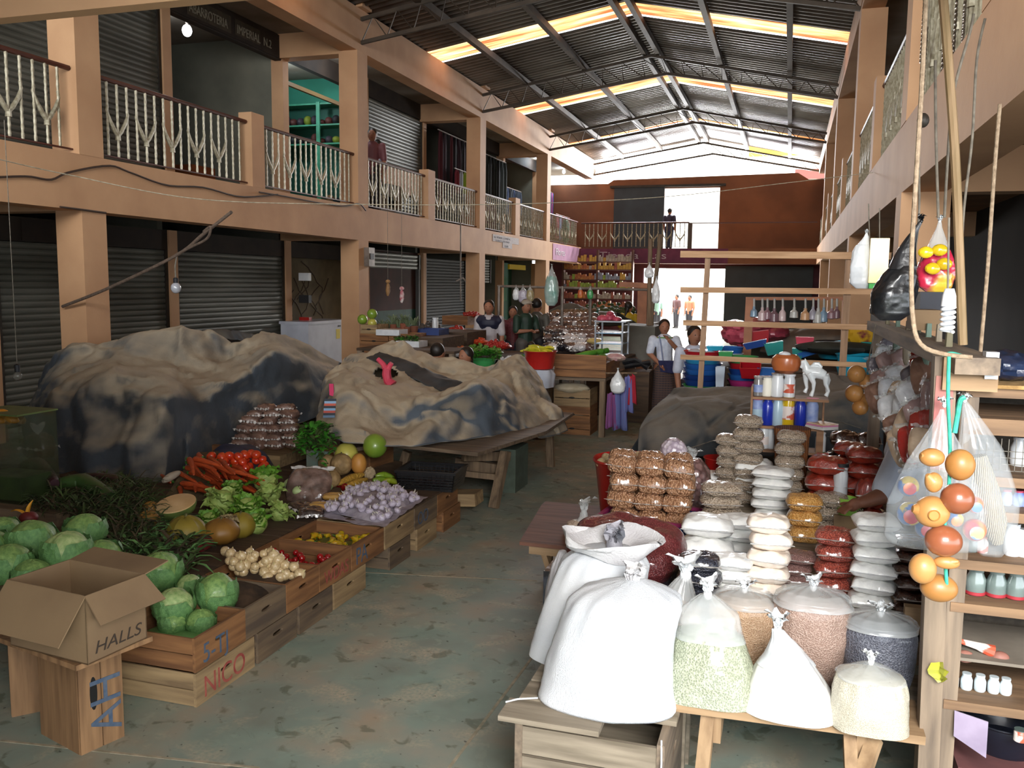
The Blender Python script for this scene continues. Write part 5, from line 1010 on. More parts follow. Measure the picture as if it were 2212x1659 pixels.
for (x, y) in ((-.5, 5.4), (q[3].x + .06, 5.4), (-.5, 4.0)): MB().box(x-.02, x+.02, y-.02, y+.02, 0, TT-.02).build('leg', PBZ, t, smooth=False)
p = at(1395, 1175, 'z', TT); bx, by = at(1405, 1165, 'y', 4.62).x, 4.78; basket('plastic_basket', (bx, by, TT), .52, .38, .17, BLU, 'blue plastic basket with magenta rim full of peanut bags', 'basket', MAG, rz=-.12)
for r_, (py, off) in enumerate(((1150, 0), (1110, 4), (1070, -2), (1030, 4), (992, 0))):
    for k, px in enumerate((1342, 1402, 1462)):
        for d in (0, 1):
            if d and r_ < 2: continue
            p = at(px + off + k * 1, py, 'y', 4.62 + .18 * d)
            place('pea', unitbag('pea', GPEA, 'peanut_bag', 21, .12), (p.x, 4.66 + .19 * d, TT + .03 + r_ * .095), (.082, .075, .115), (R.uniform(-.1, .1), R.uniform(-.08, .08), R.uniform(-.3, .3)), 'bag of shelled peanuts heaped in the blue basket', 'peanut bags in the blue basket')
RB = M('red_basin', '#b8241f', '#9c1c1a', 4, .35, coat=.4)
def basin(nm, c, r, h, mat, label, cat='basin', flare=1.25, n=36, sx=1):
    return MB().lathe([(.001, 0), (r * .74, 0), (r * .8, .01), (r * .97, h * .93), (r * 1.04, h), (r * 1.02, h * 1.03), (r * .95, h * .95), (r * .76, .02), (.001, .018)], n, c, sx=sx).build(nm, mat, None, label=label, cat=cat)
p = at(1365, 1000, 'y', 5.25); basin('red_basin', (p.x, 5.3, TT), .24, .36, RB, 'red basin of potatoes behind the peanut bags')
POT = M('potato_beige', '#cdb88f', '#b09a70', 9, .7, .2, 20); po = thing('potato', 'pale potato heaped in the red basin', 'potato', group='potatoes in the red basin'); MB().ell((0, 0, .8), 1.15, .9, .85, 14, 10, f=lambda u: 1 + .12 * mn.noise(u * 1.7)).build('tuber', POT, po, local=True)
for i in range(34): a, r_ = R.uniform(0, 6.28), .2 * math.sqrt(R.random()); place('pot', po, (p.x + r_ * math.cos(a), 5.3 + r_ * math.sin(a), TT + .36 + .07 * (1 - r_ / .2) * R.random() - .03), R.uniform(.024, .033), rr3(.8))
MB().lathe([(.001, 0), (.19, 0), (.21, .34), (.001, .36)], 24, (p.x, 5.3, TT + .02)).build('potato_fill', POT, po, local=False) if False else None
def hangbag(nm, px, py, w_, h_, y, mat, label, neck=.35, seed=0, film=None, cat='bag', lean=(0, 0), tie=True):
    """bag hanging from its knot: px, py = knot"""
    p = at(px, py, 'y', y); rx = m_px(w_ / 2, p); H_ = m_px(h_, p); t = thing(nm, label, cat, (p.x, y, p.z - H_))
    b0 = (p.x - lean[0], y, p.z - H_)
    bagshape('filled_bag', b0, rx, rx * .6, H_ * (1 - neck), [(0, .5), (.12, .9), (.5, 1), (.85, .8), (1, .62)], mat, t, .02, lean=(lean[0] * .5, 0), seed=seed, wr=.04)
    bagshape('film_neck', (p.x - lean[0] * .6, y, p.z - H_ * (neck + .03)), rx * .64, rx * .4, H_ * (neck + .03), [(0, 1), (.4, .62), (.8, .22), (1, .12)], film or FILM, t, .07, lean=(lean[0] * .6, 0), seed=seed)
    if tie: ruffle('tied_top', (p.x, y, p.z), rx * .14, film or FILMW, t, rx * .3, 5, seed, .6)
    return t
t = thing('garlic_bag', 'clear bag of garlic on top behind the peanuts', 'bag', at(1455, 990, 'y', 5.2)); p = at(1455, 975, 'y', 5.1); MB().ell(p, .08, .07, .08, 20, 14, f=lambda u: 1 + .12 * mn.noise(u * 5)).build('filled_bag', M('garlic_in_film', '#d9cdd6', '#a898a8', 40, .3, .9, 40, coat=1, kind='voronoi'), t)
t = thing('garlic_bag', 'clear bag of small onions leaning right of the peanuts', 'bag', at(1500, 1040, 'y', 5.1)); p = at(1492, 1030, 'y', 5.15); bagshape('filled_bag', (p.x, 5.2, TT), .13, .12, p.z - TT + .1, [(0, .9), (.5, 1), (.85, .8), (1, .4)], M('onion_in_film', '#8a6a68', '#5b4240', 30, .25, .7, 30, coat=1, kind='voronoi'), t, .04, seed=8); ruffle('tied_top', (p.x, 5.2, p.z + .1), .04, FILM, t, .09, 6, 4)
p = at(1552, 1002, 'y', 5.6); basin('red_basin', (p.x, 5.7, TT + .2), .1, p.z - TT - .18, RB, 'small red bowl of tamarind pods left of the seed columns')
tag(MB().box(-.75, -.44, 5.56, 5.9, 0, TT + .199).build('stall_step', DK, None, label='dark block under the small red bowl', cat='bench'))
# red bean sack lying on the table, small flour bag
t = thing('bean_bag', 'big clear bag of dark red beans lying behind the white sacks', 'bag', (-.72, 3.85, .5)); pillow_mesh('filled_bag', M('red_bean_big', '#7c3a3c', '#5c2528', 150, .35, .5, 150, coat=.7, kind='voronoi'), t, .27, .2, .1, 5, .06); t.rotation_euler = (.25, .05, -.2); p = at(1350, 1175, 'y', 3.85); t.location = (p.x, 3.9, p.z - .12)
tag(MB().box(-1.0, -.44, 3.71, 3.99, 0, t.location.z - .0).build('stall_step', GBL, None, label='black box propping up the bag of red beans', cat='box'))
t = thing('flour_bag', 'small knotted clear bag of pale flour on the brown table', 'bag', at(1255, 1150, 'z', TT)); p = at(1253, 1150, 'z', TT); bagshape('filled_bag', (p.x, p.y, TT + .001), .09, .06, .07, [(0, .95), (.3, 1), (.8, .8), (1, .5)], grain('pale_flour', '#b89f8a', '#cbb6a2', 160), t, .03, seed=1); bagshape('film_neck', (p.x + .02, p.y, TT + .06), .05, .04, .06, [(0, 1), (.6, .5), (1, .4)], FILM, t, .06, seed=5); ruffle('tied_top', (p.x + .02, p.y, TT + .12), .035, FILM, t, .09, 6, 8, .8)
# ================================================================== bottle shelf on the counter
SHW = wood('shelf_board', '#a07858', '#7c5a40', 'x')
SY = 5.55
def sx_(px, py, y=SY): return at(px, py, 'y', y)
zA, zB_, zC = sx_(1700, 858).z, sx_(1700, 920).z, sx_(1760, 975).z
t = thing('bottle_shelf', 'small three tier wooden shelf of bottles standing on the counter', 'shelf', (.03, SY, CT))
xa, xb = sx_(1627, 860).x, sx_(1790, 860).x
for z, x0, x1 in ((zA, xa, xb), (zB_, xa - .01, xa + .24), (zC, xa, xb)): MB().box(x0, x1, SY - .06, SY + .12, z - .014, z).build('shelf_board', SHW, t, smooth=False)
MB().box(xa - .012, xa, SY - .06, SY + .12, CT, zA + .06).build('side_board', SHW, t, smooth=False); MB().box(xb - .03, xb - .02, SY + .02, SY + .12, CT, zA - .014).build('side_board', SHW, t, smooth=False)
def mbot(nm, px, pyb, pyt, w_, mat, label, y=SY, cap=None, band=None, neck=.4, cat='bottle', z=None, group=None, band2=None):
    p = sx_(px, pyb, y); 
    if z is not None: p.z = z
    h = sx_(px, pyt, y).z - p.z; r = m_px(w_ / 2, p); t = thing(nm, label, cat, p, group)
    MB().lathe([(.001, 0), (r * .9, 0), (r, h * .03), (r, h * .74), (r * .85, h * .84), (r * neck, h * .9), (r * neck, h * .93), (.001, h * .93)], 20, p).build('body', mat, t)
    MB().lathe([(.001, h * .925), (r * neck * 1.15, h * .925), (r * neck * 1.15, h), (.001, h)], 16, p).build('cap', cap or mat, t)
    if band: MB().lathe([(r * 1.01, h * .2), (r * 1.01, h * .58)], 20, p).build('paper_label', band, t)
    if band2: MB().lathe([(r * 1.015, h * .3), (r * 1.015, h * .42)], 20, p).build('paper_stripe', band2, t)
    return t
BW = M('bottle_white', '#dfe3e6', '#c9cdd2', 4, .35, coat=.3); BB = M('bottle_blue', '#1f35b0', '#18298c', 4, .3, coat=.4); BG = M('clear_glass', '#a39f9c', '#7e7b7a', 4, .15, coat=1, alpha=.75); BP = M('cap_pink', '#c94e6a', None); BL = M('bottle_paleblue', '#bcd6e2', '#9fb9cc', 4, .3, coat=.3)
YEL = M('oil_yellow', '#dfc021', '#cfa516', 4, .2, coat=1); RDC = M('cap_red', '#c01f30', None); LBL = M('label_blue', '#6f86c0', '#9aa8cc', 22, .5); LRED = M('label_red', '#c4553a', '#e8dcd6', 14, .5, lo=.45, hi=.5); CANW = M('candle_white', '#e8e4d6', None)
mbot('glass_candle', 1637, 858, 812, 20, BG, 'slim glass candle with blue and pink label, left end of the top tier', band=LBL, neck=.9, z=zA); mbot('glass_candle', 1656, 858, 812, 20, CANW, 'short cream candle in glass, second on the top tier', neck=.9, cap=BG, z=zA)
mbot('glass_candle', 1678, 860, 806, 26, BW, 'big white candle in clear glass, third on the top tier', neck=.9, cap=BG, z=zA); mbot('glass_candle', 1704, 860, 808, 24, BW, 'white candle with red printed label, fourth on the top tier', neck=.9, band=LRED, z=zA)
mbot('spray_can', 1635, 915, 858, 24, LBL, 'pink capped blue can, leftmost on the middle tier', cap=BP, neck=.9, band=BL, z=zB_); mbot('bottle', 1657, 915, 861, 24, BB, 'deep blue bottle, left one of the two blue bottles', z=zB_, neck=.7); mbot('bottle', 1679, 916, 860, 24, BL, 'pale blue bottle between the blue one and the oil', z=zB_, neck=.8)
mbot('oil_bottle', 1701, 920, 845, 26, YEL, 'yellow oil bottle with red cap and label', cap=RDC, band=LRED, z=zB_, neck=.4); mbot('bottle', 1727, 920, 861, 24, BB, 'deep blue bottle right of the oil bottle', z=zB_, neck=.7); mbot('spray_can', 1753, 918, 860, 26, LBL, 'pink capped blue can, rightmost on the middle tier', cap=BP, neck=.9, z=zB_)
t = tag(MB().box(xa + .24, xb - .03, SY - .06, SY + .12, zB_ - .014, zB_).build('shelf_board', SHW, bpy.data.objects['bottle_shelf'], smooth=False))
mbot('bottle', 1649, 962, 922, 24, BW, 'white bottle with red print below the middle tier', band=LRED, z=zC, neck=.8); mbot('bottle', 1665, 962, 924, 14, BW, 'narrow white bottle behind the wicker basket', z=zC, neck=.8); mbot('cup', 1772, 968, 934, 22, BW, 'white cup below the magazines', z=zC, neck=.8, cat='cup')
mbot('jar', 1776, 1000, 978, 24, M('label_tricolor', '#c23a34', '#4f8a3c', 9, .5, lo=.48, hi=.52), 'small jar with red and green label below the white cup', y=5.5, z=CT + .1, neck=.9, cat='jar'); tag(MB().box(.1, .4, 5.4, 5.6, CT, CT + .1).build('box', CARD, None, label='small carton under the jar with red and green label', cat='box'))
WICK = M('wicker', '#b5713a', '#8a4f24', 26, .7, .9, 60, kind='wave', stretch=(1, 1, 3)); p = sx_(1708, 1010, 5.3); r = m_px(36, p)
t = thing('wicker_basket', 'round lidded orange wicker basket behind the column of seed bags', 'basket', (p.x, 5.36, CT)); z1 = sx_(1708, 940, 5.3).z
MB().lathe([(.001, 0), (r * .8, 0), (r * .95, (z1 - CT) * .5), (r, z1 - CT)], 32, (p.x, 5.36, CT)).build('basket_body', WICK, t); MB().lathe([(r * 1.05, 0), (r * 1.07, .045), (r * .6, .052), (.001, .054)], 32, (p.x, 5.36, z1 - .01)).build('lid', WICK, t)
p = sx_(1772, 925, 5.5)
t = thing('magazines', 'stack of magazines with orange and pink cover on the shelf end', 'magazine', p)
for k, c in enumerate(('#e6e4e2', '#dad8d6', '#d88ab0', '#cf9440')): MB().ext([p + Vector((dx * .1, dy * .08, .008 * k + .001 * k)) for dx, dy in ((-.9 + .04 * k, 0), (.1, -1), (1, -.2), (.1, 1))], (0, 0, .0075)).build('magazine', M('mag%d' % k, c, '#f0e8e0' if k == 3 else None, 9, .4), t)
mb = MB(); mb.box(p.x - .02, p.x + .02, 5.49, 5.53, zC, p.z); tag(mb.build('prop_block', SHW, None, label='little wooden block carrying the magazines', cat='block'))
POTM = M('terracotta_glazed', '#b5673a', '#96502a', 4, .35, .05, coat=.4); p = sx_(1697, 806, SY + .05)
p.z = zA + .135; r = m_px(31, p)
t = thing('clay_bowl', 'round orange clay bowl standing on the candles of the bottle shelf', 'bowl', p)
MB().lathe([(.001, 0), (r * .45, .004), (r * .85, r * .3), (r, r * .75), (r * .93, r * 1.15), (r * .68, r * 1.38), (r * .62, r * 1.36), (r * .8, r * .9), (.001, r * .2)], 32, p).build('bowl_body', POTM, t); MB().ell(p + Vector((-.01, .02, r * 1.36)), r * .42, r * .3, r * .2, 12, 8).build('white_cloth', BW, t)
# white horse figurine (body faces left)
HW = M('white_ceramic', '#e9eef0', '#d6dde0', 3, .25, coat=.6); p = sx_(1760, 858, SY); sc_h = m_px(1, p)
def hp(x, y, dy=0): q = sx_(x, y, SY + dy); return q
mb = MB(); dys = .03
def limb(L_, r, dy=0, n=10): mb.tube([hp(x, y, dy) for x, y in L_], [sc_h * q for q in r], n)
limb([(1740, 800), (1755, 804), (1770, 806), (1782, 812)], (9, 13, 13, 10), 0, 14)                     # trunk
limb([(1782, 810), (1789, 822), (1786, 838), (1788, 852)], (9, 6, 3.5, 4), .015); limb([(1784, 812), (1784, 830), (1790, 845), (1784, 856)], (8, 5, 3.5, 5), -.02)
limb([(1741, 805), (1741, 825), (1743, 838), (1738, 848)], (8, 5, 3.4, 5), .02); limb([(1748, 806), (1758, 828), (1757, 842), (1752, 856)], (8, 5, 3.4, 5), -.02)
limb([(1743, 802), (1741, 790), (1738, 782)], (10, 8, 6)); limb([(1738, 783), (1730, 782)], (5, 3.5)); limb([(1737, 784), (1733, 790), (1730, 795)], (5, 4, 3.2))
limb([(1754, 792), (1760, 786), (1768, 786), (1773, 792), (1768, 798)], (4, 5, 5, 5, 3)); limb([(1740, 779), (1739, 774)], (2.5, 1), .008); limb([(1740, 779), (1739, 774)], (2.5, 1), -.008)
t = mb.build('horse_figurine', HW, None, label='white ceramic horse figurine standing on the top tier', cat='figurine'); t.data.materials[0] = HW
rm = t.modifiers.new('m', 'REMESH'); rm.mode = 'VOXEL'; rm.voxel_size = .0035; sm_ = t.modifiers.new('s', 'SMOOTH'); sm_.factor = .5; sm_.iterations = 4
# jar with black lid, green cup
p = at(1817, 1040, 'y', 4.75); tt_ = mbot('jar', 1815, 1052, 1000, 30, BW, 'white jar with black and yellow lid beside the green cup', y=4.85, cap=M('lid_black', '#1b1c1e', None), neck=.9, cat='jar', z=CT + .12)
tag(MB().box(.27, .5, 4.7, 4.96, CT, CT + .119).build('box', CARD, None, label='hidden carton under the jar and green cup', cat='box'))
GC = M('green_plastic', '#8fc04f', '#7fb040', 4, .35, coat=.3); p = at(1832, 1056, 'y', 4.75); t = thing('green_cup', 'light green plastic cup with a small handle near the seller', 'cup', (p.x, p.y, CT + .12)); h = .085; r = m_px(22, p)
MB().lathe([(.001, 0), (r * .9, 0), (r, h), (r * .93, h), (r * .85, .01), (.001, .01)], 24, (p.x, p.y, CT + .12)).build('cup_body', GC, t); MB().tube([(p.x + r * .95 , p.y - .01, CT + .12 + h * f) for f in (.3, .35)] + [(p.x + r * 1.5, p.y - .01, CT + .12 + h * .6), (p.x + r * .95, p.y - .01, CT + .12 + h * .8)], .006, 6).build('handle', GC, t)
# ================================================================== stall frame on the right
t = thing('market_stall', 'weathered wooden stall structure with front post and long top rail', 'stall', (.52, 4, 0))
p = at(2022, 1450, 'y', 2.98); ptop = at(2040, 768, 'y', 2.98); MB().beam((p.x, 2.98, 0), ptop, .062, .07, (0, 1, 0)).build('post', GBZ, t, smooth=False)
z = ptop.z; q = at(1900, 692, 'y', 5.35); MB().beam((ptop.x + .07, 2.85, z - .02), (q.x, 5.4, q.z - .03), .12, .05).build('top_rail', GBY, t, smooth=False); MB().box(q.x - .03, q.x + .03, 5.3, 5.36, CT * 0, q.z - .05).build('post', GBZ, t, smooth=False)
MB().beam((ptop.x - .01, 2.94, z - .05), (ptop.x + .14, 2.94, z - .05), .05, .1).build('bracket', PB, t, smooth=False)
MB().box(ptop.x + .1, ptop.x + .135, 2.9, 2.95, z - .06, z + .02).build('white_block', BW, t, smooth=False)
p2 = at(1985, 1380, 'y', 3.3); MB().box(p2.x - .03, p2.x + .05, 3.46, 3.5, .5, CT + .1).build('side_board', PB, t, smooth=False)
MB().box(ptop.x - .025, ptop.x - .02 + .045, 2.94, 2.943, z - .35, z - .06).build('pink_paint', M('faded_pink', '#b06a68', '#9a7464', 9, .8), t)
YF = M('yellow_film', '#cfd04a', '#b9ba5a', 9, .4); mb = MB(); p = at(2030, 1430, 'y', 2.92); leaf(mb, p, (.2, -.2, -1), (-1, -1, 0), .06, .07, .2, 5, .01); mb.build('yellow_scrap', YF, None, label='yellow plastic scrap tied to the front post', cat='scrap')
# ropes, pole, cords
ROPE = M('sisal_rope', '#a8937a', '#86725c', 60, .9, .5, 120); CORD = M('grey_cord', '#7d7568', '#5f584e', 40, .8); TEAL = M('teal_raffia', '#3fae96', '#2d8f7c', 30, .5, .3, 60); BAM = M('bamboo_pole', '#94795a', '#75603f', 8, .6, .15, 20, stretch=(3, 3, .4))
def line(nm, L_, y, r, mat, label, cat='rope', n=8, group=None):
    P = [at(a, b_, 'y', y if not isinstance(y, (list, tuple)) else y[i]) for i, (a, b_) in enumerate(L_)]; Q = [crom(P, k / 24) for k in range(25)]
    return MB().tube(Q, r, n).build(nm, mat, None, label=label, cat=cat, group=group)
line('bamboo_pole', [(2036, -20), (2050, 150), (2064, 350), (2073, 560), (2080, 745)], 2.75, .0125, BAM, 'long slightly bowed tan pole hanging in front of the right balcony', 'pole')
line('rope', [(2000, -10), (1992, 170), (1978, 400), (1969, 560), (1972, 690), (1990, 745), (2040, 765), (2100, 772)], 2.7, .0065, ROPE, 'thick pale rope hanging from above and looping over the rail end')
line('rope', [(2103, 30), (2095, 70), (2060, 200), (2048, 330), (2040, 470)], 2.9, .004, CORD, 'thin dark cord slanting beside the bamboo pole'); line('rope', [(2128, 40), (2110, 130), (2100, 300), (2080, 480), (2074, 700)], 3.1, .004, CORD, 'grey cord right of the bamboo pole, upper knot near the beam')
line('rope', [(2160, 225), (2148, 370), (2135, 560), (2118, 760)], 3.2, .006, ROPE, 'knotted pale rope hanging from the beam before the dark shops'); line('rope', [(1992, 255), (1985, 330), (1984, 480), (1960, 640), (1940, 690)], 3.4, .004, CORD, 'dark cord with a hook below the right beam')
line('rope', [(2020, 130), (2022, 300), (2027, 470)], 2.9, .004, CORD, 'cord holding the clear bag with the red ribbons')
MB().ell(at(1994, 260, 'y', 3.38), .02, .02, .025, 10, 8).build('rope_knot', DARKM, None, label='dark hook knot against the right balcony beam', cat='hook')
line('raffia_cord', [(2050, 770), (2048, 860), (2052, 960), (2050, 1050), (2040, 1150), (2046, 1280)], 2.6, .005, TEAL, 'teal raffia cord carrying the string of gourds')
line('raffia_cord', [(2085, 858), (2075, 865), (2068, 900), (2062, 935)], 2.65, .007, TEAL, 'short teal raffia loop on the wooden bracket'); line('raffia_cord', [(2035, 768), (2055, 762), (2085, 770)], 2.88, .004, TEAL, 'teal raffia wound around the post top')
# gourd string
GO = M('gourd_tan', '#b8854c', '#a06e38', 3, .45, .05, 20, coat=.1); GOB = M('gourd_brown', '#9a5a3c', '#7e452c', 3, .3, coat=.5)
for (cx_, cyy_, rx_, ry_, tip, m_, lb) in ((2013, 988, 26, 20, (-24, -4), GO, 'top left gourd of the hanging string'), (2074, 1004, 30, 34, None, GO, 'tall oval gourd at the top right of the string'), (2017, 1042, 18, 22, (-14, -16), GO, 'small orange gourd left of the teal knot'),
        (2068, 1077, 34, 34, None, GOB, 'reddish brown round gourd right of the teal knot'), (2013, 1105, 36, 34, (-42, -6), GO, 'largest tan gourd with its round end facing the camera'), (2038, 1168, 38, 34, (-28, 22), GOB, 'shiny reddish gourd below the largest tan one'),
        (1993, 1228, 28, 33, None, GO, 'oval gourd at the lower left of the string'), (2045, 1215, 26, 14, (26, -2), GO, 'slender pale gourd near the bottom of the string'), (2028, 1270, 38, 30, (18, -14), GO, 'lowest gourd of the hanging string')):
    y = 2.6 + R.uniform(-.03, .03); p = at(cx_, cyy_, 'y', y); a, b_ = m_px(rx_, p), m_px(ry_, p); t = thing('gourd', lb, 'gourd', p)
    MB().ell(p, a, min(a, b_), b_, 28, 20, f=lambda u: 1 - .05 * max(0, .9 - (1 - u.y * u.y)) if m_ is GO else 1).build('shell', m_, t)
    if tip: q = at(cx_ + tip[0], cyy_ + tip[1], 'y', y - .01); MB().tube([p.lerp(q, .35), p.lerp(q, .75), q], [b_ * .75, b_ * .45, b_ * .22], 14).build('neck', m_, t)
    if lb.startswith('largest'): MB().lathe([(.0001, 0), (a * .25, .001), (a * .3, .0035), (a * .34, .001)], 20, p + Vector((0, -min(a, b_) * .985, 0)), rotm(math.pi / 2)).build('end_ring', M('gourd_ring', '#b57c3c'), t)
for (cx_, cyy_, r_, lb) in ((1850, 808, 19, 'top orange gourd of the far hanging bunch'), (1873, 826, 17, 'gourd behind the top one in the far bunch'), (1845, 850, 19, 'gourd with visible dimple in the far bunch'), (1873, 862, 14, 'small pale gourd at the right of the far bunch'), (1858, 880, 17, 'lowest gourd of the far bunch')):
    p = at(cx_, cyy_, 'y', 4.7 + (.05 if 'behind' in lb else 0)); r = m_px(r_, p); t = thing('gourd', lb, 'gourd', p); MB().ell(p, r, r, r, 22, 16).build('shell', GO, t); MB().ell(p + Vector((0, -r * .97, 0)), r * .15, r * .05, r * .15, 10, 6).build('stem_scar', M('gourd_ring', '#b57c3c'), t)
line('string', [(1892, 700), (1880, 760), (1868, 830), (1860, 890)], 4.75, .003, CORD, 'string holding the far bunch of gourds', 'string')
# hanging bags by the post
LUF = M('loofah', '#d8cdb4', '#a89a80', 60, .8, .9, 60, kind='wave'); BLUB = M('painted_blue', '#3f74b8', '#c9b45a', 14, .3, coat=.8, lo=.55, hi=.6); REDB = M('painted_red', '#b23a4c', '#e0803a', 14, .3, coat=.8, lo=.5, hi=.6)
t = thing('plastic_bag', 'hanging clear bag of painted pottery behind the string of gourds', 'bag', at(2030, 1180, 'y', 2.85)); p = at(2040, 875, 'y', 2.85); q = at(2040, 1180, 'y', 2.85); H_ = p.z - q.z
bagshape('clear_bag', (p.x - .005, 2.85, q.z), m_px(104, p), .07, H_ * .97, [(0, .9), (.05, 1), (.3, .96), (.6, .62), (.85, .22), (.97, .06), (1, .04)], M('thin_film', '#e4e9ec', '#cfd6da', 6, .12, .5, 14, coat=.6, alpha=.2), t, .05, seed=3); ruffle('tied_top', (p.x, 2.85, p.z), .012, FILMW, t, .03, 5, 3)
for (x, y_, r_, m_) in ((1962, 1050, 22, BLUB), (1965, 1110, 26, BLUB), (2000, 1140, 22, BLUB), (2105, 1145, 24, REDB), (2105, 1090, 18, REDB), (2062, 1120, 18, BLUB)):
    c = at(x, y_, 'y', 2.86); r = m_px(r_, c); MB().ell(c, r, .035, r, 20, 14).build('painted_bowl', m_, t); MB().lathe([(r * .55, 0), (r * .6, .004), (r * .3, .006)], 20, c + Vector((0, -.034, 0)), rotm(math.pi / 2)).build('painted_ring', BLUB if m_ is REDB else REDB, t)
t = thing('plastic_bag', 'long hanging clear bag with beige loofah right of the gourds', 'bag', at(2130, 1190, 'y', 2.95)); p = at(2084, 865, 'y', 2.95); q = at(2140, 1200, 'y', 2.95)
bagshape('clear_bag', (q.x, 2.95, q.z), m_px(58, p), .05, p.z - q.z, [(0, .35), (.1, .75), (.35, 1), (.7, .75), (.9, .3), (1, .07)], MATS['thin_film'], t, .05, lean=(p.x - q.x, 0), seed=8); MB().tube([at(2112, 985, 'y', 2.95), at(2128, 1060, 'y', 2.95), at(2145, 1130, 'y', 2.95), at(2155, 1175, 'y', 2.95)], [.025, .04, .04, .015], 14).build('loofah', LUF, t); ruffle('tied_top', p, .012, FILMW, t, .03, 5, 4)
# cluster of packages hanging under the rail
HB = [M('film_pinkish', '#b49a98', '#8c7270', 9, .2, .7, 20, coat=1), M('film_white', '#dfe2e6', '#b5b8be', 9, .2, .7, 20, coat=1), M('film_brown', '#927060', '#6b4e42', 9, .2, .7, 20, coat=1), M('film_red', '#a8322c', '#7d201e', 9, .2, .7, 20, coat=1), M('film_beige', '#c2ab92', '#a08a74', 9, .2, .7, 20, coat=1), M('film_grey', '#7d7a84', '#55525c', 9, .2, .7, 20, coat=1)]
hb = [bag_proto('hanging_packet', '', 'packet', m_, .055, .075, .02, 30 + i, .16, sealm=FILM) for i, m_ in enumerate(HB)]
names = ['pinkish', 'white', 'brown', 'red', 'beige', 'grey']
pts = [(1905, 775, 4.9, 1), (1895, 800, 4.8, 5), (1925, 795, 4.7, 0), (1905, 830, 4.6, 0), (1940, 820, 4.5, 1), (1920, 850, 4.4, 1), (1945, 860, 4.2, 4), (1955, 885, 4.0, 1), (1930, 890, 4.1, 1), (1965, 920, 3.8, 4), (1940, 930, 3.9, 2), (1985, 900, 3.7, 0), (1975, 960, 3.6, 3), (2005, 935, 3.5, 3), (1960, 790, 4.6, 0), (1985, 830, 4.2, 5), (1995, 790, 4.1, 3), (1975, 870, 3.9, 1), (2010, 860, 3.6, 0), (1990, 965, 3.4, 4), (1955, 965, 3.8, 4), (1900, 860, 4.5, 2), (1918, 760, 4.95, 5), (2005, 815, 3.9, 2)]
for i, (px, py, y, k) in enumerate(pts):
    p = at(px, py, 'y', y); place('hp%d' % k, hb[k], p, R.uniform(.85, 1.2), (1.25 + R.uniform(-.3, .3), R.uniform(-.5, .3), R.uniform(-.5, .5)), '%s crinkled packet hanging under the right stall rail' % names[k], '%s packets under the right rail' % names[k])
for i in range(7):
    px = 1915 + i * 22; y = 5.0 - i * .28; p = at(px, 735 + i * 7, 'y', y); mb = MB(); mb.tube([p + Vector((0, 0, .12)), p + Vector((0, 0, -.06))], [.01, .016], 6); mb.ell(p + Vector((0, 0, -.02)), .018, .014, .07, 10, 8)
    mb.build('hanging_bundle', M('dried_bundle%d' % (i % 3), ['#7a745c', '#6f8578', '#9a8f7c'][i % 3], None, r=.7), None, label='small dried bundle hanging from the right rail beside the packets', cat='bundle', group='dried bundles on the right rail')
# things hanging higher
BKP = M('black_plastic_bag', '#24262a', '#141517', 7, .3, .6, 14, coat=.4)
hangbag('plastic_bag', 1990, 478, 95, 215, 3.3, BKP, 'black plastic bag hanging left of the one with red ribbons', .45, 3, BKP, lean=(.08, 0))
RY = M('red_in_film', '#b02440', '#d8b83a', 5, .25, .5, 9, coat=1, lo=.58, hi=.62); t = hangbag('plastic_bag', 2030, 478, 78, 152, 2.95, RY, 'clear hanging bag full of red ribbons and yellow flowers', .4, 6)
p = at(2018, 560, 'y', 2.92)
for (x, y_) in ((2000, 545), (2030, 540), (2040, 570), (2015, 580)): MB().ell(at(x, y_, 'y', 2.9), .022, .015, .018, 10, 8).build('yellow_flower', YEL, t)
hangbag('cloth_bag', 1872, 505, 62, 118, 5.2, BW, 'white bundle hanging left of the yellow board', .2, 4, FILMW)
YB = M('yellow_plastic', '#e2c412', '#d4b010', 3, .35, coat=.4); p = at(1900, 565, 'y', 5.1); mb = MB().box(p.x - m_px(20, p), p.x + m_px(18, p), 5.1, 5.2, p.z - m_px(46, p), p.z + m_px(50, p)); t = thing('yellow_pack', 'bright yellow plastic pack with green base hanging by the column', 'pack', p); mb.build('pack_body', YB, t); MB().box(p.x - m_px(18, p), p.x + m_px(18, p), 5.11, 5.19, p.z - m_px(58, p), p.z - m_px(47, p)).build('green_base', M('green_base', '#2f9a3c', None), t)
line('string', [(1876, 440), (1878, 500), (1880, 560)], 5.15, .003, CORD, 'cord carrying the white bundle and the yellow pack', 'string'); line('string', [(1900, 450), (1900, 515)], 5.12, .003, CORD, 'cord above the yellow pack', 'string')
p = at(2003, 692, 'y', 3.9); tag(MB().box(p.x - m_px(28, p), p.x + m_px(28, p), 3.9, 4.1, p.z - m_px(22, p), p.z + m_px(22, p)).build('cardboard_box', CARD, None, smooth=False, label='small brown carton standing on the right stall rail', cat='box'))
p = at(2020, 655, 'y', 4.15); tag(MB().box(p.x - m_px(32, p), p.x + m_px(32, p), 4.12, 4.3, p.z - m_px(22, p), p.z + m_px(24, p)).build('dark_box', M('navy_box', '#1c2030', '#141722', 5, .6), None, smooth=False, label='dark blue box behind the small brown carton', cat='box'))
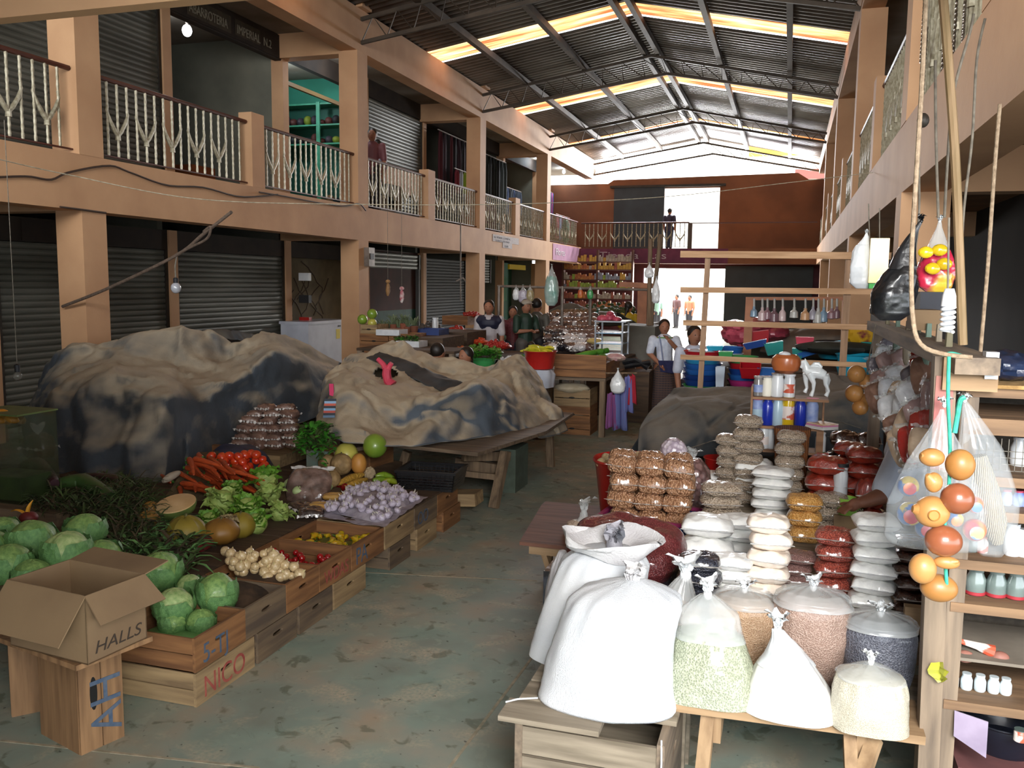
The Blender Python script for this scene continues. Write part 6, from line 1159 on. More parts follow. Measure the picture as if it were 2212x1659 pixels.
p = at(2047, 690, 'y', 2.72); t = thing('spiral_bulb', 'white spiral energy saving bulb hanging beside the pole', 'bulb', p); SPB = M('bulb_white', '#e8ebf0', None, r=.3); hel = [(p.x + .016 * math.cos(a), p.y + .016 * math.sin(a), p.z - .035 + .07 * a / 31.4) for a in np.arange(0, 31.4, .4)]; MB().tube(hel, .005, 6).build('spiral_tube', SPB, t); MB().lathe([(.001, 0), (.02, 0), (.018, .03), (.012, .05), (.001, .05)], 14, (p.x, p.y, p.z + .036)).build('socket', SPB, t)
line('string', [(2050, 470), (2047, 660)], 2.72, .003, CORD, 'flex holding the spiral bulb', 'cord')
# ================================================================== shelving unit at the right
t = thing('shelving_unit', 'old wooden shelving unit with jars at the right picture edge', 'shelf', (1.0, 3.1, 0))
UX = at(2068, 1200, 'y', 2.98).x; uy0, uy1 = 2.98, 3.35
MB().box(UX - .02, UX + .03, uy0, uy0 + .05, 0, 1.62).build('upright', GBZ, t, smooth=False); MB().box(UX - .02, UX + .03, uy1, uy1 + .05, 0, 1.62).build('upright', GBZ, t, smooth=False); MB().box(1.5, 1.55, uy0, uy0 + .05, 0, 1.62).build('upright', GBZ, t, smooth=False)
SZ = [at(2150, y_, 'y', uy0).z for y_ in (838, 905, 1030, 1105, 1215, 1310, 1525)]
for i, z in enumerate(SZ): MB().box(UX - .01, 1.55, uy0 - .005, uy1 + .05, z - (.03 if i not in (1,) else .05), z).build('shelf_board', wood('shelf_tan', '#8d6f52', '#6b533d', 'x'), t, smooth=False)
MB().box(UX, 1.55, uy1 + .04, uy1 + .05, 0, 1.62).build('back_panel', M('back_mesh', '#4a4238', '#393229', 40, .8), t); 
mb = MB(); z0, z1 = SZ[2] + .02, SZ[1] - .06
for k in range(26): x = UX + .04 + k * .02; mb.box(x - .001, x + .001, uy0, uy0 + .002, z0, z1)
for k in range(int((z1 - z0) / .02)): mb.box(UX + .03, UX + .56, uy0, uy0 + .002, z0 + k * .02, z0 + k * .02 + .002)
mb.build('wire_mesh', M('wire_grey', '#6a655c', None, metal=.5), t)
JAR = M('jar_glass', '#7d8a86', '#5c6b68', 6, .1, coat=1); JRED = M('jar_red_base', '#a02a34', None); WJ = M('cup_ribbed', '#d5dfe2', '#b5c2c6', 5, .35, coat=.3)
def jar(px, zi, w_, h_, mat, label, nm='jar', base=None, cat='jar', group=None, y=3.08, capm=None):
    p = at(px, 1200, 'y', y); p.z = SZ[zi] + .001; r = m_px(w_ / 2, p); h = m_px(h_, p); t = thing(nm, label, cat, p, group)
    MB().lathe([(.001, 0), (r * .85, 0), (r, h * .1), (r, h * .62), (r * .7, h * .85), (r * .7, h * .9), (.001, h * .9)], 20, p).build('body', mat, t)
    MB().lathe([(.001, h * .89), (r * .78, h * .89), (r * .78, h), (.001, h)], 16, p).build('lid', capm or mat, t)
    if base: MB().lathe([(r * .9, .001), (r * 1.03, .004), (r * 1.03, h * .16)], 20, p).build('base_ring', base, t)
for i, px in enumerate((2112, 2157, 2200)): jar(px, 5, 40, 58, JAR, 'clear glass jar with red base, %s of the jars on the fifth shelf' % ('leftmost', 'middle', 'rightmost')[i], base=JRED)
for i, px in enumerate((2078, 2108, 2138, 2168, 2195)): jar(px, 6, 24, 36, WJ, 'white ribbed cup in the row on the lowest visible shelf', 'ribbed_cup', cat='cup', group='white ribbed cups on the low shelf')
for i, (px, w_, h_) in enumerate(((2185, 34, 70), (2120, 24, 36), (2100, 20, 30), (2210, 30, 60))): jar(px, 4, w_, h_, (BW, LRED, JAR, BW)[i], ('tall white printed can on the fourth shelf', 'small printed tin on the fourth shelf', 'little glass jar on the fourth shelf', 'white can cut by the picture edge')[i], 'tin', cat='tin')
jar(2185, 2, 38, 62, BW, 'white funnel shaped cup behind the wire mesh', 'white_cup', cat='cup', y=3.2); 
for i, px in enumerate((2165, 2190, 2207)): jar(px, 3, 22, 34, LBL, 'blue labelled small tin on the third shelf', 'tin', cat='tin', group='blue tins on the third shelf', capm=BP)
p = at(2150, 1440, 'y', 3.1)
MB().tube([(at(2075, 1385, 'y', 3.05)), at(2110, 1395, 'y', 3.05), at(2145, 1408, 'y', 3.05)], [.008, .012, .022], 10).build('red_rattle', LRED, None, label='red and white rolled packet on the board shelf', cat='packet')
tag(MB().ext([(UX + .03, 3.36, SZ[5] - .2), (1.5, 3.36, SZ[5] - .2), (1.5, 2.99, SZ[6] + .13), (UX + .03, 2.99, SZ[6] + .13)], (0, 0, .01)).build('slanted_board', M('grey_card', '#8a8174', '#756c60', 6, .9), None, label='slanted grey board inside the shelving unit', cat='board'))
for (x, y_, lb) in ((2085, 1418, 'left small terracotta piece lying on the slanted board'), (2160, 1420, 'larger terracotta piece lying on the slanted board')): MB().ell(at(x, y_, 'y', 3.04), .028, .02, .02, 14, 8).build('terracotta_piece', M('terracotta_dull', '#9c6a5c', '#86564a', 8), None, label=lb, cat='pottery')
DP = M('dark_basin', '#1d2230', '#161a24', 4, .35, coat=.3); p = at(2160, 1605, 'y', 3.15); basin('dark_basin', (p.x + .02, 3.2, p.z - .03), .14, .11, DP, 'dark blue basin low in the shelving unit')
tag(MB().box(UX + .05, 1.5, 3.0, 3.36, 0, p.z - .031).build('red_brown_cloth', M('red_brown_cloth', '#7a4a48', '#5f3a3a', 6, .9), None, label='reddish brown bundle under the dark basin', cat='cloth'))
a, b_, c, d = at(2062, 1535, 'y', 2.96), at(2135, 1560, 'y', 2.96), at(2130, 1638, 'y', 2.95), at(2060, 1590, 'y', 2.95); MB().ext([a, b_, c, d], (0, .004, 0)).build('lilac_cloth', M('lilac_cloth', '#9c8fa4', '#85788e', 9, .9), None, label='lilac cloth hanging from the lowest shelf over the dark basin', cat='cloth')
p = at(2203, 1590, 'y', 3.02); mbot('drink_can', 2203, 1600, 1575, 26, LRED, 'small red and white can at the lower right picture edge', y=3.0, cap=JAR, neck=.85, cat='can')
BLB = M('blue_plastic_bundle', '#26344f', '#16203a', 6, .3, .8, 16, coat=.7); p = at(2165, 790, 'y', 3.2); MB().ell((p.x, 3.2, p.z), m_px(62, p), .16, m_px(34, p), 30, 18, f=lambda u: 1 + .18 * mn.noise(u * 4)).build('blue_bundle', BLB, None, label='dark blue plastic bundle on top of the shelving unit', cat='bundle')
MAT_ = M('straw_mat', '#b5935e', '#8d6d40', 30, .9, .6, 50); tag(MB().box(UX - .0, 1.5, 2.95, 3.38, SZ[0] + .001, SZ[0] + .012).build('straw_mat', MAT_, None, label='straw mat spread on the top of the shelving unit', cat='mat'))
# dark shop at the right: cabinet and hazy goods
t = thing('glass_cabinet', 'dark glazed cabinet standing in the unlit right shop', 'cabinet', (2.1, 7.0, 0)); MB().box(1.75, 2.39, 6.6, 7.2, 0, 1.75).build('carcass', M('cabinet_dark', '#2b2a28', '#1e1d1b', 3, .5), t)
for x in (1.76, 2.08): MB().box(x, x + .29, 6.59, 6.6, .9, 1.7).build('glass_door', M('cabinet_glass', '#3d4442', '#2c3230', 5, .1, coat=1), t)
for k in range(3): MB().box(1.75, 2.39, 6.585, 6.6, .92 + k * .27, .935 + k * .27).build('rail', M('cabinet_rail', '#6d6454', None), t)
for i in range(12): x, z = 1.85 + (i % 4) * .14, .62 + (i // 4) * .42; MB().box(x - .05, x + .05, 5.6, 5.7, z, z + R.uniform(.1, .22)).build('carton', M('shop_goods%d' % (i % 4), ['#5b2f2a', '#4c4a52', '#6b5540', '#3c4a5c'][i % 4], None, r=.7), None, label='small dim carton on a shelf in the dark right shop', cat='carton', group='dim cartons in the right shop')
for k in range(3): tag(MB().box(1.75, 2.39, 5.5, 5.8, .6 + k * .42, .62 + k * .42).build('wall_shelf', GB, None, label='dim wall shelf in the right shop, %s tier' % ('lower', 'middle', 'upper')[k], cat='shelf'))
for (px, py) in ((1994, 60), (2000, 130), (2040, 100), (2065, 60), (2085, 30), (2080, 110), (2055, 170)):
    p = at(px, py, 'x', XR + .02); t = thing('bangle_string', 'string of shiny metal bangles hung on the nearest right balcony', 'bangles', p, 'bangle strings on the right balcony'); BR = M('bangle_metal', '#c8c2b8', '#8a8378', 20, .25, metal=.9); mb = MB()
    for k in range(16): q = p + Vector((0, 0, .2 - k * .028)); mb.tube([q + Vector((-.004, .035 * math.cos(a), .012 * math.sin(a))) for a in np.arange(0, 6.6, .7)], .004, 4)
    mb.build('bangles', BR, t); MB().tube([p + Vector((0, 0, .6)), p + Vector((0, 0, -.25))], .0025, 4).build('cord', CORD, t)
# ================================================================== slat lattice and plastic ware stall
SL = wood('raw_slat', '#c7a07a', '#a47e5b', 'x'); SLZ = wood('raw_slat_post', '#a58468', '#83674f', 'z')
YL = 8.5
t = thing('slat_lattice', 'raw wooden lattice of long rails and two posts before the plastic ware', 'lattice', (-.1, YL, 0))
def bar(x1, y1, x2, y2, y, w_, nm, mt, par, d_=.03): a, b_ = at(x1, y1, 'y', y), at(x2, y2, 'y', y); MB().beam(a, b_, d_, w_).build(nm, mt, par, smooth=False) if abs(y2 - y1) < abs(x2 - x1) else MB().beam(a, b_, w_, d_, (0, 1, 0)).build(nm, mt, par, smooth=False)
bar(1470, 549, 1925, 553, YL - .03, .062, 'rail', SL, t); bar(1470, 626, 1902, 630, YL - .03, .052, 'rail', SL, t); bar(1476, 697, 1912, 708, YL - .03, .05, 'rail', SL, t); bar(1470, 771, 1880, 789, YL - .03, .045, 'rail', SL, t)
bar(1530, 545, 1504, 985, YL, .05, 'post', SLZ, t); bar(1835, 555, 1808, 985, YL, .06, 'post', SLZ, t)
t2 = thing('display_rack', 'smaller wooden rack with hanging bottles behind the lattice', 'rack', (-.2, 10.2, 0)); bar(1611, 645, 1830, 645, 10.2, .035, 'rail', M('orange_wood', '#b87a56', '#9d6648', 5), t2); bar(1620, 648, 1606, 890, 10.2, .09, 'post', M('orange_wood', '#b87a56'), t2); bar(1826, 648, 1815, 890, 10.2, .06, 'post', MATS['orange_wood'], t2)
HBT = [M('hanging_%d' % i, c, None, r=.4, coat=.4) for i, c in enumerate(('#7f9ab0', '#8d6c74', '#75585f', '#cdb4b4', '#b9b9b4', '#c79a72', '#9d9aa6'))]
for i, px in enumerate((1629, 1658, 1673, 1691, 1716, 1740, 1757, 1780, 1797, 1808, 1647, 1768)):
    p = at(px, 662 + (i % 3) * 2, 'y', 10.15); h = m_px(24 + i % 4 * 3, p); r = m_px(8 + i % 3, p); t = thing('hanging_bottle', 'small bottle shaped bag hanging from the orange rack', 'bottle', (p.x, p.y, p.z - h), 'small goods hanging from the orange rack')
    MB().lathe([(.001, 0), (r, .01), (r * .9, h * .6), (r * .35, h * .8), (r * .35, h)], 14, (p.x, p.y, p.z - h)).build('body', HBT[i % 7], t); MB().tube([(p.x, p.y, p.z), at(px, 645, 'y', 10.15)], .012, 6).build('neck_bag', HBT[4], t)
# tables and grey tarp before it
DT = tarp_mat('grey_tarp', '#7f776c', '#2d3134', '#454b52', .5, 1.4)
tarp('tarpaulin', [
 [(1378, 980, 6.5), (1430, 985, 6.35), (1520, 985, 6.45), (1600, 985, 6.5), (1700, 985, 6.5), (1800, 985, 6.5), (1905, 985, 6.6)],
 [(1382, 925, 6.7), (1440, 925, 6.55), (1520, 925, 6.6), (1600, 930, 6.6), (1700, 925, 6.6), (1800, 920, 6.6), (1905, 915, 6.7)],
 [(1408, 884, 6.9), (1460, 878, 6.85), (1530, 878, 6.85), (1610, 885, 6.85), (1700, 868, 6.85), (1800, 858, 6.85), (1900, 850, 6.9)],
 [(1432, 862, 7.3), (1490, 858, 7.3), (1560, 856, 7.3), (1630, 858, 7.3), (1710, 845, 7.3), (1800, 845, 7.3), (1895, 842, 7.3)],
 [(1450, 848, 7.8), (1520, 846, 7.9), (1600, 847, 7.9), (1660, 848, 7.9), (1730, 828, 7.9), (1790, 822, 7.9), (1885, 838, 7.9)],
 [(-1.4, 8.1, .3, 1), (-1.0, 8.15, .3, 1), (-.6, 8.15, .3, 1), (-.2, 8.15, .3, 1), (.1, 8.15, .3, 1), (.4, 8.15, .3, 1), (.75, 8.15, .3, 1)]], DT, 'dark grey tarpaulin over a stall behind the bottle shelf', NU=90, NV=50, seed=12, amp=.035)
tag(MB().box(-1.0, .6, 7.0, 8.0, 0, .6).build('stall_table', DK, None, label='plank stall hidden under the dark grey tarp', cat='table'))
line('rope', [(1490, 968), (1600, 935), (1760, 905), (1860, 925)], 6.3, .003, CORD, 'thin cord stretched across the dark grey tarp')
TB = .72
tag(MB().box(-.95, .9, 9.55, 11.1, TB + .001, 1.02).box(-1.0, .95, 9.5, 11.15, 1.02, 1.04).build('display_step', DK, None, label='dark raised step on the table under the upper plastic ware', cat='step'))
t = thing('stall_table', 'wooden table carrying stacked plastic basins behind the lattice', 'table', (-.2, 10.2, 0)); MB().box(-1.1, 1.0, 9.0, 11.2, TB - .04, TB).build('table_top', DK, t, smooth=False)
for x in (-1.05, .95):
    for y in (9.1, 11.1): MB().box(x-.03, x+.03, y-.03, y+.03, 0, TB-.04).build('leg', GBZ, t, smooth=False)
def pl(nm, c, c2=None): return M('plastic_' + nm, c, c2, 4, .35, coat=.3)
PC = dict(blue=pl('blue', '#2a63ae'), sky=pl('sky', '#3a9cc8'), green=pl('green', '#3f9a56'), teal=pl('teal', '#1f8a84'), red=pl('red', '#b81d28'), mag=pl('mag', '#c43a86'), black=pl('black', '#1b1c20'), navy=pl('navy', '#1d3f86'), white=pl('white', '#c9d6e6'), pink=pl('pink', '#d2485e'), cyan=pl('cyan', '#27a8cc'))
def bstack(px, yb, yt, w_, y, cols, lab, flare=1.25, sx=1):
    b0 = at(px, yb, 'y', y); tp = at(px, yt, 'y', y); n = len(cols); s = (tp.z - b0.z) / n; r = m_px(w_ / 2, b0)
    for i, c in enumerate(cols): basin('plastic_basin', (b0.x, y, max(TB, b0.z) + i * s * .98), r, s * 1.35 if i < n - 1 else s * 1.5, PC[c], '%s plastic basin %s' % (c if c != 'mag' else 'magenta', lab.replace('#', ['lowest', 'second from below', 'third from below', 'fourth', 'fifth', 'sixth', 'seventh', 'eighth', 'ninth'][i])), sx=sx)
bstack(1515, 862, 765, 82, 9.4, ['green', 'green', 'navy', 'navy', 'blue', 'blue', 'sky', 'red'], '# in the left basin stack behind the lattice')
bstack(1602, 862, 775, 62, 9.5, ['black', 'black', 'mag', 'blue', 'navy', 'red', 'green'], '# in the middle basin stack')
bstack(1580, 778, 755, 50, 9.9, ['white', 'blue'], '# of the pale pair on the middle stack')
bstack(1845, 815, 775, 80, 9.4, ['cyan', 'cyan'], '# of the cyan pair right of the far post'); bstack(1815, 775, 745, 100, 9.9, ['cyan', 'black'], '# of the wide pair under the dark sheet', sx=1.1)
def pbox(px, py, w_, h_, y, col, label, nm='plastic_tub', rot=(0, 0, 0)):
    p = at(px, py, 'y', y); w2, h2 = m_px(w_ / 2, p), m_px(h_ / 2, p); q = rotm(*rot); mb = MB()
    V = [Vector((sx * w2 * k, sy * .07 * k, z)) for z, k in ((-h2, .8), (h2, 1)) for sx, sy in ((-1, -1), (1, -1), (1, 1), (-1, 1))]; V += [Vector((sx * w2 * .92, sy * .06, h2)) for sx, sy in ((-1, -1), (1, -1), (1, 1), (-1, 1))] + [Vector((sx * w2 * .74, sy * .05, -h2 * .85)) for sx, sy in ((-1, -1), (1, -1), (1, 1), (-1, 1))]
    f = [(3, 2, 1, 0), (12, 13, 14, 15)] + [(i, (i+1) % 4, 4 + (i+1) % 4, 4 + i) for i in range(4)] + [(4 + i, 4 + (i+1) % 4, 8 + (i+1) % 4, 8 + i) for i in range(4)] + [(8 + i, 8 + (i+1) % 4, 12 + (i+1) % 4, 12 + i) for i in range(4)]
    mb.add([p + q @ v for v in V], f); return mb.build(nm, PC[col], None, smooth=False, label=label, cat='tub')
pbox(1621, 800, 44, 28, 9.3, 'red', 'bright red tub leaning in the middle of the plastic ware', rot=(.5, 0, 0)); pbox(1655, 806, 38, 24, 9.35, 'blue', 'blue tub right of the bright red one'); pbox(1672, 752, 40, 26, 9.7, 'teal', 'teal tub tilted above the clay bowl', rot=(0, -.2, .1))
pbox(1738, 738, 38, 20, 9.9, 'pink', 'pink and red tub standing highest above the teal crate'); pbox(1632, 744, 50, 14, 9.8, 'navy', 'long blue tub left of the teal one', rot=(0, -.25, 0)); pbox(1722, 765, 22, 26, 9.8, 'teal', 'slim teal crate below the pink tub'); pbox(1752, 760, 56, 12, 9.8, 'blue', 'blue tray slanting right of the pink tub', rot=(0, -.35, 0))
pbox(1790, 745, 60, 10, 10.0, 'cyan', 'cyan lid leaning behind the lattice post', rot=(0, -.2, 0)); pbox(1875, 748, 30, 20, 9.8, 'teal', 'teal tub near the right column base'); pbox(1568, 768, 30, 18, 9.3, 'green', 'small green tub between the basin stacks'); pbox(1556, 815, 20, 46, 9.2, 'white', 'pale blue pitcher between the basin stacks')
pbox(1545, 752, 36, 10, 9.6, 'cyan', 'turquoise patterned tray above the left stack'); pbox(1640, 728, 44, 26, 10.3, 'red', 'dull red tub behind the rack post', rot=(0, -.15, 0))
for (px, py, w_, h_, lb) in ((1606, 722, 46, 26, 'crinkled pink bundle left of the rack post'), (1648, 700, 36, 16, 'crinkled pink bundle in the middle of the heap'), (1670, 718, 34, 18, 'crinkled pink bundle at the right of the heap'), (1590, 705, 30, 14, 'small pink bundle at the far left of the heap')):
    p = at(px, py, 'y', 10.9); MB().ell(p, m_px(w_, p), .25, m_px(h_, p), 26, 16, f=lambda u: 1 + .2 * mn.noise(u * 4 + p)).build('pink_bundle', M('pink_crinkle', '#c9566a', '#a13a50', 9, .4, .9, 24, coat=.5), None, label=lb, cat='bundle')
tarp('tarpaulin', [[(1640, 760, 10.6), (1700, 765, 10.5), (1780, 765, 10.5), (1830, 755, 10.6)], [(1650, 735, 10.9), (1700, 728, 10.9), (1770, 718, 10.9), (1835, 725, 10.9)], [(1660, 728, 11.4), (1720, 714, 11.5), (1780, 705, 11.5), (1840, 715, 11.4)], [(-.9, 11.9, .9, 1), (-.3, 12, .9, 1), (.2, 12, .9, 1), (.8, 12, .9, 1)]], DT, 'small dusty tarp over goods behind the plastic ware', NU=40, NV=24, seed=15)
p = at(1810, 752, 'y', 9.7); MB().ell(p, .42, .2, .07, 26, 12, f=lambda u: 1 + .15 * mn.noise(u * 3)).build('dark_sheet', M('olive_sheet', '#2f332c', '#1e211d', 5, .7), None, label='dark olive sheet bundled over the cyan basins', cat='sheet')
p = at(1868, 725, 'y', 9.9); MB().ell(p, .2, .12, .12, 20, 12, f=lambda u: 1 + .2 * mn.noise(u * 3)).build('flag_cloth', M('yellow_red_cloth', '#7d2228', '#d8a81c', 3, .7, lo=.5, hi=.55), None, label='dark red and yellow cloth bundle near the right column', cat='cloth')
for (px, py, r_, y, m_, lb) in ((1512, 760, 34, 9.6, 'white', 'white folded plastic on the left basin stack'),): p = at(px, py, 'y', y); MB().ell(p, m_px(r_, p), .2, .03, 20, 10, f=lambda u: 1 + .2 * mn.noise(u * 3)).build('plastic_sheet', PC[m_], None, label=lb, cat='sheet')
# ================================================================== people
SKIN = M('skin', '#a8745a', '#94634a', 3, .6); SKD = M('skin_dark', '#6e4430', '#5f3a2a', 3, .6); HAIR = M('hair_black', '#15110f', '#221b17', 30, .5, stretch=(1, 1, .2)); EYE = M('eye_dark', '#1a1210', None, r=.3); LIP = M('lip', '#7c3f38', None)
def caps(mb, a, b_, ra, rb, n=12):
    a, b_ = Vector(a), Vector(b_); P = []; r = []
    for k in range(5): t = -1 + k / 4.; P.append(a + (a - b_).normalized() * ra * math.cos((k / 4) * math.pi / 2) * 1.0 if k < 4 else a); r.append(max(.001, ra * math.sin((k / 4) * math.pi / 2)))
    for k in range(1, 5): P.append(b_ + (b_ - a).normalized() * rb * math.sin((k / 4) * math.pi / 2) if k > 0 else b_); r.append(max(.001, rb * math.cos((k / 4) * math.pi / 2)))
    P.insert(5, b_); r.insert(5, rb); mb.tube(P, r, n)
def chain(mb, L_, r, n=12):
    for i in range(len(L_) - 1): caps(mb, L_[i], L_[i + 1], r[i], r[i + 1], n)
def remesh(o, v, it=5):
    m_ = o.modifiers.new('m', 'REMESH'); m_.mode = 'VOXEL'; m_.voxel_size = v; m_.use_smooth_shade = True; s_ = o.modifiers.new('s', 'SMOOTH'); s_.factor = .5; s_.iterations = it
def person(loc, H_, face, label, shirt, pants=None, skirt=None, hair='short', skin=SKIN, arms=None, lean=(0, 0), voxel=.011, head_tilt=(0, 0), legs=((-.045, 0), (.045, 0)), cap_=None, extra=None, hand=False, shirt2=None, sleeve=.45, sitting=False, collar=None):
    """figure in its own frame: faces -y, then turned by face about z; every length is a share of the height"""
    t = thing('person', label, 'person', loc, rz=face); S = H_; B = lambda x, y, z: Vector((x * S, y * S, z * S))
    lx, ly = lean; sh = B(lx, ly, .815); hip = B(0, 0, .52 if not sitting else .30)
    dz = -.22 if sitting else 0
    mb = MB()
    sh = B(lx, ly, .80 + dz); neck = B(lx * 1.08, ly * 1.12 , .855 + dz); hc = B(lx * 1.15 + head_tilt[0], ly * 1.3 + head_tilt[1] - .012, .925 + dz)
    chain(mb, [hip, hip.lerp(sh, .45), sh - B(0, 0, .02)], [.078 * S, .07 * S, .078 * S]); 
    for s in (-1, 1): caps(mb, sh + B(s * .03, 0, -.01), sh + B(s * .095, 0, -.012), .05 * S, .038 * S); caps(mb, hip, hip + B(s * .035, 0, -.01), .075 * S, .075 * S)
    caps(mb, sh + B(0, 0, .0), hc - B(0, -.01, .03), .032 * S, .03 * S)
    mb.ell(hc, .051 * S, .06 * S, .071 * S, 20, 14); mb.ell(hc + B(0, -.012, -.032), .033 * S, .036 * S, .035 * S, 14, 10)
    mb.ell(hc + B(0, -.056, -.006), .009 * S, .012 * S, .016 * S, 10, 8)
    for s in (-1, 1): mb.ell(hc + B(s * .048, .004, -.004), .007 * S, .012 * S, .018 * S, 10, 8)
    arms = arms or [[(-.115, .0, .80), (-.135, .0, .64), (-.13, -.04, .49)], [(.115, .0, .80), (.135, .0, .64), (.13, -.04, .49)]]
    arms = [[B(x + lx * (z - .5) / .3 * (1 if z > .5 else 0), y + ly * (z - .5) / .3, z + dz) for x, y, z in a] for a in arms]
    for a in arms:
        chain(mb, a, [.036 * S, .028 * S, .019 * S]); d = (a[2] - a[1]).normalized(); pm = a[2] + d * .035 * S; mb.ell(pm, .02 * S, .012 * S, .026 * S, 12, 8, d.to_track_quat('Z', 'X').to_matrix())
        sd = d.cross(Vector((0, 0, 1))); sd = sd.normalized() if sd.length > .01 else Vector((1, 0, 0)); nn = d.cross(sd).normalized()
        for k in range(4): q0 = pm + d * .018 * S + sd * (k - 1.5) * .0095 * S; L_ = (.03, .036, .033, .026)[k] * S; chain(mb, [q0, q0 + d * L_ * .55 + nn * .002 * S, q0 + d * L_ * .9 + nn * .012 * S], [.0052 * S] * 3, 8)
        q0 = pm - d * .01 * S + sd * .019 * S; chain(mb, [q0, q0 + d * .02 * S + sd * .012 * S, q0 + d * .034 * S + sd * .012 * S], [.0062 * S] * 3, 8)
    ft = []
    for i, (x, y) in enumerate(legs):
        s = -1 if x < 0 else 1; h0 = hip + B(s * .045, 0, -.02)
        if sitting: K_ = [h0, h0 + B(s * .02, -.25, .0), B(x, -.25 + y, .035)]
        else: K_ = [h0, B(x * 1.0, y * .5 - .01, .285), B(x, y, .04)]
        chain(mb, K_, [.062 * S, .042 * S, .026 * S]); e = K_[2]; ft.append((K_, e)); caps(mb, e + B(0, .01, -.018), e + B(0, -.075, -.024), .022 * S, .018 * S)
    body = mb.build('body', skin, t, local=True); remesh(body, voxel)
    mb = MB(); [mb.ell(hc + B(s * .019, -.0535, .008), .0062 * S, .003 * S, .0038 * S, 10, 6) for s in (-1, 1)]; mb.build('eyes', EYE, t, local=True)
    mb = MB(); mb.ell(hc + B(0, -.0515, -.034), .013 * S, .004 * S, .0045 * S, 12, 6); mb.build('mouth', LIP, t, local=True)
    mb = MB(); mb.ell(hc + B(0, .014, .02), .057 * S, .06 * S, .064 * S, 22, 14); 
    if hair == 'long': mb.ell(hc + B(0, .045, -.03), .035 * S, .028 * S, .06 * S, 14, 10); chain(mb, [hc + B(0, .055, -.04), hc + B(.0, .075, -.12), hc + B(0, .085, -.2)], [.022 * S, .018 * S, .008 * S])
    if hair == 'bun': mb.ell(hc + B(0, .065, .0), .03 * S, .026 * S, .03 * S, 14, 10)
    ho = mb.build('hair', HAIR, t, local=True)
    if cap_: mb = MB(); mb.ell(hc + B(0, .004, .04), .056 * S, .062 * S, .04 * S, 20, 12); mb.ell(hc + B(0, -.06, .035), .042 * S, .035 * S, .006 * S, 16, 6); mb.build('cap', cap_, t, local=True)
    # garments
    mb = MB(); g = .009 * S; chain(mb, [hip + B(0, 0, .0), hip.lerp(sh, .45), sh - B(0, 0, .02)], [.084 * S, .08 * S, .085 * S])
    for s in (-1, 1): caps(mb, sh + B(s * .03, 0, -.01), sh + B(s * .09, 0, -.02), .05 * S, .044 * S)
    for a in arms: e = a[0].lerp(a[1], min(1, sleeve * 2)) ; chain(mb, [a[0], e] + ([a[1].lerp(a[2], sleeve * 2 - 1)] if sleeve > .5 else []), [.043 * S, .04 * S, .03 * S])
    so = mb.build('shirt', shirt, t, local=True); remesh(so, voxel)
    if shirt2: mb = MB(); caps(mb, sh + B(-.095, 0, -.012), sh + B(.095, 0, -.012), .056 * S, .056 * S); caps(mb, sh + B(-.03, 0, -.035), sh + B(.03, 0, -.035), .088 * S, .088 * S); remesh(mb.build('shirt_yoke', shirt2, t, local=True), voxel)
    if collar: MB().lathe([(.042 * S, -.012 * S), (.075 * S, -.02 * S), (.08 * S, -.028 * S), (.04 * S, -.004 * S)], 24, sh + B(0, -.005, .045)).build('collar', collar, t, local=True)
    if pants:
        mb = MB()
        for K_, e in ft: chain(mb, [K_[0] + B(0, 0, .03), K_[1], K_[2] + B(0, 0, .02)], [.072 * S, .052 * S, .04 * S])
        caps(mb, hip + B(-.03, 0, .01), hip + B(.03, 0, .01), .082 * S, .082 * S); remesh(mb.build('trousers', pants, t, local=True), voxel)
    if skirt: mb = MB(); mb.lathe([(.09 * S, .57 * S), (.13 * S, .5 * S), (.155 * S, .35 * S), (.17 * S, .2 * S), (.18 * S, .03 * S), (.17 * S, .03 * S)], 40, (0, 0, 0), sy=.85, wob=.05 * S); mb.build('skirt', skirt, t, local=True, ang=80)
    mb = MB(); [caps(mb, e + B(0, .012, -.02), e + B(0, -.078, -.026), .027 * S, .022 * S) for K_, e in ft]; mb.build('shoes', M('shoe_black', '#1b1816', None, r=.5), t, local=True)
    return t
def plaid():
    m = bpy.data.materials.new('plaid_skirt'); m.use_nodes = True; nt = m.node_tree; b = nt.nodes['Principled BSDF']; L = nt.links.new; tc = nt.nodes.new('ShaderNodeTexCoord'); out = None
    base = nt.nodes.new('ShaderNodeRGB'); base.outputs[0].default_value = hexc('#2a2b38'); cur = base.outputs[0]
    for (dr, s, col, f) in (('Z', 9.5, '#6f4a3c', .6), ('X', 8, '#57423f', .5), ('Z', 19, '#8c7a6a', .3), ('Y', 8, '#57423f', .4)):
        w_ = nt.nodes.new('ShaderNodeTexWave'); w_.bands_direction = dr; w_.inputs['Scale'].default_value = s; L(tc.outputs['Object'], w_.inputs[0]); cr = nt.nodes.new('ShaderNodeValToRGB'); cr.color_ramp.elements[0].position = .55; cr.color_ramp.elements[1].position = .7; cr.color_ramp.elements[1].color = (f, f, f, 1); L(w_.outputs['Fac'], cr.inputs[0])
        x = nt.nodes.new('ShaderNodeMix'); x.data_type = 'RGBA'; L(cr.outputs[0], x.inputs[0]); L(cur, x.inputs[6]); x.inputs[7].default_value = hexc(col); cur = x.outputs[2]
    L(cur, b.inputs['Base Color']); b.inputs['Roughness'].default_value = .9; return m
WB = M('white_blouse', '#dfe5f2', '#c2cadc', 14, .8, .3, 30); GRC = M('green_trim', '#7fb06a', '#5f9350', 30)
wp = at(1432, 905, 'z', 0); ws = at(1432, 690, 'y', wp.y).z
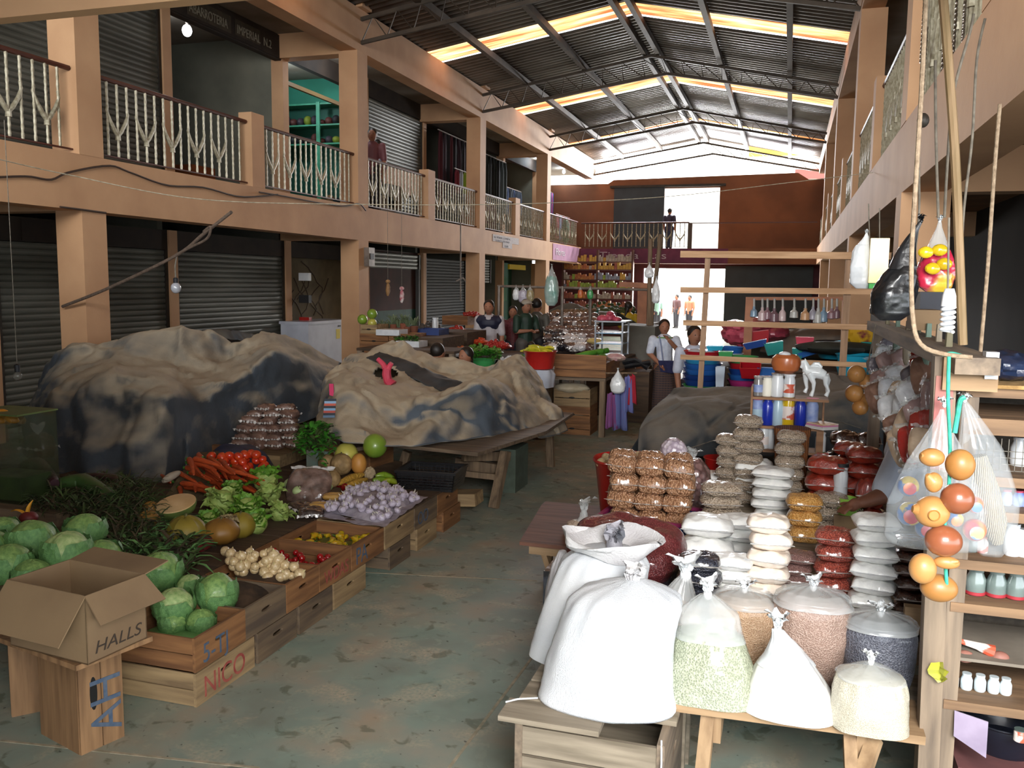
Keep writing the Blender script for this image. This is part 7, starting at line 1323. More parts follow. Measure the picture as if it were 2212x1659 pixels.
t = person((wp.x, wp.y, 0), ws * 1.0, .25, 'woman in white blouse and dark plaid skirt standing in the aisle, hand at her chin', WB, None, plaid(), 'bun', SKIN,
    [[(-.115, 0, .80), (-.15, -.02, .66), (-.06, -.10, .565)], [(.115, 0, .80), (.155, -.03, .665), (.035, -.09, .80)]], lean=(-.01, 0), voxel=.008, head_tilt=(-.004, -.004), sleeve=.42, collar=GRC)
S_ = ws
mb = MB(); V = [(-.08, -.115, .60), (.085, -.115, .60), (.07, -.135, .475), (-.055, -.135, .49)]; mb.ext([Vector(v) * S_ for v in V], (0, -.008, 0)); mb.build('apron_cloth', M('navy_cloth', '#2c2f58', '#22244a', 20, .9), t, local=True)
mb = MB(); mb.tube([Vector(v) * S_ for v in ((-.07, -.07, .84), (-.055, -.095, .76), (-.04, -.1, .66), (-.03, -.1, .6))], .006 * S_, 6); mb.build('strap', M('navy_strap', '#7f8bb0'), t, local=True)
gp = at(1497, 860, 'z', 0); gz = at(1497, 712, 'y', 9.9).z; person((at(1499, 760, 'y', 10.15).x, 10.15, 0), gz * 1.02, .5, 'girl in white shirt standing behind the lattice beside the woman', M('white_tee', '#cfd3e2', '#b8bccd', 9), M('dark_skirt', '#24232b', None), None, 'long', SKIN, voxel=.01, head_tilt=(-.01, -.02))
def far(px, pyt, y, label, face=0, **k):
    p = at(px, pyt, 'y', y); H_ = p.z + .03
    if k.get('sitting'): H_ = (p.z) / .78
    z0 = k.pop('z0', 0); H_ -= z0
    t = person((p.x, y, z0), H_, face, label, **k); return t
far(1058, 652, 14.2, 'man in navy and white shirt looking down between the far vegetable stalls', .2, shirt=M('white_shirt', '#cfc9cc', '#b9b3b8', 9), shirt2=M('navy_yoke', '#1f2138', None), pants=M('dark_jeans', '#1c2030', None), voxel=.012, head_tilt=(0, -.03), lean=(0, -.03))
far(1108, 665, 15.5, 'person in dull red checked top partly hidden behind the man in green', .3, shirt=M('red_check', '#7d3a40', '#5c2b34', 40), pants=M('dark_jeans', '#1c2030', None), voxel=.014)
far(1136, 651, 14.8, 'man with pale cap and dark green shirt at the far vegetable stall', .9, shirt=M('green_shirt', '#1f3a2c', '#182e23', 9), pants=M('grey_trousers', '#4d4742', None), cap_=M('pale_cap', '#a39a8c', None), arms=[[(-.115, 0, .80), (-.14, -.03, .66), (-.05, -.12, .67)], [(.115, 0, .80), (.14, -.03, .66), (.05, -.12, .66)]], voxel=.012)
far(1160, 649, 15.4, 'man in grey shirt seen from behind next to the man in green', 2.9, shirt=M('grey_shirt', '#5c5850', '#4c4842', 9), pants=M('dark_trousers', '#26242a', None), voxel=.012)
far(1125, 742, 12.6, 'child in bright blue top bending over the far crates', 1.6, shirt=M('cyan_top', '#3a97bd', '#2b7c9f', 9), pants=M('dark_jeans', '#1c2030', None), lean=(0, -.12), voxel=.012, hair='long')
far(945, 742, 9.8, 'black haired child seen from behind beyond the middle tarpaulin', 2.8, shirt=M('dark_top', '#2b2a33', None), pants=M('dark_jeans', '#1c2030', None), voxel=.01, sitting=True)
far(1008, 750, 9.8, 'girl with her face turned left beyond the middle tarpaulin', -.5, shirt=M('dark_top', '#2b2a33', None), skirt=M('dark_skirt', '#24232b', None), hair='long', voxel=.009, sitting=True)
far(1358, 655, 19, 'child in yellow top standing at the far end of the aisle', 2.7, shirt=M('yellow_top', '#c9a91e', '#b0941a', 9), pants=M('dark_jeans', '#1c2030', None), voxel=.014, hair='long')
far(1386, 645, 21, 'person in dark clothes beside the bright lower doorway', 1.8, shirt=M('dark_top', '#2b2a33', None), pants=M('dark_jeans', '#1c2030', None), voxel=.016)
far(1447, 452, 31.1, 'person in dark purple shirt standing in the bright upstairs doorway', 3.0, shirt=M('purple_shirt', '#2d2842', None), pants=M('blue_jeans', '#25304c', None), voxel=.018, z0=3.1, cap_=M('dark_cap', '#2a2a30', None))
for (px, y, lb, cm, f) in ((805, 14.7, 'child in pink skirt upstairs right of the second column', '#7a4a52', .3), (815, 15.2, 'child in white and navy top upstairs by the railing', '#a9a8b6', -.4)):
    p = at(px, 318, 'x', -7.6); t = person((-7.55 - (y - 14.7), at(px, 400, 'x', -7.55 - (y - 14.7)).y, 3.13), 1.6, f, lb, M('up_' + str(px), cm, None), M('dark_trousers', '#26242a', None), voxel=.014)
for (px, y, lb, cm) in ((1420, 36, 'passer-by in pale green shirt in the bright street beyond the lower doorway', '#8fb5a6'), (1490, 38, 'passer-by in orange shirt in the street beyond the doorway', '#d08060'), (1462, 40, 'dark dressed passer-by deep in the street beyond the doorway', '#5b3c3c')):
    p = at(px, 650, 'y', y); person((p.x, y, -.02), 1.5, R.uniform(-1, 1), lb, M('street_' + str(px), cm, None), M('dark_trousers', '#26242a', None), voxel=.02)
# seller bending at the right stall
sp = at(1945, 955, 'y', 4.75); wsk = M('seller_shirt', '#d3e0f2', '#bccbe2', 6, .8, .2, 20)
t = thing('person', 'seller in white short sleeved shirt bending over the stall, head behind the hanging packets', 'person', (sp.x + .1, 4.6, 0)); mb = MB(); A_ = lambda x, y, yy: at(x, y, 'y', yy)
s0, e0, h0 = A_(1945, 985, 4.6), A_(1915, 1068, 4.5), A_(1862, 1085, 4.4); hip = Vector((sp.x + .32, 4.85, .8)); hd = A_(1968, 935, 4.72)
chain(mb, [hip, hip.lerp(s0, .5) + Vector((.03, .1, .05)), s0 + Vector((.08, .1, 0))], [.15, .14, .12]); chain(mb, [s0, e0, h0], [.06, .045, .03]); mb.ell(hd, .075, .09, .105, 20, 14); caps(mb, s0 + Vector((.08, .08, .02)), hd, .055, .05); s1 = s0 + Vector((.3, .1, 0)); chain(mb, [s1, s1 + Vector((0, -.05, -.25)), s1 + Vector((-.1, -.25, -.3))], [.055, .045, .03])
d = (h0 - e0).normalized(); pm = h0 + d * .05; mb.ell(pm, .035, .02, .045, 12, 8, d.to_track_quat('Z', 'X').to_matrix()); sd = d.cross(Vector((0, 0, 1))).normalized()
for k in range(4): q0 = pm + d * .03 + sd * (k - 1.5) * .016; chain(mb, [q0, q0 + d * .03 - Vector((0, 0, .004)), q0 + d * .05 - Vector((0, 0, .02))], [.0085] * 3, 8)
chain(mb, [pm - d * .02 + sd * .03, pm + d * .01 + sd * .05, pm + d * .035 + sd * .05], [.01] * 3, 8)
for s in (-1, 1): chain(mb, [hip + Vector((s * .08, 0, -.02)), Vector((hip.x + s * .1, 4.8, .42)), Vector((hip.x + s * .1, 4.9, .06))], [.1, .07, .05]); caps(mb, (hip.x + s * .1, 4.9, .035), (hip.x + s * .1, 4.75, .03), .035, .03)
remesh(mb.build('body', SKD, t), .009)
mb = MB(); chain(mb, [hip, hip.lerp(s0, .5) + Vector((.03, .1, .05)), s0 + Vector((.06, .08, 0))], [.165, .155, .13]); chain(mb, [s0 + Vector((.02, 0, .0)), s0.lerp(e0, .85)], [.085, .078]); caps(mb, s1, s1 + Vector((0, -.04, -.16)), .075, .065); remesh(mb.build('shirt', wsk, t), .009)
mb = MB(); mb.ell(hd + Vector((0, .015, .03)), .083, .095, .1, 20, 12); mb.build('hair', HAIR, t)
mb = MB()
for s in (-1, 1): chain(mb, [hip + Vector((s * .08, 0, .0)), Vector((hip.x + s * .1, 4.8, .42)), Vector((hip.x + s * .1, 4.9, .1))], [.12, .09, .07])
remesh(mb.build('trousers', M('dark_trousers', '#26242a', None), t), .012)
# ================================================================== far vegetable and dried goods stalls
def apx(px, py, y): return at(px, py, 'y', y)
def boxpx(nm, x0, x1, y0, y1, y, d_, mat, label, cat, parent=None, open_=False, smooth=False, group=None):
    a, b_ = apx(x0, y1, y), apx(x1, y0, y); mb = MB()
    if not open_: mb.box(a.x, b_.x, y, y + d_, a.z, b_.z)
    else:
        t_ = .015; mb.box(a.x, b_.x, y, y + t_, a.z, b_.z).box(a.x, b_.x, y + d_ - t_, y + d_, a.z, b_.z).box(a.x, a.x + t_, y + t_, y + d_ - t_, a.z, b_.z).box(b_.x - t_, b_.x, y + t_, y + d_ - t_, a.z, b_.z).box(a.x, b_.x, y, y + d_, a.z - .01, a.z)
    if parent is not None: return mb.build(nm, mat, parent, smooth=smooth)
    return mb.build(nm, mat, None, smooth=smooth, label=label, cat=cat, group=group)
def vtable(x0, x1, y0, y1, z, label, mat=DK, legm=GBZ):
    t = thing('stall_table', label, 'table', ((x0 + x1) / 2, (y0 + y1) / 2, 0)); MB().box(x0, x1, y0, y1, z - .035, z).build('table_top', mat, t, smooth=False)
    for x in (x0 + .04, x1 - .04):
        for y in (y0 + .04, y1 - .04): MB().box(x-.035, x+.035, y-.035, y+.035, 0, z-.035).build('leg', legm, t, smooth=False)
    return t
STY = M('styrofoam', '#dfe2e6', '#c8ccd2', 9, .7)
# crates with the green gourds and the clay pots
cz = apx(780, 722, 11.4)
for i, (x0, x1, y0, y1, k, lb) in enumerate(((777, 838, 722, 750, 0, 'upper crate of the far stack beside the second column'), (840, 897, 722, 750, 0, 'upper crate right of it under the white foam tray'), (777, 838, 752, 784, 0, 'middle crate of the far stack with a painted dark hand hole'), (840, 897, 752, 790, 2, 'middle crate right of it, half hidden by the tarp'), (779, 814, 702, 720, 1, 'small pale crate under the green gourds'))):
    a, b_ = apx(x0, y1, 11.4), apx(x1, y0, 11.4); t = thing('wooden_crate', lb, 'crate', (a.x, 11.4, a.z)); mb = MB(); w_ = b_.x - a.x
    mb.box(a.x, b_.x, 11.4, 11.415, a.z, a.z + (b_.z - a.z) * .45).box(a.x, b_.x, 11.4, 11.415, a.z + (b_.z - a.z) * .5, b_.z).box(a.x, a.x + .015, 11.415, 11.8, a.z, b_.z).box(b_.x - .015, b_.x, 11.415, 11.8, a.z, b_.z).box(a.x, b_.x, 11.785, 11.8, a.z, b_.z); mb.build('side_boards', CR[k], t, smooth=False); MB().box(a.x + .015, b_.x - .015, 11.415, 11.785, a.z, a.z + .012).build('base_board', CR[k], t, smooth=False)
    MB().ell(((a.x + b_.x) / 2, 11.4, a.z + (b_.z - a.z) * .48), .035, .003, .012, 14, 6).build('painted_hand_hole', MATS['hole_shade_paint'], t)  # thin black disc paints the hole's darkness; the board is not cut
a = apx(777, 785, 11.4); b_ = apx(897, 785, 11.4); tag(MB().box(a.x, b_.x, 11.4, 11.9, 0, a.z - .005).build('crate_stack_base', CR[2], None, label='dark crates at the bottom of the far stack', cat='crate'))
for (x, y_, r, m_, lb) in ((783, 690, 11, MG, 'green round gourd, left of the three on the far crates'), (804, 678, 11, MG, 'green round gourd on top of the other two'), (804, 698, 10, MY, 'yellowish gourd, right of the three on the far crates')): p = apx(x, y_, 11.6); r = m_px(r, p); MB().ell(p, r, r, r, 20, 14).build('round_gourd', m_, None, label=lb, cat='gourd')
tag(MB().box(-5.85, -4.6, 11.45, 12.3, 0, apx(830, 722, 11.9).z).build('stall_counter', DK, None, label='dark stall counter behind the far crate stack', cat='counter'))
CLAYP = M('clay_pot', '#8c4f38', '#70402c', 5, .8); PALM_ = M('pale_herb', '#7d8a6a', '#5c6a4a', 9, .7)
for i, (px, py) in enumerate(((827, 712), (843, 712), (862, 710), (880, 708), (850, 702), (872, 700), (895, 706))):
    p = apx(px, py, 11.9); r = m_px(9, p); t = thing('potted_herb', 'clay pot with wispy grey green herbs on the far stall', 'plant', (p.x, p.y, p.z - r * 1.4), 'potted herbs on the far stall')
    MB().lathe([(.001, 0), (r * .75, 0), (r, r * 1.6), (r * .9, r * 1.6), (.001, r * 1.5)], 16, (p.x, p.y, p.z - r * 1.4)).build('pot', CLAYP, t); mb = MB()
    for k in range(34): a = R.uniform(0, 6.28); leaf(mb, p + Vector((R.uniform(-.03, .03), R.uniform(-.03, .03), .02)), (math.cos(a) * .6, math.sin(a) * .6, R.uniform(.5, 1.2)), (0, 0, 1), R.uniform(.08, .17), .02, .2, 3)
    mb.build('foliage', PALM_, t)
boxpx('foam_tray', 812, 862, 713, 724, 11.35, .3, STY, 'white foam tray in front of the clay pots', 'tray'); boxpx('foam_tray', 855, 905, 738, 749, 11.0, .3, STY, 'white foam tray with greens, lower of the two', 'tray')
vtable(-5.5, -4.1, 10.6, 11.3, apx(880, 750, 11.0).z - .002, 'low stall table under the lower foam tray and the red basins')
pb = [apx(x, 740, 11.1) for x in (860, 885, 905)]; herbs('foam_tray_greens', [(apx(858, 740, 11.05).x, 11.02), (apx(903, 740, 11.05).x, 11.02), (apx(903, 740, 11.25).x, 11.28), (apx(858, 740, 11.25).x, 11.28)], apx(880, 739, 11.1).z, apx(880, 730, 11.1).z, 90, 'green leaves lying on the lower foam tray', [HERBB, HERB], (.05, .1), .03)
BLC = M('navy_crate', '#2a3f78', '#213262', 5, .5)
t = boxpx('blue_crate', 893, 948, 712, 730, 12.0, .4, BLC, 'dark blue plastic crate of pinkish roots on the far stall', 'crate', open_=True)
# produce heaps: (x0, x1, ytop, ybot, depth, n, radius, colour, label)
def heap(x0, x1, yt, yb, y, n, r, mat, name, label, grp, cat, sz=.85, dd=.35, base=True, flat=False):
    t = None; pr = thing(name, label, cat, group=grp); MB().ell((0, 0, .85), 1, 1, sz, 12, 8, f=lambda u: 1 + .06 * mn.noise(u * 2)).build('fruit' if cat != 'leaf' else 'leaf', mat, pr, local=True); key = 'h' + label
    for i in range(n):
        u, v = R.random(), R.random(); px = x0 + (x1 - x0) * u; py = yb + (yt - yb) * v * (1 - abs(u - .5) * 1.1); p = apx(px, py, y + dd * v); s = m_px(r, p) * R.uniform(.85, 1.15); place(key, pr, (p.x, p.y, p.z - s), s, rr3(.7))
    if base: a, b_ = apx(x0, yb, y), apx(x1, yb, y); MB().ell(((a.x + b_.x) / 2, y + dd * .6, a.z - .02), (b_.x - a.x) / 2, dd * .6, max(.03, apx(x0, (yt + yb) / 2, y).z - a.z), 20, 10).build(name + '_bed', mat, None, label='lower layer of the ' + grp, cat=cat)
OGR = M('orange_goods', '#cc4a20', '#b03a18', 8, .5); APL = M('apple_red', '#a32a1c', '#d08a2c', 2, .3, coat=.4); GRN2 = M('green_goods', '#5c8a2c', '#3f6a20', 8, .5); RED2 = M('red_goods', '#b02a20', '#8f1f18', 8, .45)
vtable(-6.2, -3.3, 12.6, 14.0, .78, 'far vegetable table with the orange and red heaps'); vtable(-6.6, -5.0, 16.2, 17.4, .95, 'far rear table behind the man in navy and white')
heap(1003, 1045, 724, 737, 13.0, 34, 3.6, OGR, 'carrot', 'small orange carrot end in the far heap', 'carrots heaped at the far table', 'carrot'); heap(1047, 1096, 733, 747, 12.7, 40, 3.6, RED2, 'tomato', 'red tomato in the far heap', 'tomatoes heaped at the far table', 'tomato')
heap(995, 1078, 742, 758, 12.3, 46, 4, GRN2, 'green_chile', 'green chile in the far front heap', 'green chiles on the far table', 'chile'); heap(968, 998, 738, 756, 11.9, 22, 4.6, APL, 'apple', 'red and yellow apple in the far foam tray', 'apples in the far foam tray', 'apple')
boxpx('foam_tray', 966, 1000, 756, 770, 11.8, .35, STY, 'white foam box under the apples', 'box'); tag(MB().box(-4.6, -3.6, 11.95, 12.58, 0, .62).build('stall_counter', DK, None, label='dark low counter under the green chiles', cat='counter'))
heap(970, 1000, 702, 714, 14.5, 14, 5, RED2, 'pepper', 'red pepper far behind the blue crate', 'red peppers far behind', 'pepper'); heap(1002, 1035, 672, 680, 16.8, 22, 3, RED2, 'chile', 'red chile in the rear crate', 'red chiles in the rear crate', 'chile')
t = boxpx('wooden_crate', 955, 1010, 683, 700, 16.5, .4, CR[0], 'light wooden crate at the rear far table', 'crate', open_=True); heap(905, 950, 690, 712, 13.2, 26, 4.5, M('dark_produce', '#39402e', '#4c3a40', 6), 'dark_vegetable', 'dark mixed vegetable beside the clay pots', 'dark vegetables by the clay pots', 'vegetable')
mbot('tin', 940, 712, 686, 13, BW, 'white tall tin standing between far vegetables', y=13.0, neck=.9, cat='tin')
tag(MB().box(-6.3, -4.7, 12.7, 13.6, .781, apx(940, 713, 13.0).z - .01).build('stall_shelf', DK, None, label='raised dark shelf under the tall white tin', cat='shelf'))
vtable(-4.0, -3.05, 10.0, 10.75, .827, 'small table under the green bowl and white onions')
# green bowl, onions, red basin with bananas
GB_ = PC['green']; p = apx(1042, 796, 10.2); p0 = (p.x, 10.2, apx(1042, 800, 10.2).z); basin('green_bowl', p0, m_px(30, p), m_px(24, p), GB_, 'green plastic bowl with parsley behind the middle tarp', 'bowl')
herbs('parsley', [(p.x - .12, 10.1), (p.x + .18, 10.1), (p.x + .2, 10.3), (p.x - .1, 10.3)], p0[2] + .1, p0[2] + .26, 220, 'bright green parsley heaped in the green bowl', [HERBB, HERBB, HERB], (.05, .1), .03, kind=None)
heap(1076, 1112, 768, 780, 10.3, 12, 6, BW, 'white_onion', 'white onion beside the green bowl', 'white onions beside the green bowl', 'onion'); heap(1110, 1130, 764, 772, 10.5, 6, 5, GRN2, 'lime', 'green lime beside the red basin', 'limes beside the red basin', 'lime')
p = apx(1164, 800, 10.3); bz = apx(1164, 797, 10.3).z; basin('red_basin', (p.x, 10.35, bz), m_px(36, p), m_px(38, p), RB, 'wide red basin full of bananas'); BAN = M('banana_yellow', '#c9b829', '#9fa524', 3, .45, coat=.2)
bt = thing('banana', 'yellow green banana in the wide red basin', 'banana', group='bananas in the wide red basin'); mb = MB(); mb.tube([(-.5, 0, 0), (-.4, 0, .02), (-.2, 0, .1), (0, 0, .13), (.2, 0, .1), (.4, 0, .02), (.5, 0, -.03)], [.03, .07, .1, .105, .1, .06, .03], 10); mb.build('fruit', BAN, bt, local=True)
for i in range(26): q = apx(R.uniform(1138, 1190), R.uniform(752, 765), 10.35 + R.uniform(-.1, .1)); place('ban', bt, (q.x, q.y, q.z), R.uniform(.15, .2), (R.uniform(-.4, .4), R.uniform(-.3, .3), R.uniform(-.8, .8)))
MB().ell((p.x, 10.35, bz + m_px(34, p)), m_px(30, p), m_px(30, p), .06, 20, 10).build('banana_bed', BAN, None, label='bananas filling the wide red basin below the top ones', cat='banana')
CLW = M('white_cloth', '#c9cdd8', '#aeb3c0', 4, .85); a, b_ = apx(1130, 800, 10.2), apx(1197, 800, 10.2); t = thing('cloth_covered_stool', 'stand under the red basin covered by a white cloth', 'stand', (p.x, 10.35, 0)); MB().lathe([(m_px(20, p), 0), (m_px(20, p), bz - .02), (.001, bz - .02)], 20, (p.x, 10.35, 0)).build('stand', DK, t)
mb = MB(); mb.lathe([(.001, bz - .004), (m_px(30, p), bz - .006), (m_px(34, p), bz - .06), (m_px(36, p), bz - .22)], 48, (p.x, 10.35, 0), wob=.05, seed=2); mb.build('cloth', CLW, t)
# crate table at the aisle corner
t = vtable(-3.2, -2.12, 10.66, 12.0, .74, 'plank table at the aisle corner with stacked crates below', PW, PWZ)
a = apx(1198, 812, 10.7); b_ = apx(1310, 785, 10.7); tc_ = thing('wooden_crate', 'long open crate of cucumbers on the aisle corner table', 'crate', (-2.4, 10.9, .742)); z1 = b_.z
for k in range(2): MB().box(a.x, b_.x, 10.68, 10.695, .745 + k * (z1 - .745) * .52, .745 + (k + .46) * (z1 - .745) * 1.05).build('side_slat', CR[0], tc_, smooth=False)
MB().box(b_.x - .015, b_.x, 10.7, 11.6, .745, z1).build('end_board', CRY[0], tc_, smooth=False); MB().box(a.x, a.x + .015, 10.7, 11.6, .745, z1).build('end_board', CRY[0], tc_, smooth=False); MB().box(a.x, b_.x, 11.585, 11.6, .745, z1).build('side_slat', CR[0], tc_, smooth=False); MB().box(a.x + .015, b_.x - .015, 10.7, 11.58, .742, .75).build('base_board', CR[0], tc_, smooth=False)
CU2 = M('big_cucumber', '#3d7a24', '#63992f', 4, .4, coat=.3)
for i, (x0, y0, x1, y1, y) in enumerate(((1240, 778, 1268, 772, 10.95), (1238, 772, 1290, 760, 11.1), (1262, 768, 1306, 757, 11.2), (1245, 783, 1275, 781, 10.8), (1280, 778, 1310, 770, 11.0), (1292, 765, 1315, 756, 11.3))): P = [apx(x0, y0, y), apx((x0 + x1) / 2, (y0 + y1) / 2 - 1, y + .08), apx(x1, y1, y + .15)]; MB().tube([P[0].lerp(P[1], .0), P[0].lerp(P[1], .2), P[1], P[2].lerp(P[1], .2), P[2]], [.012, .035, .04, .036, .012], 12).build('cucumber', CU2, None, label='large green cucumber lying across the long open crate', cat='cucumber', group='cucumbers in the long open crate')
p = apx(1288, 777, 10.85); MB().ell(p, .085, .07, .055, 20, 12).build('pale_squash', CHAY, None, label='pale green squash in the long open crate before the cucumbers', cat='squash'); tag(MB().box(a.x + .03, b_.x - .03, 10.72, 11.55, .751, z1 - .03).build('produce_bed', M('bed_brown', '#6b4a36', '#54392a', 9), None, label='brown roots filling the long open crate', cat='roots'))
p = apx(1345, 775, 11.6); MB().ell(apx(1330, 772, 11.3), .13, .1, .05, 20, 12, f=lambda u: 1 + .25 * mn.noise(u * 3)).build('pink_packets', M('pink_packet', '#b98a90', '#d0b8a8', 14, .4), None, label='pinkish packets at the right end of the corner table', cat='packet')
for i, (y0, y1, k, lb) in enumerate(((948, 915, 0, 'lowest crate under the corner table'), (912, 878, 0, 'middle crate with splintered slats under the corner table'), (876, 842, 1, 'top crate of the stack under the corner table'))):
    a, b_ = apx(1196, y0, 10.75), apx(1275, y1, 10.75); zz0 = max(.001, a.z); t = thing('wooden_crate', lb, 'crate', (a.x, 10.75, zz0)); h = b_.z - zz0
    for q in range(2): MB().box(a.x, b_.x, 10.75, 10.765, zz0 + q * h * .5, zz0 + q * h * .5 + h * .45).build('side_slat', CR[k], t, smooth=False)
    MB().box(b_.x - .015, b_.x, 10.765, 11.2, zz0, b_.z).build('end_board', CRY[k], t, smooth=False); MB().box(a.x, a.x + .015, 10.765, 11.2, zz0, b_.z).build('end_board', CRY[k], t, smooth=False); MB().ell(((a.x + b_.x) / 2, 10.75, zz0 + h * .5), .04, .003, .013, 14, 6).build('painted_hand_hole', MATS['hole_shade_paint'], t)  # end of loop: hole darkness painted as a flat black disc on the slats
p = apx(1235, 838, 10.85); MB().ell(p, m_px(40, p), .16, m_px(11, p), 26, 14, f=lambda u: 1 + .1 * mn.noise(u * 3)).build('flat_sack', M('beige_sack', '#c4b8a0', '#a89a80', 6, .8), None, label='flat beige sack lying on the crates under the corner table', cat='sack')
# hanging striped aprons
for i, (x0, x1, y0, y1, c1_, c2_, lb) in enumerate(((1312, 1328, 850, 925, '#6c5aa0', '#a24a6c', 'purple striped cloth, left one hanging at the corner table'), (1326, 1350, 835, 928, '#7a5a94', '#5c8ac0', 'wide purple cloth hanging in the middle'), (1350, 1364, 812, 890, '#5a86c8', '#8a6a9c', 'blue edged cloth hanging right'), (1362, 1372, 810, 872, '#c02a3c', '#a02030', 'narrow red cloth at the right of the hanging ones'))):
    P = []
    for r_ in range(11):
        v = r_ / 10; P.append([apx(x0 + (x1 - x0) * u + (u - .5) * 10 * v + 2 * math.sin(u * 14 + i), y0 + (y1 - y0) * v + 3 * math.sin(u * 9), 10.62 + .03 * math.sin(u * 12 + i)) for u in np.linspace(0, 1, 13)])
    o = MB().grid(P).build('striped_cloth', M('stripe_cloth%d' % i, c1_, c2_, 26, .85, kind='wave', stretch=(1, 1, .05)), None, label=lb, cat='cloth'); md = o.modifiers.new('t', 'SOLIDIFY'); md.thickness = .006
hangbag('plastic_bag', 1335, 800, 34, 50, 10.55, FILMW, 'white crumpled bag hanging above the striped cloths', .3, 3, FILMW); tag(MB().tube([apx(1308, 806, 10.66), apx(1376, 806, 10.66)], .01, 6).build('hanging_rod', PWZ, None, label='thin rod from the corner table carrying the striped cloths', cat='rod'))
# dried goods
vtable(-4.55, -2.95, 13.2, 17.0, .62, 'long table of shiny dried goods packets in the far middle')
DG = [bag_proto('dried_packet', '', 'packet', m_, .1, .08, .045, 50 + i, .18) for i, m_ in enumerate((M('dg_brown', '#7a6058', '#4f3d38', 9, .25, .7, 14, coat=1), M('dg_white', '#d6d2d0', '#a8a2a4', 9, .25, .7, 14, coat=1), M('dg_dark', '#2f2e38', '#1f1e26', 9, .2, .7, 14, coat=1)))]
for row in range(8):
    for i in range(11):
        py = 752 - row * 9.5; y = 13.3 + row * .42; k = (1 if row < 3 and 3 < i < 9 else 2 if row < 4 and i < 5 else 0) if R.random() < .8 else R.randrange(3); p = apx(1187 + i * 9.6 + R.uniform(-3, 3), py, y)
        place('dg%d' % k, DG[k], (p.x, p.y, p.z - .03), (1, 1, 1.25), (R.uniform(-.5, .5), R.uniform(-.3, .3), R.uniform(0, 6)), ('brown', 'white', 'dark')[k] + ' shiny dried goods packet in the far middle heap', ('brown', 'white', 'dark')[k] + ' dried goods packets in the far middle heap')
MB().ext([apx(1185, 758, 13.3), apx(1292, 758, 13.3), apx(1290, 690, 16.6), apx(1185, 690, 16.6)], (0, .05, -.04)).build('packet_rack', M('packet_rack', '#4f423c', '#3a302c', 6), None, label='slanted brown board under the dried goods packets', cat='board')
p = apx(1275, 743, 13.2); MB().ell(apx(1285, 737, 13.3), .13, .1, .05, 18, 10, f=lambda u: 1 + .2 * mn.noise(u * 3)).build('yellow_packet', M('yellow_packet', '#d4bd7a', '#c0a85e', 8, .3, coat=.8), None, label='single pale yellow packet at the right of the dried goods', cat='packet')
tub('root_bundle', [(0, 0)] * 2, (1, 1), .01, SACK, '', '') if False else None
for i in range(9): a, b_ = apx(1186 + i * 10, 684 - i * .6, 16.9), apx(1206 + i * 10, 672 - i * .3, 17.2); MB().tube([a, a.lerp(b_, .5) + Vector((0, 0, .03)), b_], .04, 8).build('long_root', M('pale_root', '#9a846c', '#7d6852', 9), None, label='long pale root lying at the back of the dried goods', cat='root', group='long roots behind the dried goods')
t = thing('dried_fish_bowl', 'teal bowl behind the dried goods roots', 'bowl', (0, 0, 0)); bpy.data.objects.remove(t); p = apx(1266, 690, 17.2); basin('teal_bowl', (p.x, 17.3, p.z), .24, .2, PC['teal'], 'teal bowl standing behind the dried goods', 'bowl')
t = thing('glass_case', 'glass display case with pale blue shelves in the middle of the hall', 'case', apx(1315, 765, 12.6)); a, b_ = apx(1285, 768, 12.6), apx(1345, 697, 12.6)
for x in (a.x, b_.x):
    for y in (12.6, 13.1): MB().box(x - .012, x + .012, y - .012, y + .012, a.z, b_.z).build('corner_bar', M('aluminium', '#a4a9b0', '#8b9098', 9, .3, metal=.7), t, smooth=False)
for z in (a.z, a.z + (b_.z - a.z) * .35, a.z + (b_.z - a.z) * .66): MB().box(a.x, b_.x, 12.6, 13.1, z, z + .012).build('shelf', M('blue_glass', '#86b4d8', '#9cc4e2', 3, .2, coat=.8), t, smooth=False)
MB().box(a.x - .02, b_.x + .05, 12.58, 13.12, b_.z, b_.z + .02).build('top_panel', MATS['aluminium'], t, smooth=False); tag(MB().box(a.x - .1, b_.x + .1, 12.5, 13.2, 0, a.z - .002).build('case_plinth', DK, None, label='dark stand under the glass display case', cat='stand'))
for (x, y_, w_, h_, lb) in ((1302, 688, 13, 8, 'pink packet bundle at the left on the glass case'), (1318, 686, 12, 10, 'pink packet bundle in the middle on the glass case'), (1333, 690, 10, 6, 'pink packet bundle at the right on the glass case'), (1318, 677, 8, 5, 'small pink packet topmost on the glass case')): p = apx(x, y_, 12.8); MB().ell(p, m_px(w_, p), .1, m_px(h_, p), 20, 12, f=lambda u: 1 + .2 * mn.noise(u * 4)).build('pink_packet', MATS['pink_crinkle'], None, label=lb, cat='packet')
GRC_ = M('grey_cover', '#6c6c66', '#55554f', 2, .8, .2, 8); tag(MB().ext([apx(1345, 778, 13.2), apx(1412, 790, 13.2), apx(1415, 706, 13.6), apx(1345, 702, 13.6)], (0, .8, 0)).build('covered_stall', GRC_, None, label='stall covered with dull grey sheeting left of the woman', cat='stall'))
CP = M('cable_black', '#1b1c20', None)
for (x0, y0, x1, y1) in ((1345, 782, 1400, 795), (1350, 792, 1405, 782)): MB().tube([apx(x0, y0, 12.2), apx((x0 + x1) / 2, y0 - 5, 12.2), apx(x1, y1, 12.2)], .04, 8).build('black_bag', BKP, None, label='black plastic lying on the low board beside the woman', cat='bag', group='black plastic beside the woman')
tag(MB().box(apx(1345, 800, 12.1).x, apx(1405, 800, 12.1).x, 12.0, 12.5, 0, apx(1370, 800, 12.2).z).build('low_bench', DK, None, label='dark low bench beside the woman', cat='bench'))
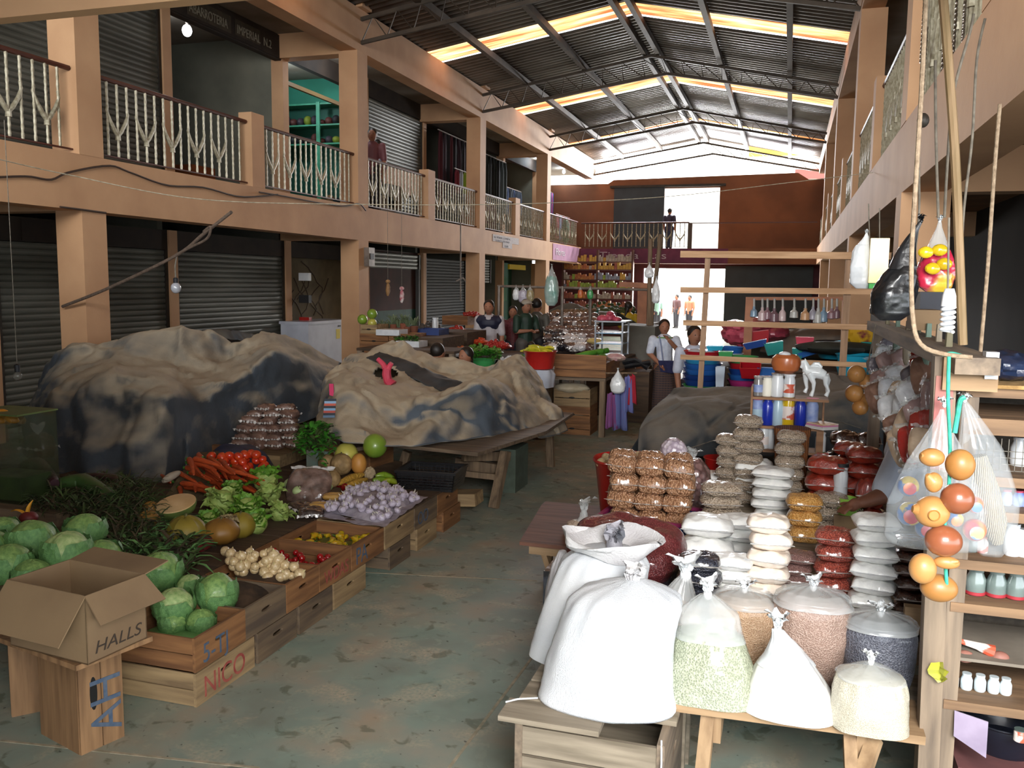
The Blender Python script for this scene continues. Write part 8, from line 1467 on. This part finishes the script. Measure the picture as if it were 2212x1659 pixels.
# rail with hanging bags, two slanted poles, brown post
GRP = M('galvanised', '#8c8279', '#6f665f', 9, .5, metal=.4)
t = thing('hanging_rail', 'long thin rail on posts with plastic bags in the far middle', 'rail', apx(1200, 690, 15)); MB().tube([apx(1075, 618, 15), apx(1400, 626, 15)], .022, 8).build('rail', GRP, t)
for x in (1078, 1215, 1276): MB().tube([apx(x, 618, 15), (apx(x, 618, 15).x, 15, 0)], .028, 8).build('post', GRP, t)
for (x, y0, w_, h_, m_, lb) in ((1192, 575, 32, 85, M('green_pack', '#4f9a88', '#b8c8c4', 3, .3, coat=.6), 'large green and white bag hanging high in the far middle'), (1130, 618, 22, 36, M('lilac_pack', '#9a92a8', '#bdb8c4', 5, .4, coat=.5), 'lilac bag on the far rail'), (1145, 618, 18, 34, M('cream_pack', '#a89a70', '#8d8260', 5, .4, coat=.5), 'cream bag on the far rail'), (1115, 618, 16, 30, FILMW, 'white bag on the far rail, leftmost'), (1254, 620, 12, 24, M('red_yellow_pack', '#c04a30', '#d8b030', 2, .4), 'red and yellow packet on the far rail'), (1275, 620, 14, 26, PC['green'], 'green packet on the far rail')): hangbag('hanging_bag', x, y0, w_, h_, 14.95, m_, lb, .25, 3, FILM)
for (x0, y0, x1, y1, lb) in ((1405, 516, 1402, 680, 'left one of two tall thin poles before the bright doorway'), (1428, 506, 1408, 672, 'right slanting pole before the bright doorway')): MB().tube([apx(x0, y0, 14), apx(x1, y1, 14), (apx(x1, y1, 14).x, 14, 0)], .035, 8).build('wooden_pole', PWZ, None, label=lb, cat='pole')
for (x, y0, w_, h_, lb) in ((1403, 570, 20, 30, 'white plastic wrapped on the left tall pole'), (1418, 600, 18, 55, 'pale plastic strip hanging by the slanting pole')): hangbag('plastic_bag', x, y0, w_, h_, 13.95, FILMW, lb, .3, 5, FILMW)
t = thing('wooden_post', 'brown post with a crossbar left of the bright lower doorway', 'post', apx(1388, 690, 17)); q = apx(1388, 617, 17); MB().box(q.x - .09, q.x + .09, 17, 17.15, 0, q.z).build('post', MATS['orange_wood'], t, smooth=False); MB().beam(apx(1338, 614, 17), apx(1420, 618, 17), .08, .1).build('crossbar', MATS['orange_wood'], t, smooth=False)
p = apx(1240, 668, 18); tarp('awning_sheet', [[(1185, 690, 17.8), (1240, 688, 17.8), (1300, 682, 17.8), (1335, 690, 17.8)], [(1190, 668, 18.2), (1230, 655, 18.2), (1270, 668, 18.2), (1335, 676, 18.2)], [(-4.6, 18.9, 1.0, 1), (-4.0, 18.9, 1.0, 1), (-3.4, 18.9, 1.0, 1), (-3.0, 18.9, 1.0, 1)]], GRC_, 'grey sheet over a stall behind the dried goods', NU=40, NV=20, seed=21); vtable(-4.8, -2.8, 17.9, 19.2, .9, 'far table under the grey sheet behind the dried goods')
heap(1250, 1370, 650, 672, 20.5, 60, 4, HERB, 'green_bundle', 'dim green vegetable bundle in the far rear', 'green bundles far in the rear', 'vegetable', dd=.6); vtable(-5.0, -3.0, 20.4, 21.6, 1.0, 'far rear table with dim green bundles')
# shelves of packets on the rear wall
t = thing('goods_shelf', 'tall shelves of packets on the rear wall left of the bright doorway', 'shelf', (-6.8, 30, 0)); x0, x1 = apx(1217, 600, 30).x, apx(1366, 600, 30).x
zz = [apx(1300, y_, 30).z for y_ in (565, 582, 604, 622, 645, 665, 690)]
for z in zz: MB().box(x0, x1, 29.9, 30.15, z - .03, z).build('shelf_board', M('rear_shelf', '#6a3f30', '#54332a', 3), t, smooth=False)
for x in (x0, (x0 + x1) / 2, x1): MB().box(x - .03, x + .03, 29.9, 30.15, 0, zz[0] + .4).build('upright', MATS['rear_shelf'], t, smooth=False)
GM = [M('goods%d' % i, c, d, 9, .5) for i, (c, d) in enumerate((('#b98a2c', '#d0a840'), ('#a8502c', '#c88a3c'), ('#9aa0b0', '#70788a'), ('#7f9a30', '#a8b848'), ('#8a3a30', '#b06848'), ('#c4b8a8', '#98887c')))]
pr = {}
for r_, z in enumerate(zz):
    for i in range(24):
        x = x0 + .08 + (x1 - x0 - .16) * i / 23; k = {0: (0, 5), 1: (1, 0), 2: (1, 2), 3: (3, 3), 4: (4, 5), 5: (4, 1), 6: (4, 5)}[r_][0 if i < 11 else 1] if R.random() < .75 else R.randrange(6)
        if k not in pr: pr[k] = MB().box(-.045, .045, -.05, .05, 0, .2).build('packet', GM[k], None, smooth=False, label='x', cat='packet'); pr[k].data = pr[k].data; o = pr[k]
        else: o = pr[k].copy(); sc.collection.objects.link(o)
        nm_ = ('mustard', 'orange', 'silver', 'lime', 'dark red', 'beige')[k]; o.location = (x, 29.98, z + .001); o.scale = (1, 1, R.uniform(.6, 1.25)); o['label'] = nm_ + ' packet in the rows on the rear shelves'; o['group'] = nm_ + ' packets on the rear shelves'
# ================================================================== shop interiors on the left
def px_on(px, py, x): return at(px, py, 'x', x)
# freezer and painted panel in the ground floor opening
WHT = M('freezer_white', '#c8ccd8', '#b6bac8', 3, .3, coat=.4); fz = px_on(700, 699, -8.0).z
t = thing('chest_freezer', 'white chest freezer with a yellow energy label beside the second column', 'freezer', (-8.4, 14.3, 0)); MB().box(-8.55, -8.0, 13.62, 14.98, 0.03, fz).build('cabinet', WHT, t, smooth=False); MB().box(-8.57, -7.98, 13.6, 15.0, fz, fz + .05).build('lid', WHT, t, smooth=False)
MB().box(-7.999, -7.995, 14.62, 14.76, fz - .3, fz - .12).build('energy_label', M('label_yellow', '#d8c320', None), t, smooth=False); MB().box(-7.999, -7.99, 14.7, 14.78, fz - .08, fz - .05).build('badge', CP, t, smooth=False)
t = thing('wall_painting', 'beige wall panel painted with brown winding branches behind the freezer', 'painting', (-9.0, 15, 0)); MB().box(-9.0, -8.95, 14.3, 16.8, .5, 2.45).build('panel', M('panel_beige', '#7d6f55', '#6b5f48', 3, .8), t, smooth=False); mb = MB()
for k in range(9): y, z = R.uniform(14.5, 16.5), R.uniform(.9, 1.6); P = [Vector((-8.948, y + .25 * math.sin(j * .8 + k), z + j * .12)) for j in range(7)]; mb.tube([q + Vector((0, R.uniform(-.06, .06), 0)) for q in P], .012, 5)
mb.build('branches', M('branch_brown', '#3f3020', None), t)
for k, z in enumerate((1.9, 1.5, 1.1)): MB().box(-8.5, -8.3, 14.16, 14.26, z, z + .14).build('small_sign', (BW, CP, RB)[k], None, smooth=False, label=('white card', 'dark card', 'dim red card')[k] + ' hanging at the left edge of the freezer opening', cat='card')
# red and green shop right of column two
struct('wall_left_shop_red', MB().box(-8.75, -8.7, 17.1, 20.0, 1.25, 2.6), M('red_brown_wall', '#4a1f16', '#3a1912', 2, .8)); struct('wall_left_shop_green', MB().box(-8.75, -8.7, 17.1, 20.0, 0, 1.25), M('green_wall', '#1d4a3c', '#173c31', 2, .7)); struct('trim_8', MB().box(-8.69, -8.6, 19.85, 19.98, 0, 2.5), M('grey_frame', '#5c5c5a', None)); shutter(17.15, 19.85, 2.2, 2.55, 'rolled down strip of grey shutter above the red and green wall')
t = thing('hanging_meter', 'small grey electric box on the second column', 'box', px_on(795, 555, XL + .05)); p = px_on(795, 555, XL + .03); MB().box(XL + .004, XL + .1, p.y - .1, p.y + .12, p.z - .16, p.z + .16).build('case', GRP, t, smooth=False); MB().box(XL + .1, XL + .11, p.y - .06, p.y + .08, p.z - .04, p.z + .06).build('window', CP, t, smooth=False)
for (px, py, m_, lb) in ((838, 625, M('straw_doll', '#a0794c', '#85623c', 20), 'straw ornament hanging from a string right of the second column'), (868, 640, M('doll_pink', '#b04a5a', '#d8d0cc', 20), 'pink and white ornament hanging right of the straw one')):
    p = apx(px, py, 12.5); t = thing('hanging_ornament', lb, 'ornament', p); mb = MB(); mb.ell(p, .035, .03, .1, 14, 10, f=lambda u: 1 + .3 * mn.noise(u * 4)); mb.ell(p + Vector((0, 0, .12)), .04, .03, .03, 12, 8); mb.build('ornament_body', m_, t); MB().tube([p + Vector((0, 0, .12)), (p.x, p.y, 3.2)], .003, 4).build('string', CORD, t)
t = thing('hanging_hook', 'pale metal hook hanging on a long cord before the third column', 'hook', apx(995, 620, 14)); MB().tube([apx(995, 480, 14), apx(995, 650, 14)], .012, 6).build('rod', GRP, t); MB().tube([apx(985, 608, 14), apx(1000, 600, 14), apx(1006, 608, 14)], .014, 6).build('crossbar', GRP, t)
# green shop beyond the third column
struct('wall_left_shop_back', MB().box(-9.6, -9.5, 23.4, 30.2, 0, 2.6), M('shop_green', '#24523c', '#1c4231', 1.5, .7)); p = px_on(1122, 557, -8.5); tag(MB().box(-8.56, -8.5, 26.8, 28.6, 2.34, 2.5).build('hanging_sign', M('sign_yellow', '#e0c414', None), None, smooth=False, label='bright yellow sign strip over the green shop', cat='sign'))
shutter(23.3, 25.2, 1.9, 2.6, 'half lowered grey shutter beyond the third column', name='rolling_shutter'); tag(MB().box(-9.4, -9.1, 26.9, 28.4, 1.3, 2.1).build('green_noticeboard', M('green_pale', '#4f8a6c', None), None, smooth=False, label='pale green board on the wall of the green shop', cat='board'))
# upstairs: bright teal shelves
struct('wall_left_shop_teal', MB().box(-11.4, -8.8, 16.9, 16.955, 3.13, 6.1), M('teal_wall', '#3f9a84', '#36876f', 1.5, .7)); TEALW = M('teal_wood', '#4fa888', '#3f9074', 6, .5)
t = thing('teal_shelf', 'mint green shelves crowded with goods in the lit upstairs shop', 'shelf', (-9.6, 15, 3.13)); TZS = [at(715, y_, 'y', 16.55).z for y_ in (222, 268, 309)] + [3.5]; xm = at(688, 300, 'y', 16.5).x
for z in TZS: MB().box(-11.2, -8.8, 16.5, 16.88, z - .03, z).build('shelf_board', TEALW, t, smooth=False)
for x in (xm, -11.1): MB().box(x - .04, x + .04, 16.48, 16.52, 3.13, TZS[0] + .02).build('upright', TEALW, t, smooth=False)
MB().box(-11.2, -8.8, 16.88, 16.9, 3.13, TZS[0]).build('back_panel', M('teal_dark', '#235a4c', None), t, smooth=False)
G2 = [M('shopg%d' % i, c, None, r=.6) for i, c in enumerate(('#2b3040', '#7c8a2c', '#5a2f2c', '#3c3540', '#8a6a4c', '#24262c'))]
k = 0
for z in TZS[1:]:
    for i in range(14): x = -11.05 + i * .165; h = R.uniform(.1, .24); q = k % 6; MB().ell((x, 16.68, z + h * .5), .08, .12, h * .5, 12, 8).build('shop_item', G2[R.randrange(6)], None, label='dark bundle on the mint green upstairs shelves', cat='bundle', group='bundles on the mint green shelves'); k += 1
lamp('shop_light', 'POINT', (-9.6, 15.3, 5.6), 30, (.8, .95, 1), .1)
tag(MB().box(-8.72, -8.66, 14.05, 16.9, 5.35, 5.42).build('trim_9', M('brass_rail', '#8d7038', None, r=.4)), kind='structure')
BULB = M('bulb_lit', '#f4f8ff', None, emit=14)
def bulb(p, lb, pw=18, r=.045):
    t = thing('light_bulb', lb, 'bulb', p); MB().ell(p, r, r, r * 1.25, 18, 12).build('globe', BULB, t); MB().lathe([(.001, 0), (.02, 0), (.022, .05), (.001, .05)], 12, (p[0], p[1], p[2] + r * 1.1)).build('socket', GRP, t); lamp('bulb_glow', 'POINT', (p[0] + .02, p[1] - .12, p[2] - .02), pw, (.82, .92, 1), .06)
bulb(tuple(px_on(404, 66, -9.3)), 'glowing bulb in the dim open room upstairs', 16, .075); q = px_on(1166, 346, -8.3); bulb(tuple(q), 'left glowing bulb at the far clothes shop upstairs', 30, .06); q = px_on(1218, 371, -8.1); bulb(tuple(q), 'right glowing bulb at the far clothes shop upstairs', 30, .06)
lamp('corridor_light', 'POINT', (-7.9, 15.2, 5.95), 26, (.85, .93, 1), .08)
PC2 = M('clothes_dark', '#17151c', '#241a20', 4, .9)
# cards and shelf in the dim room
for i in range(12): p = px_on(420 + (i % 6) * 11, 208 + (i // 6) * 14, -11.8); MB().box(-11.9, -11.88, p.y - .1, p.y + .08, p.z - .1, p.z + .1).build('wall_card', M('card_grey%d' % (i % 2), ['#5f6676', '#4b4a52'][i % 2], None), None, smooth=False, label='small picture card on the back wall of the dim upstairs room', cat='card', group='cards on the dim room wall')
t = thing('orange_stool', 'dim orange and blue things on the floor of the open upstairs room', 'stool', (-9.6, 12.6, 3.13)); MB().box(-9.8, -9.3, 12.3, 12.9, 3.13, 3.75).build('seat_box', M('dim_orange', '#8a4a24', None), t, smooth=False)
# clothes hanging in upstairs shops
def garments(y0, y1, x, z, n, cols, lb, grp, ln=(.6, 1.1)):
    for i in range(n):
        y = y0 + (y1 - y0) * (i + .5) / n; L_ = R.uniform(*ln); w_ = (y1 - y0) / n * .95; c = cols[R.randrange(len(cols))]; P = []
        for r_ in range(7): v = r_ / 6; P.append([(x + .03 * math.sin(u * 9 + i) , y + (u - .5) * w_ * (1.0 - .45 * (v < .1)), z - L_ * v) for u in np.linspace(0, 1, 7)])
        mb = MB(); mb.grid(P); o = mb.build('hanging_garment', M('cloth_' + c, '#' + c, None, r=.9), None, label=lb, cat='clothes', group=grp); md = o.modifiers.new('t', 'SOLIDIFY'); md.thickness = .02
    MB().tube([(x, y0, z + .03), (x, y1, z + .03)], .015, 6).build('clothes_rod', GRP, None, label='rod of the ' + grp, cat='rod')
garments(20.3, 23.1, -8.3, 5.55, 11, ['17141a', '2a1620', '1c1a28', '4a1c24'], 'dark garment hanging upstairs left of the third column', 'dark garments left of the third column', (1.3, 2.0)); garments(20.9, 22.3, -8.1, 4.7, 5, ['7f9a2c', 'b8b8c0', '6a2430', '8a8f98'], 'coloured small garment hanging before the dark ones', 'coloured garments before the dark ones', (.4, .6))
garments(24.0, 26.0, -8.4, 5.5, 7, ['101614', '16201c', '0e1214'], 'black green garment hanging right of the third column', 'black garments right of the third column', (1.5, 2.1)); garments(26.6, 29.6, -9.0, 5.0, 12, ['2c3c5c', '1d2838', '6c7c98', '28303c'], 'blue grey garment in the far lit shop', 'blue garments in the far lit shop', (.7, 1.1)); garments(30.4, 32.0, -8.5, 5.2, 10, ['3a5ca0', '2a3c6c', 'b04a6c', '7c8cb0'], 'bright blue or pink garment in the farthest shop', 'garments in the farthest shop', (.7, 1.3)); garments(29.0, 31.0, -7.6, 4.2, 5, ['c05070', 'a83a54', '8090b8'], 'pink garment over the far railing', 'pink garments by the far railing', (.6, .9))
for k, (a, b_, cc_) in enumerate(((17.2, 19.8, None), (20.4, 22.6, '#5c4048'))):
    if cc_: garments(a, b_, -7.6, 3.95, 8, ['6c4a54', '8a6a74', '4c3038'], 'pinkish cloth behind the railing left of the third column', 'pinkish cloths behind the railing', (.5, .75))
q = px_on(1222, 500, -7.3); MB().ell(q, .14, .2, .42, 20, 14, f=lambda u: 1 + .2 * mn.noise(u * 3)).build('green_net', M('green_net', '#1f6a54', '#2d8a6c', 12, .6), None, label='green net bundle hanging behind the far left railing', cat='bundle')
for i, (px, py, w_, h_) in enumerate(((850, 425, 26, 40), (835, 450, 24, 20))): p = px_on(px, py, -7.45); MB().box(-7.5, -7.42, p.y - .3, p.y + .3, p.z - .22, p.z + .22).build('carton', M('pale_carton', '#7d7668', '#6a6458', 9), None, smooth=False, label=('pale carton leaning behind the railing near the children', 'second pale carton low behind the railing near the children')[i], cat='carton')
# ================================================================== wires and the hanging bulb
WR = M('wire_pale', '#b5ab95', '#8f8672', 30, .6)
P = [at(x, y_, 'y', d) for (x, y_, d) in ((-20, 340, 4.6), (150, 378, 5.2), (430, 430, 6.0), (745, 441, 7.0), (1100, 441, 8.2), (1436, 425, 9.2), (1700, 395, 9.8), (1886, 373, 10.0))]; MB().tube([crom(P, k / 60) for k in range(61)], .004, 6).build('overhead_wire', WR, None, label='thin pale wire strung across the whole hall', cat='wire')
OR_ = M('old_rope', '#6a594c', '#4f4239', 40, .9, .4, 80)
P = [at(x, y_, 'y', d) for (x, y_, d) in ((135, 662, 7.45), (235, 622, 7.3), (380, 552, 7.2), (440, 505, 7.1), (500, 458, 7.0))]; MB().tube([crom(P, k / 40) for k in range(41)], .016, 8).build('slanting_rope', OR_, None, label='dark slanting rope running up from the nearest left column', cat='rope')
P = [at(x, y_, 'y', d) for (x, y_, d) in ((380, 550, 7.2), (410, 535, 7.15), (447, 515, 7.1), (455, 490, 7.05), (440, 500, 7.1))]; MB().tube([crom(P, k / 30) for k in range(31)], .012, 8).build('knotted_rope', OR_, None, label='knotted rope end looped on the slanting rope', cat='rope')
t = thing('light_bulb', 'unlit white bulb hanging from the slanting rope before the shutters', 'bulb', at(380, 620, 'y', 7.2)); p = at(380, 622, 'y', 7.2); MB().ell(p, m_px(11, p), m_px(11, p), m_px(12, p), 20, 14).build('globe', M('bulb_unlit', '#b9bcc4', '#a0a4ae', 3, .15, coat=1), t); MB().lathe([(.001, 0), (.022, 0), (.024, .05), (.014, .06), (.001, .06)], 14, p + Vector((0, 0, .04))).build('socket', CP, t)
MB().tube([p + Vector((0, 0, .09)), at(378, 575, 'y', 7.2), at(382, 552, 'y', 7.2)], .007, 6).build('cord', CORD, t)
p = at(38, 812, 'y', 5.0); t = thing('light_bulb', 'dim clear bulb hanging at the far left before the shutter', 'bulb', p); MB().ell(p, .03, .03, .035, 18, 12).build('globe', M('bulb_clear', '#77756c', None, r=.1, coat=1, alpha=.5), t); MB().lathe([(.001, 0), (.018, 0), (.02, .05), (.001, .06)], 12, p + Vector((0, 0, .03))).build('socket', CP, t); MB().tube([p + Vector((0, 0, .08)), (p.x, p.y, 3.0)], .003, 5).build('cord', CORD, t)
for (L_, lb) in (([(-10, 383), (60, 381), (110, 388), (150, 372), (235, 358), (280, 372), (360, 400), (440, 405), (520, 425), (600, 420)], 'dark cable drooping along the left balcony beam'), ([(560, 415), (620, 425), (700, 440), (745, 445), (775, 440), (790, 455)], 'dark cable hanging on the beam near the second column'), ([(130, 447), (170, 452), (229, 460)], 'cable wrapped round the nearest left column')):
    P = [at(x, y_, 'x', XL + .03) for x, y_ in L_]; MB().tube([crom(P, k / 40) for k in range(41)], .011, 6).build('cable', M('cable_brown', '#3a2a22', None), None, label=lb, cat='cable')
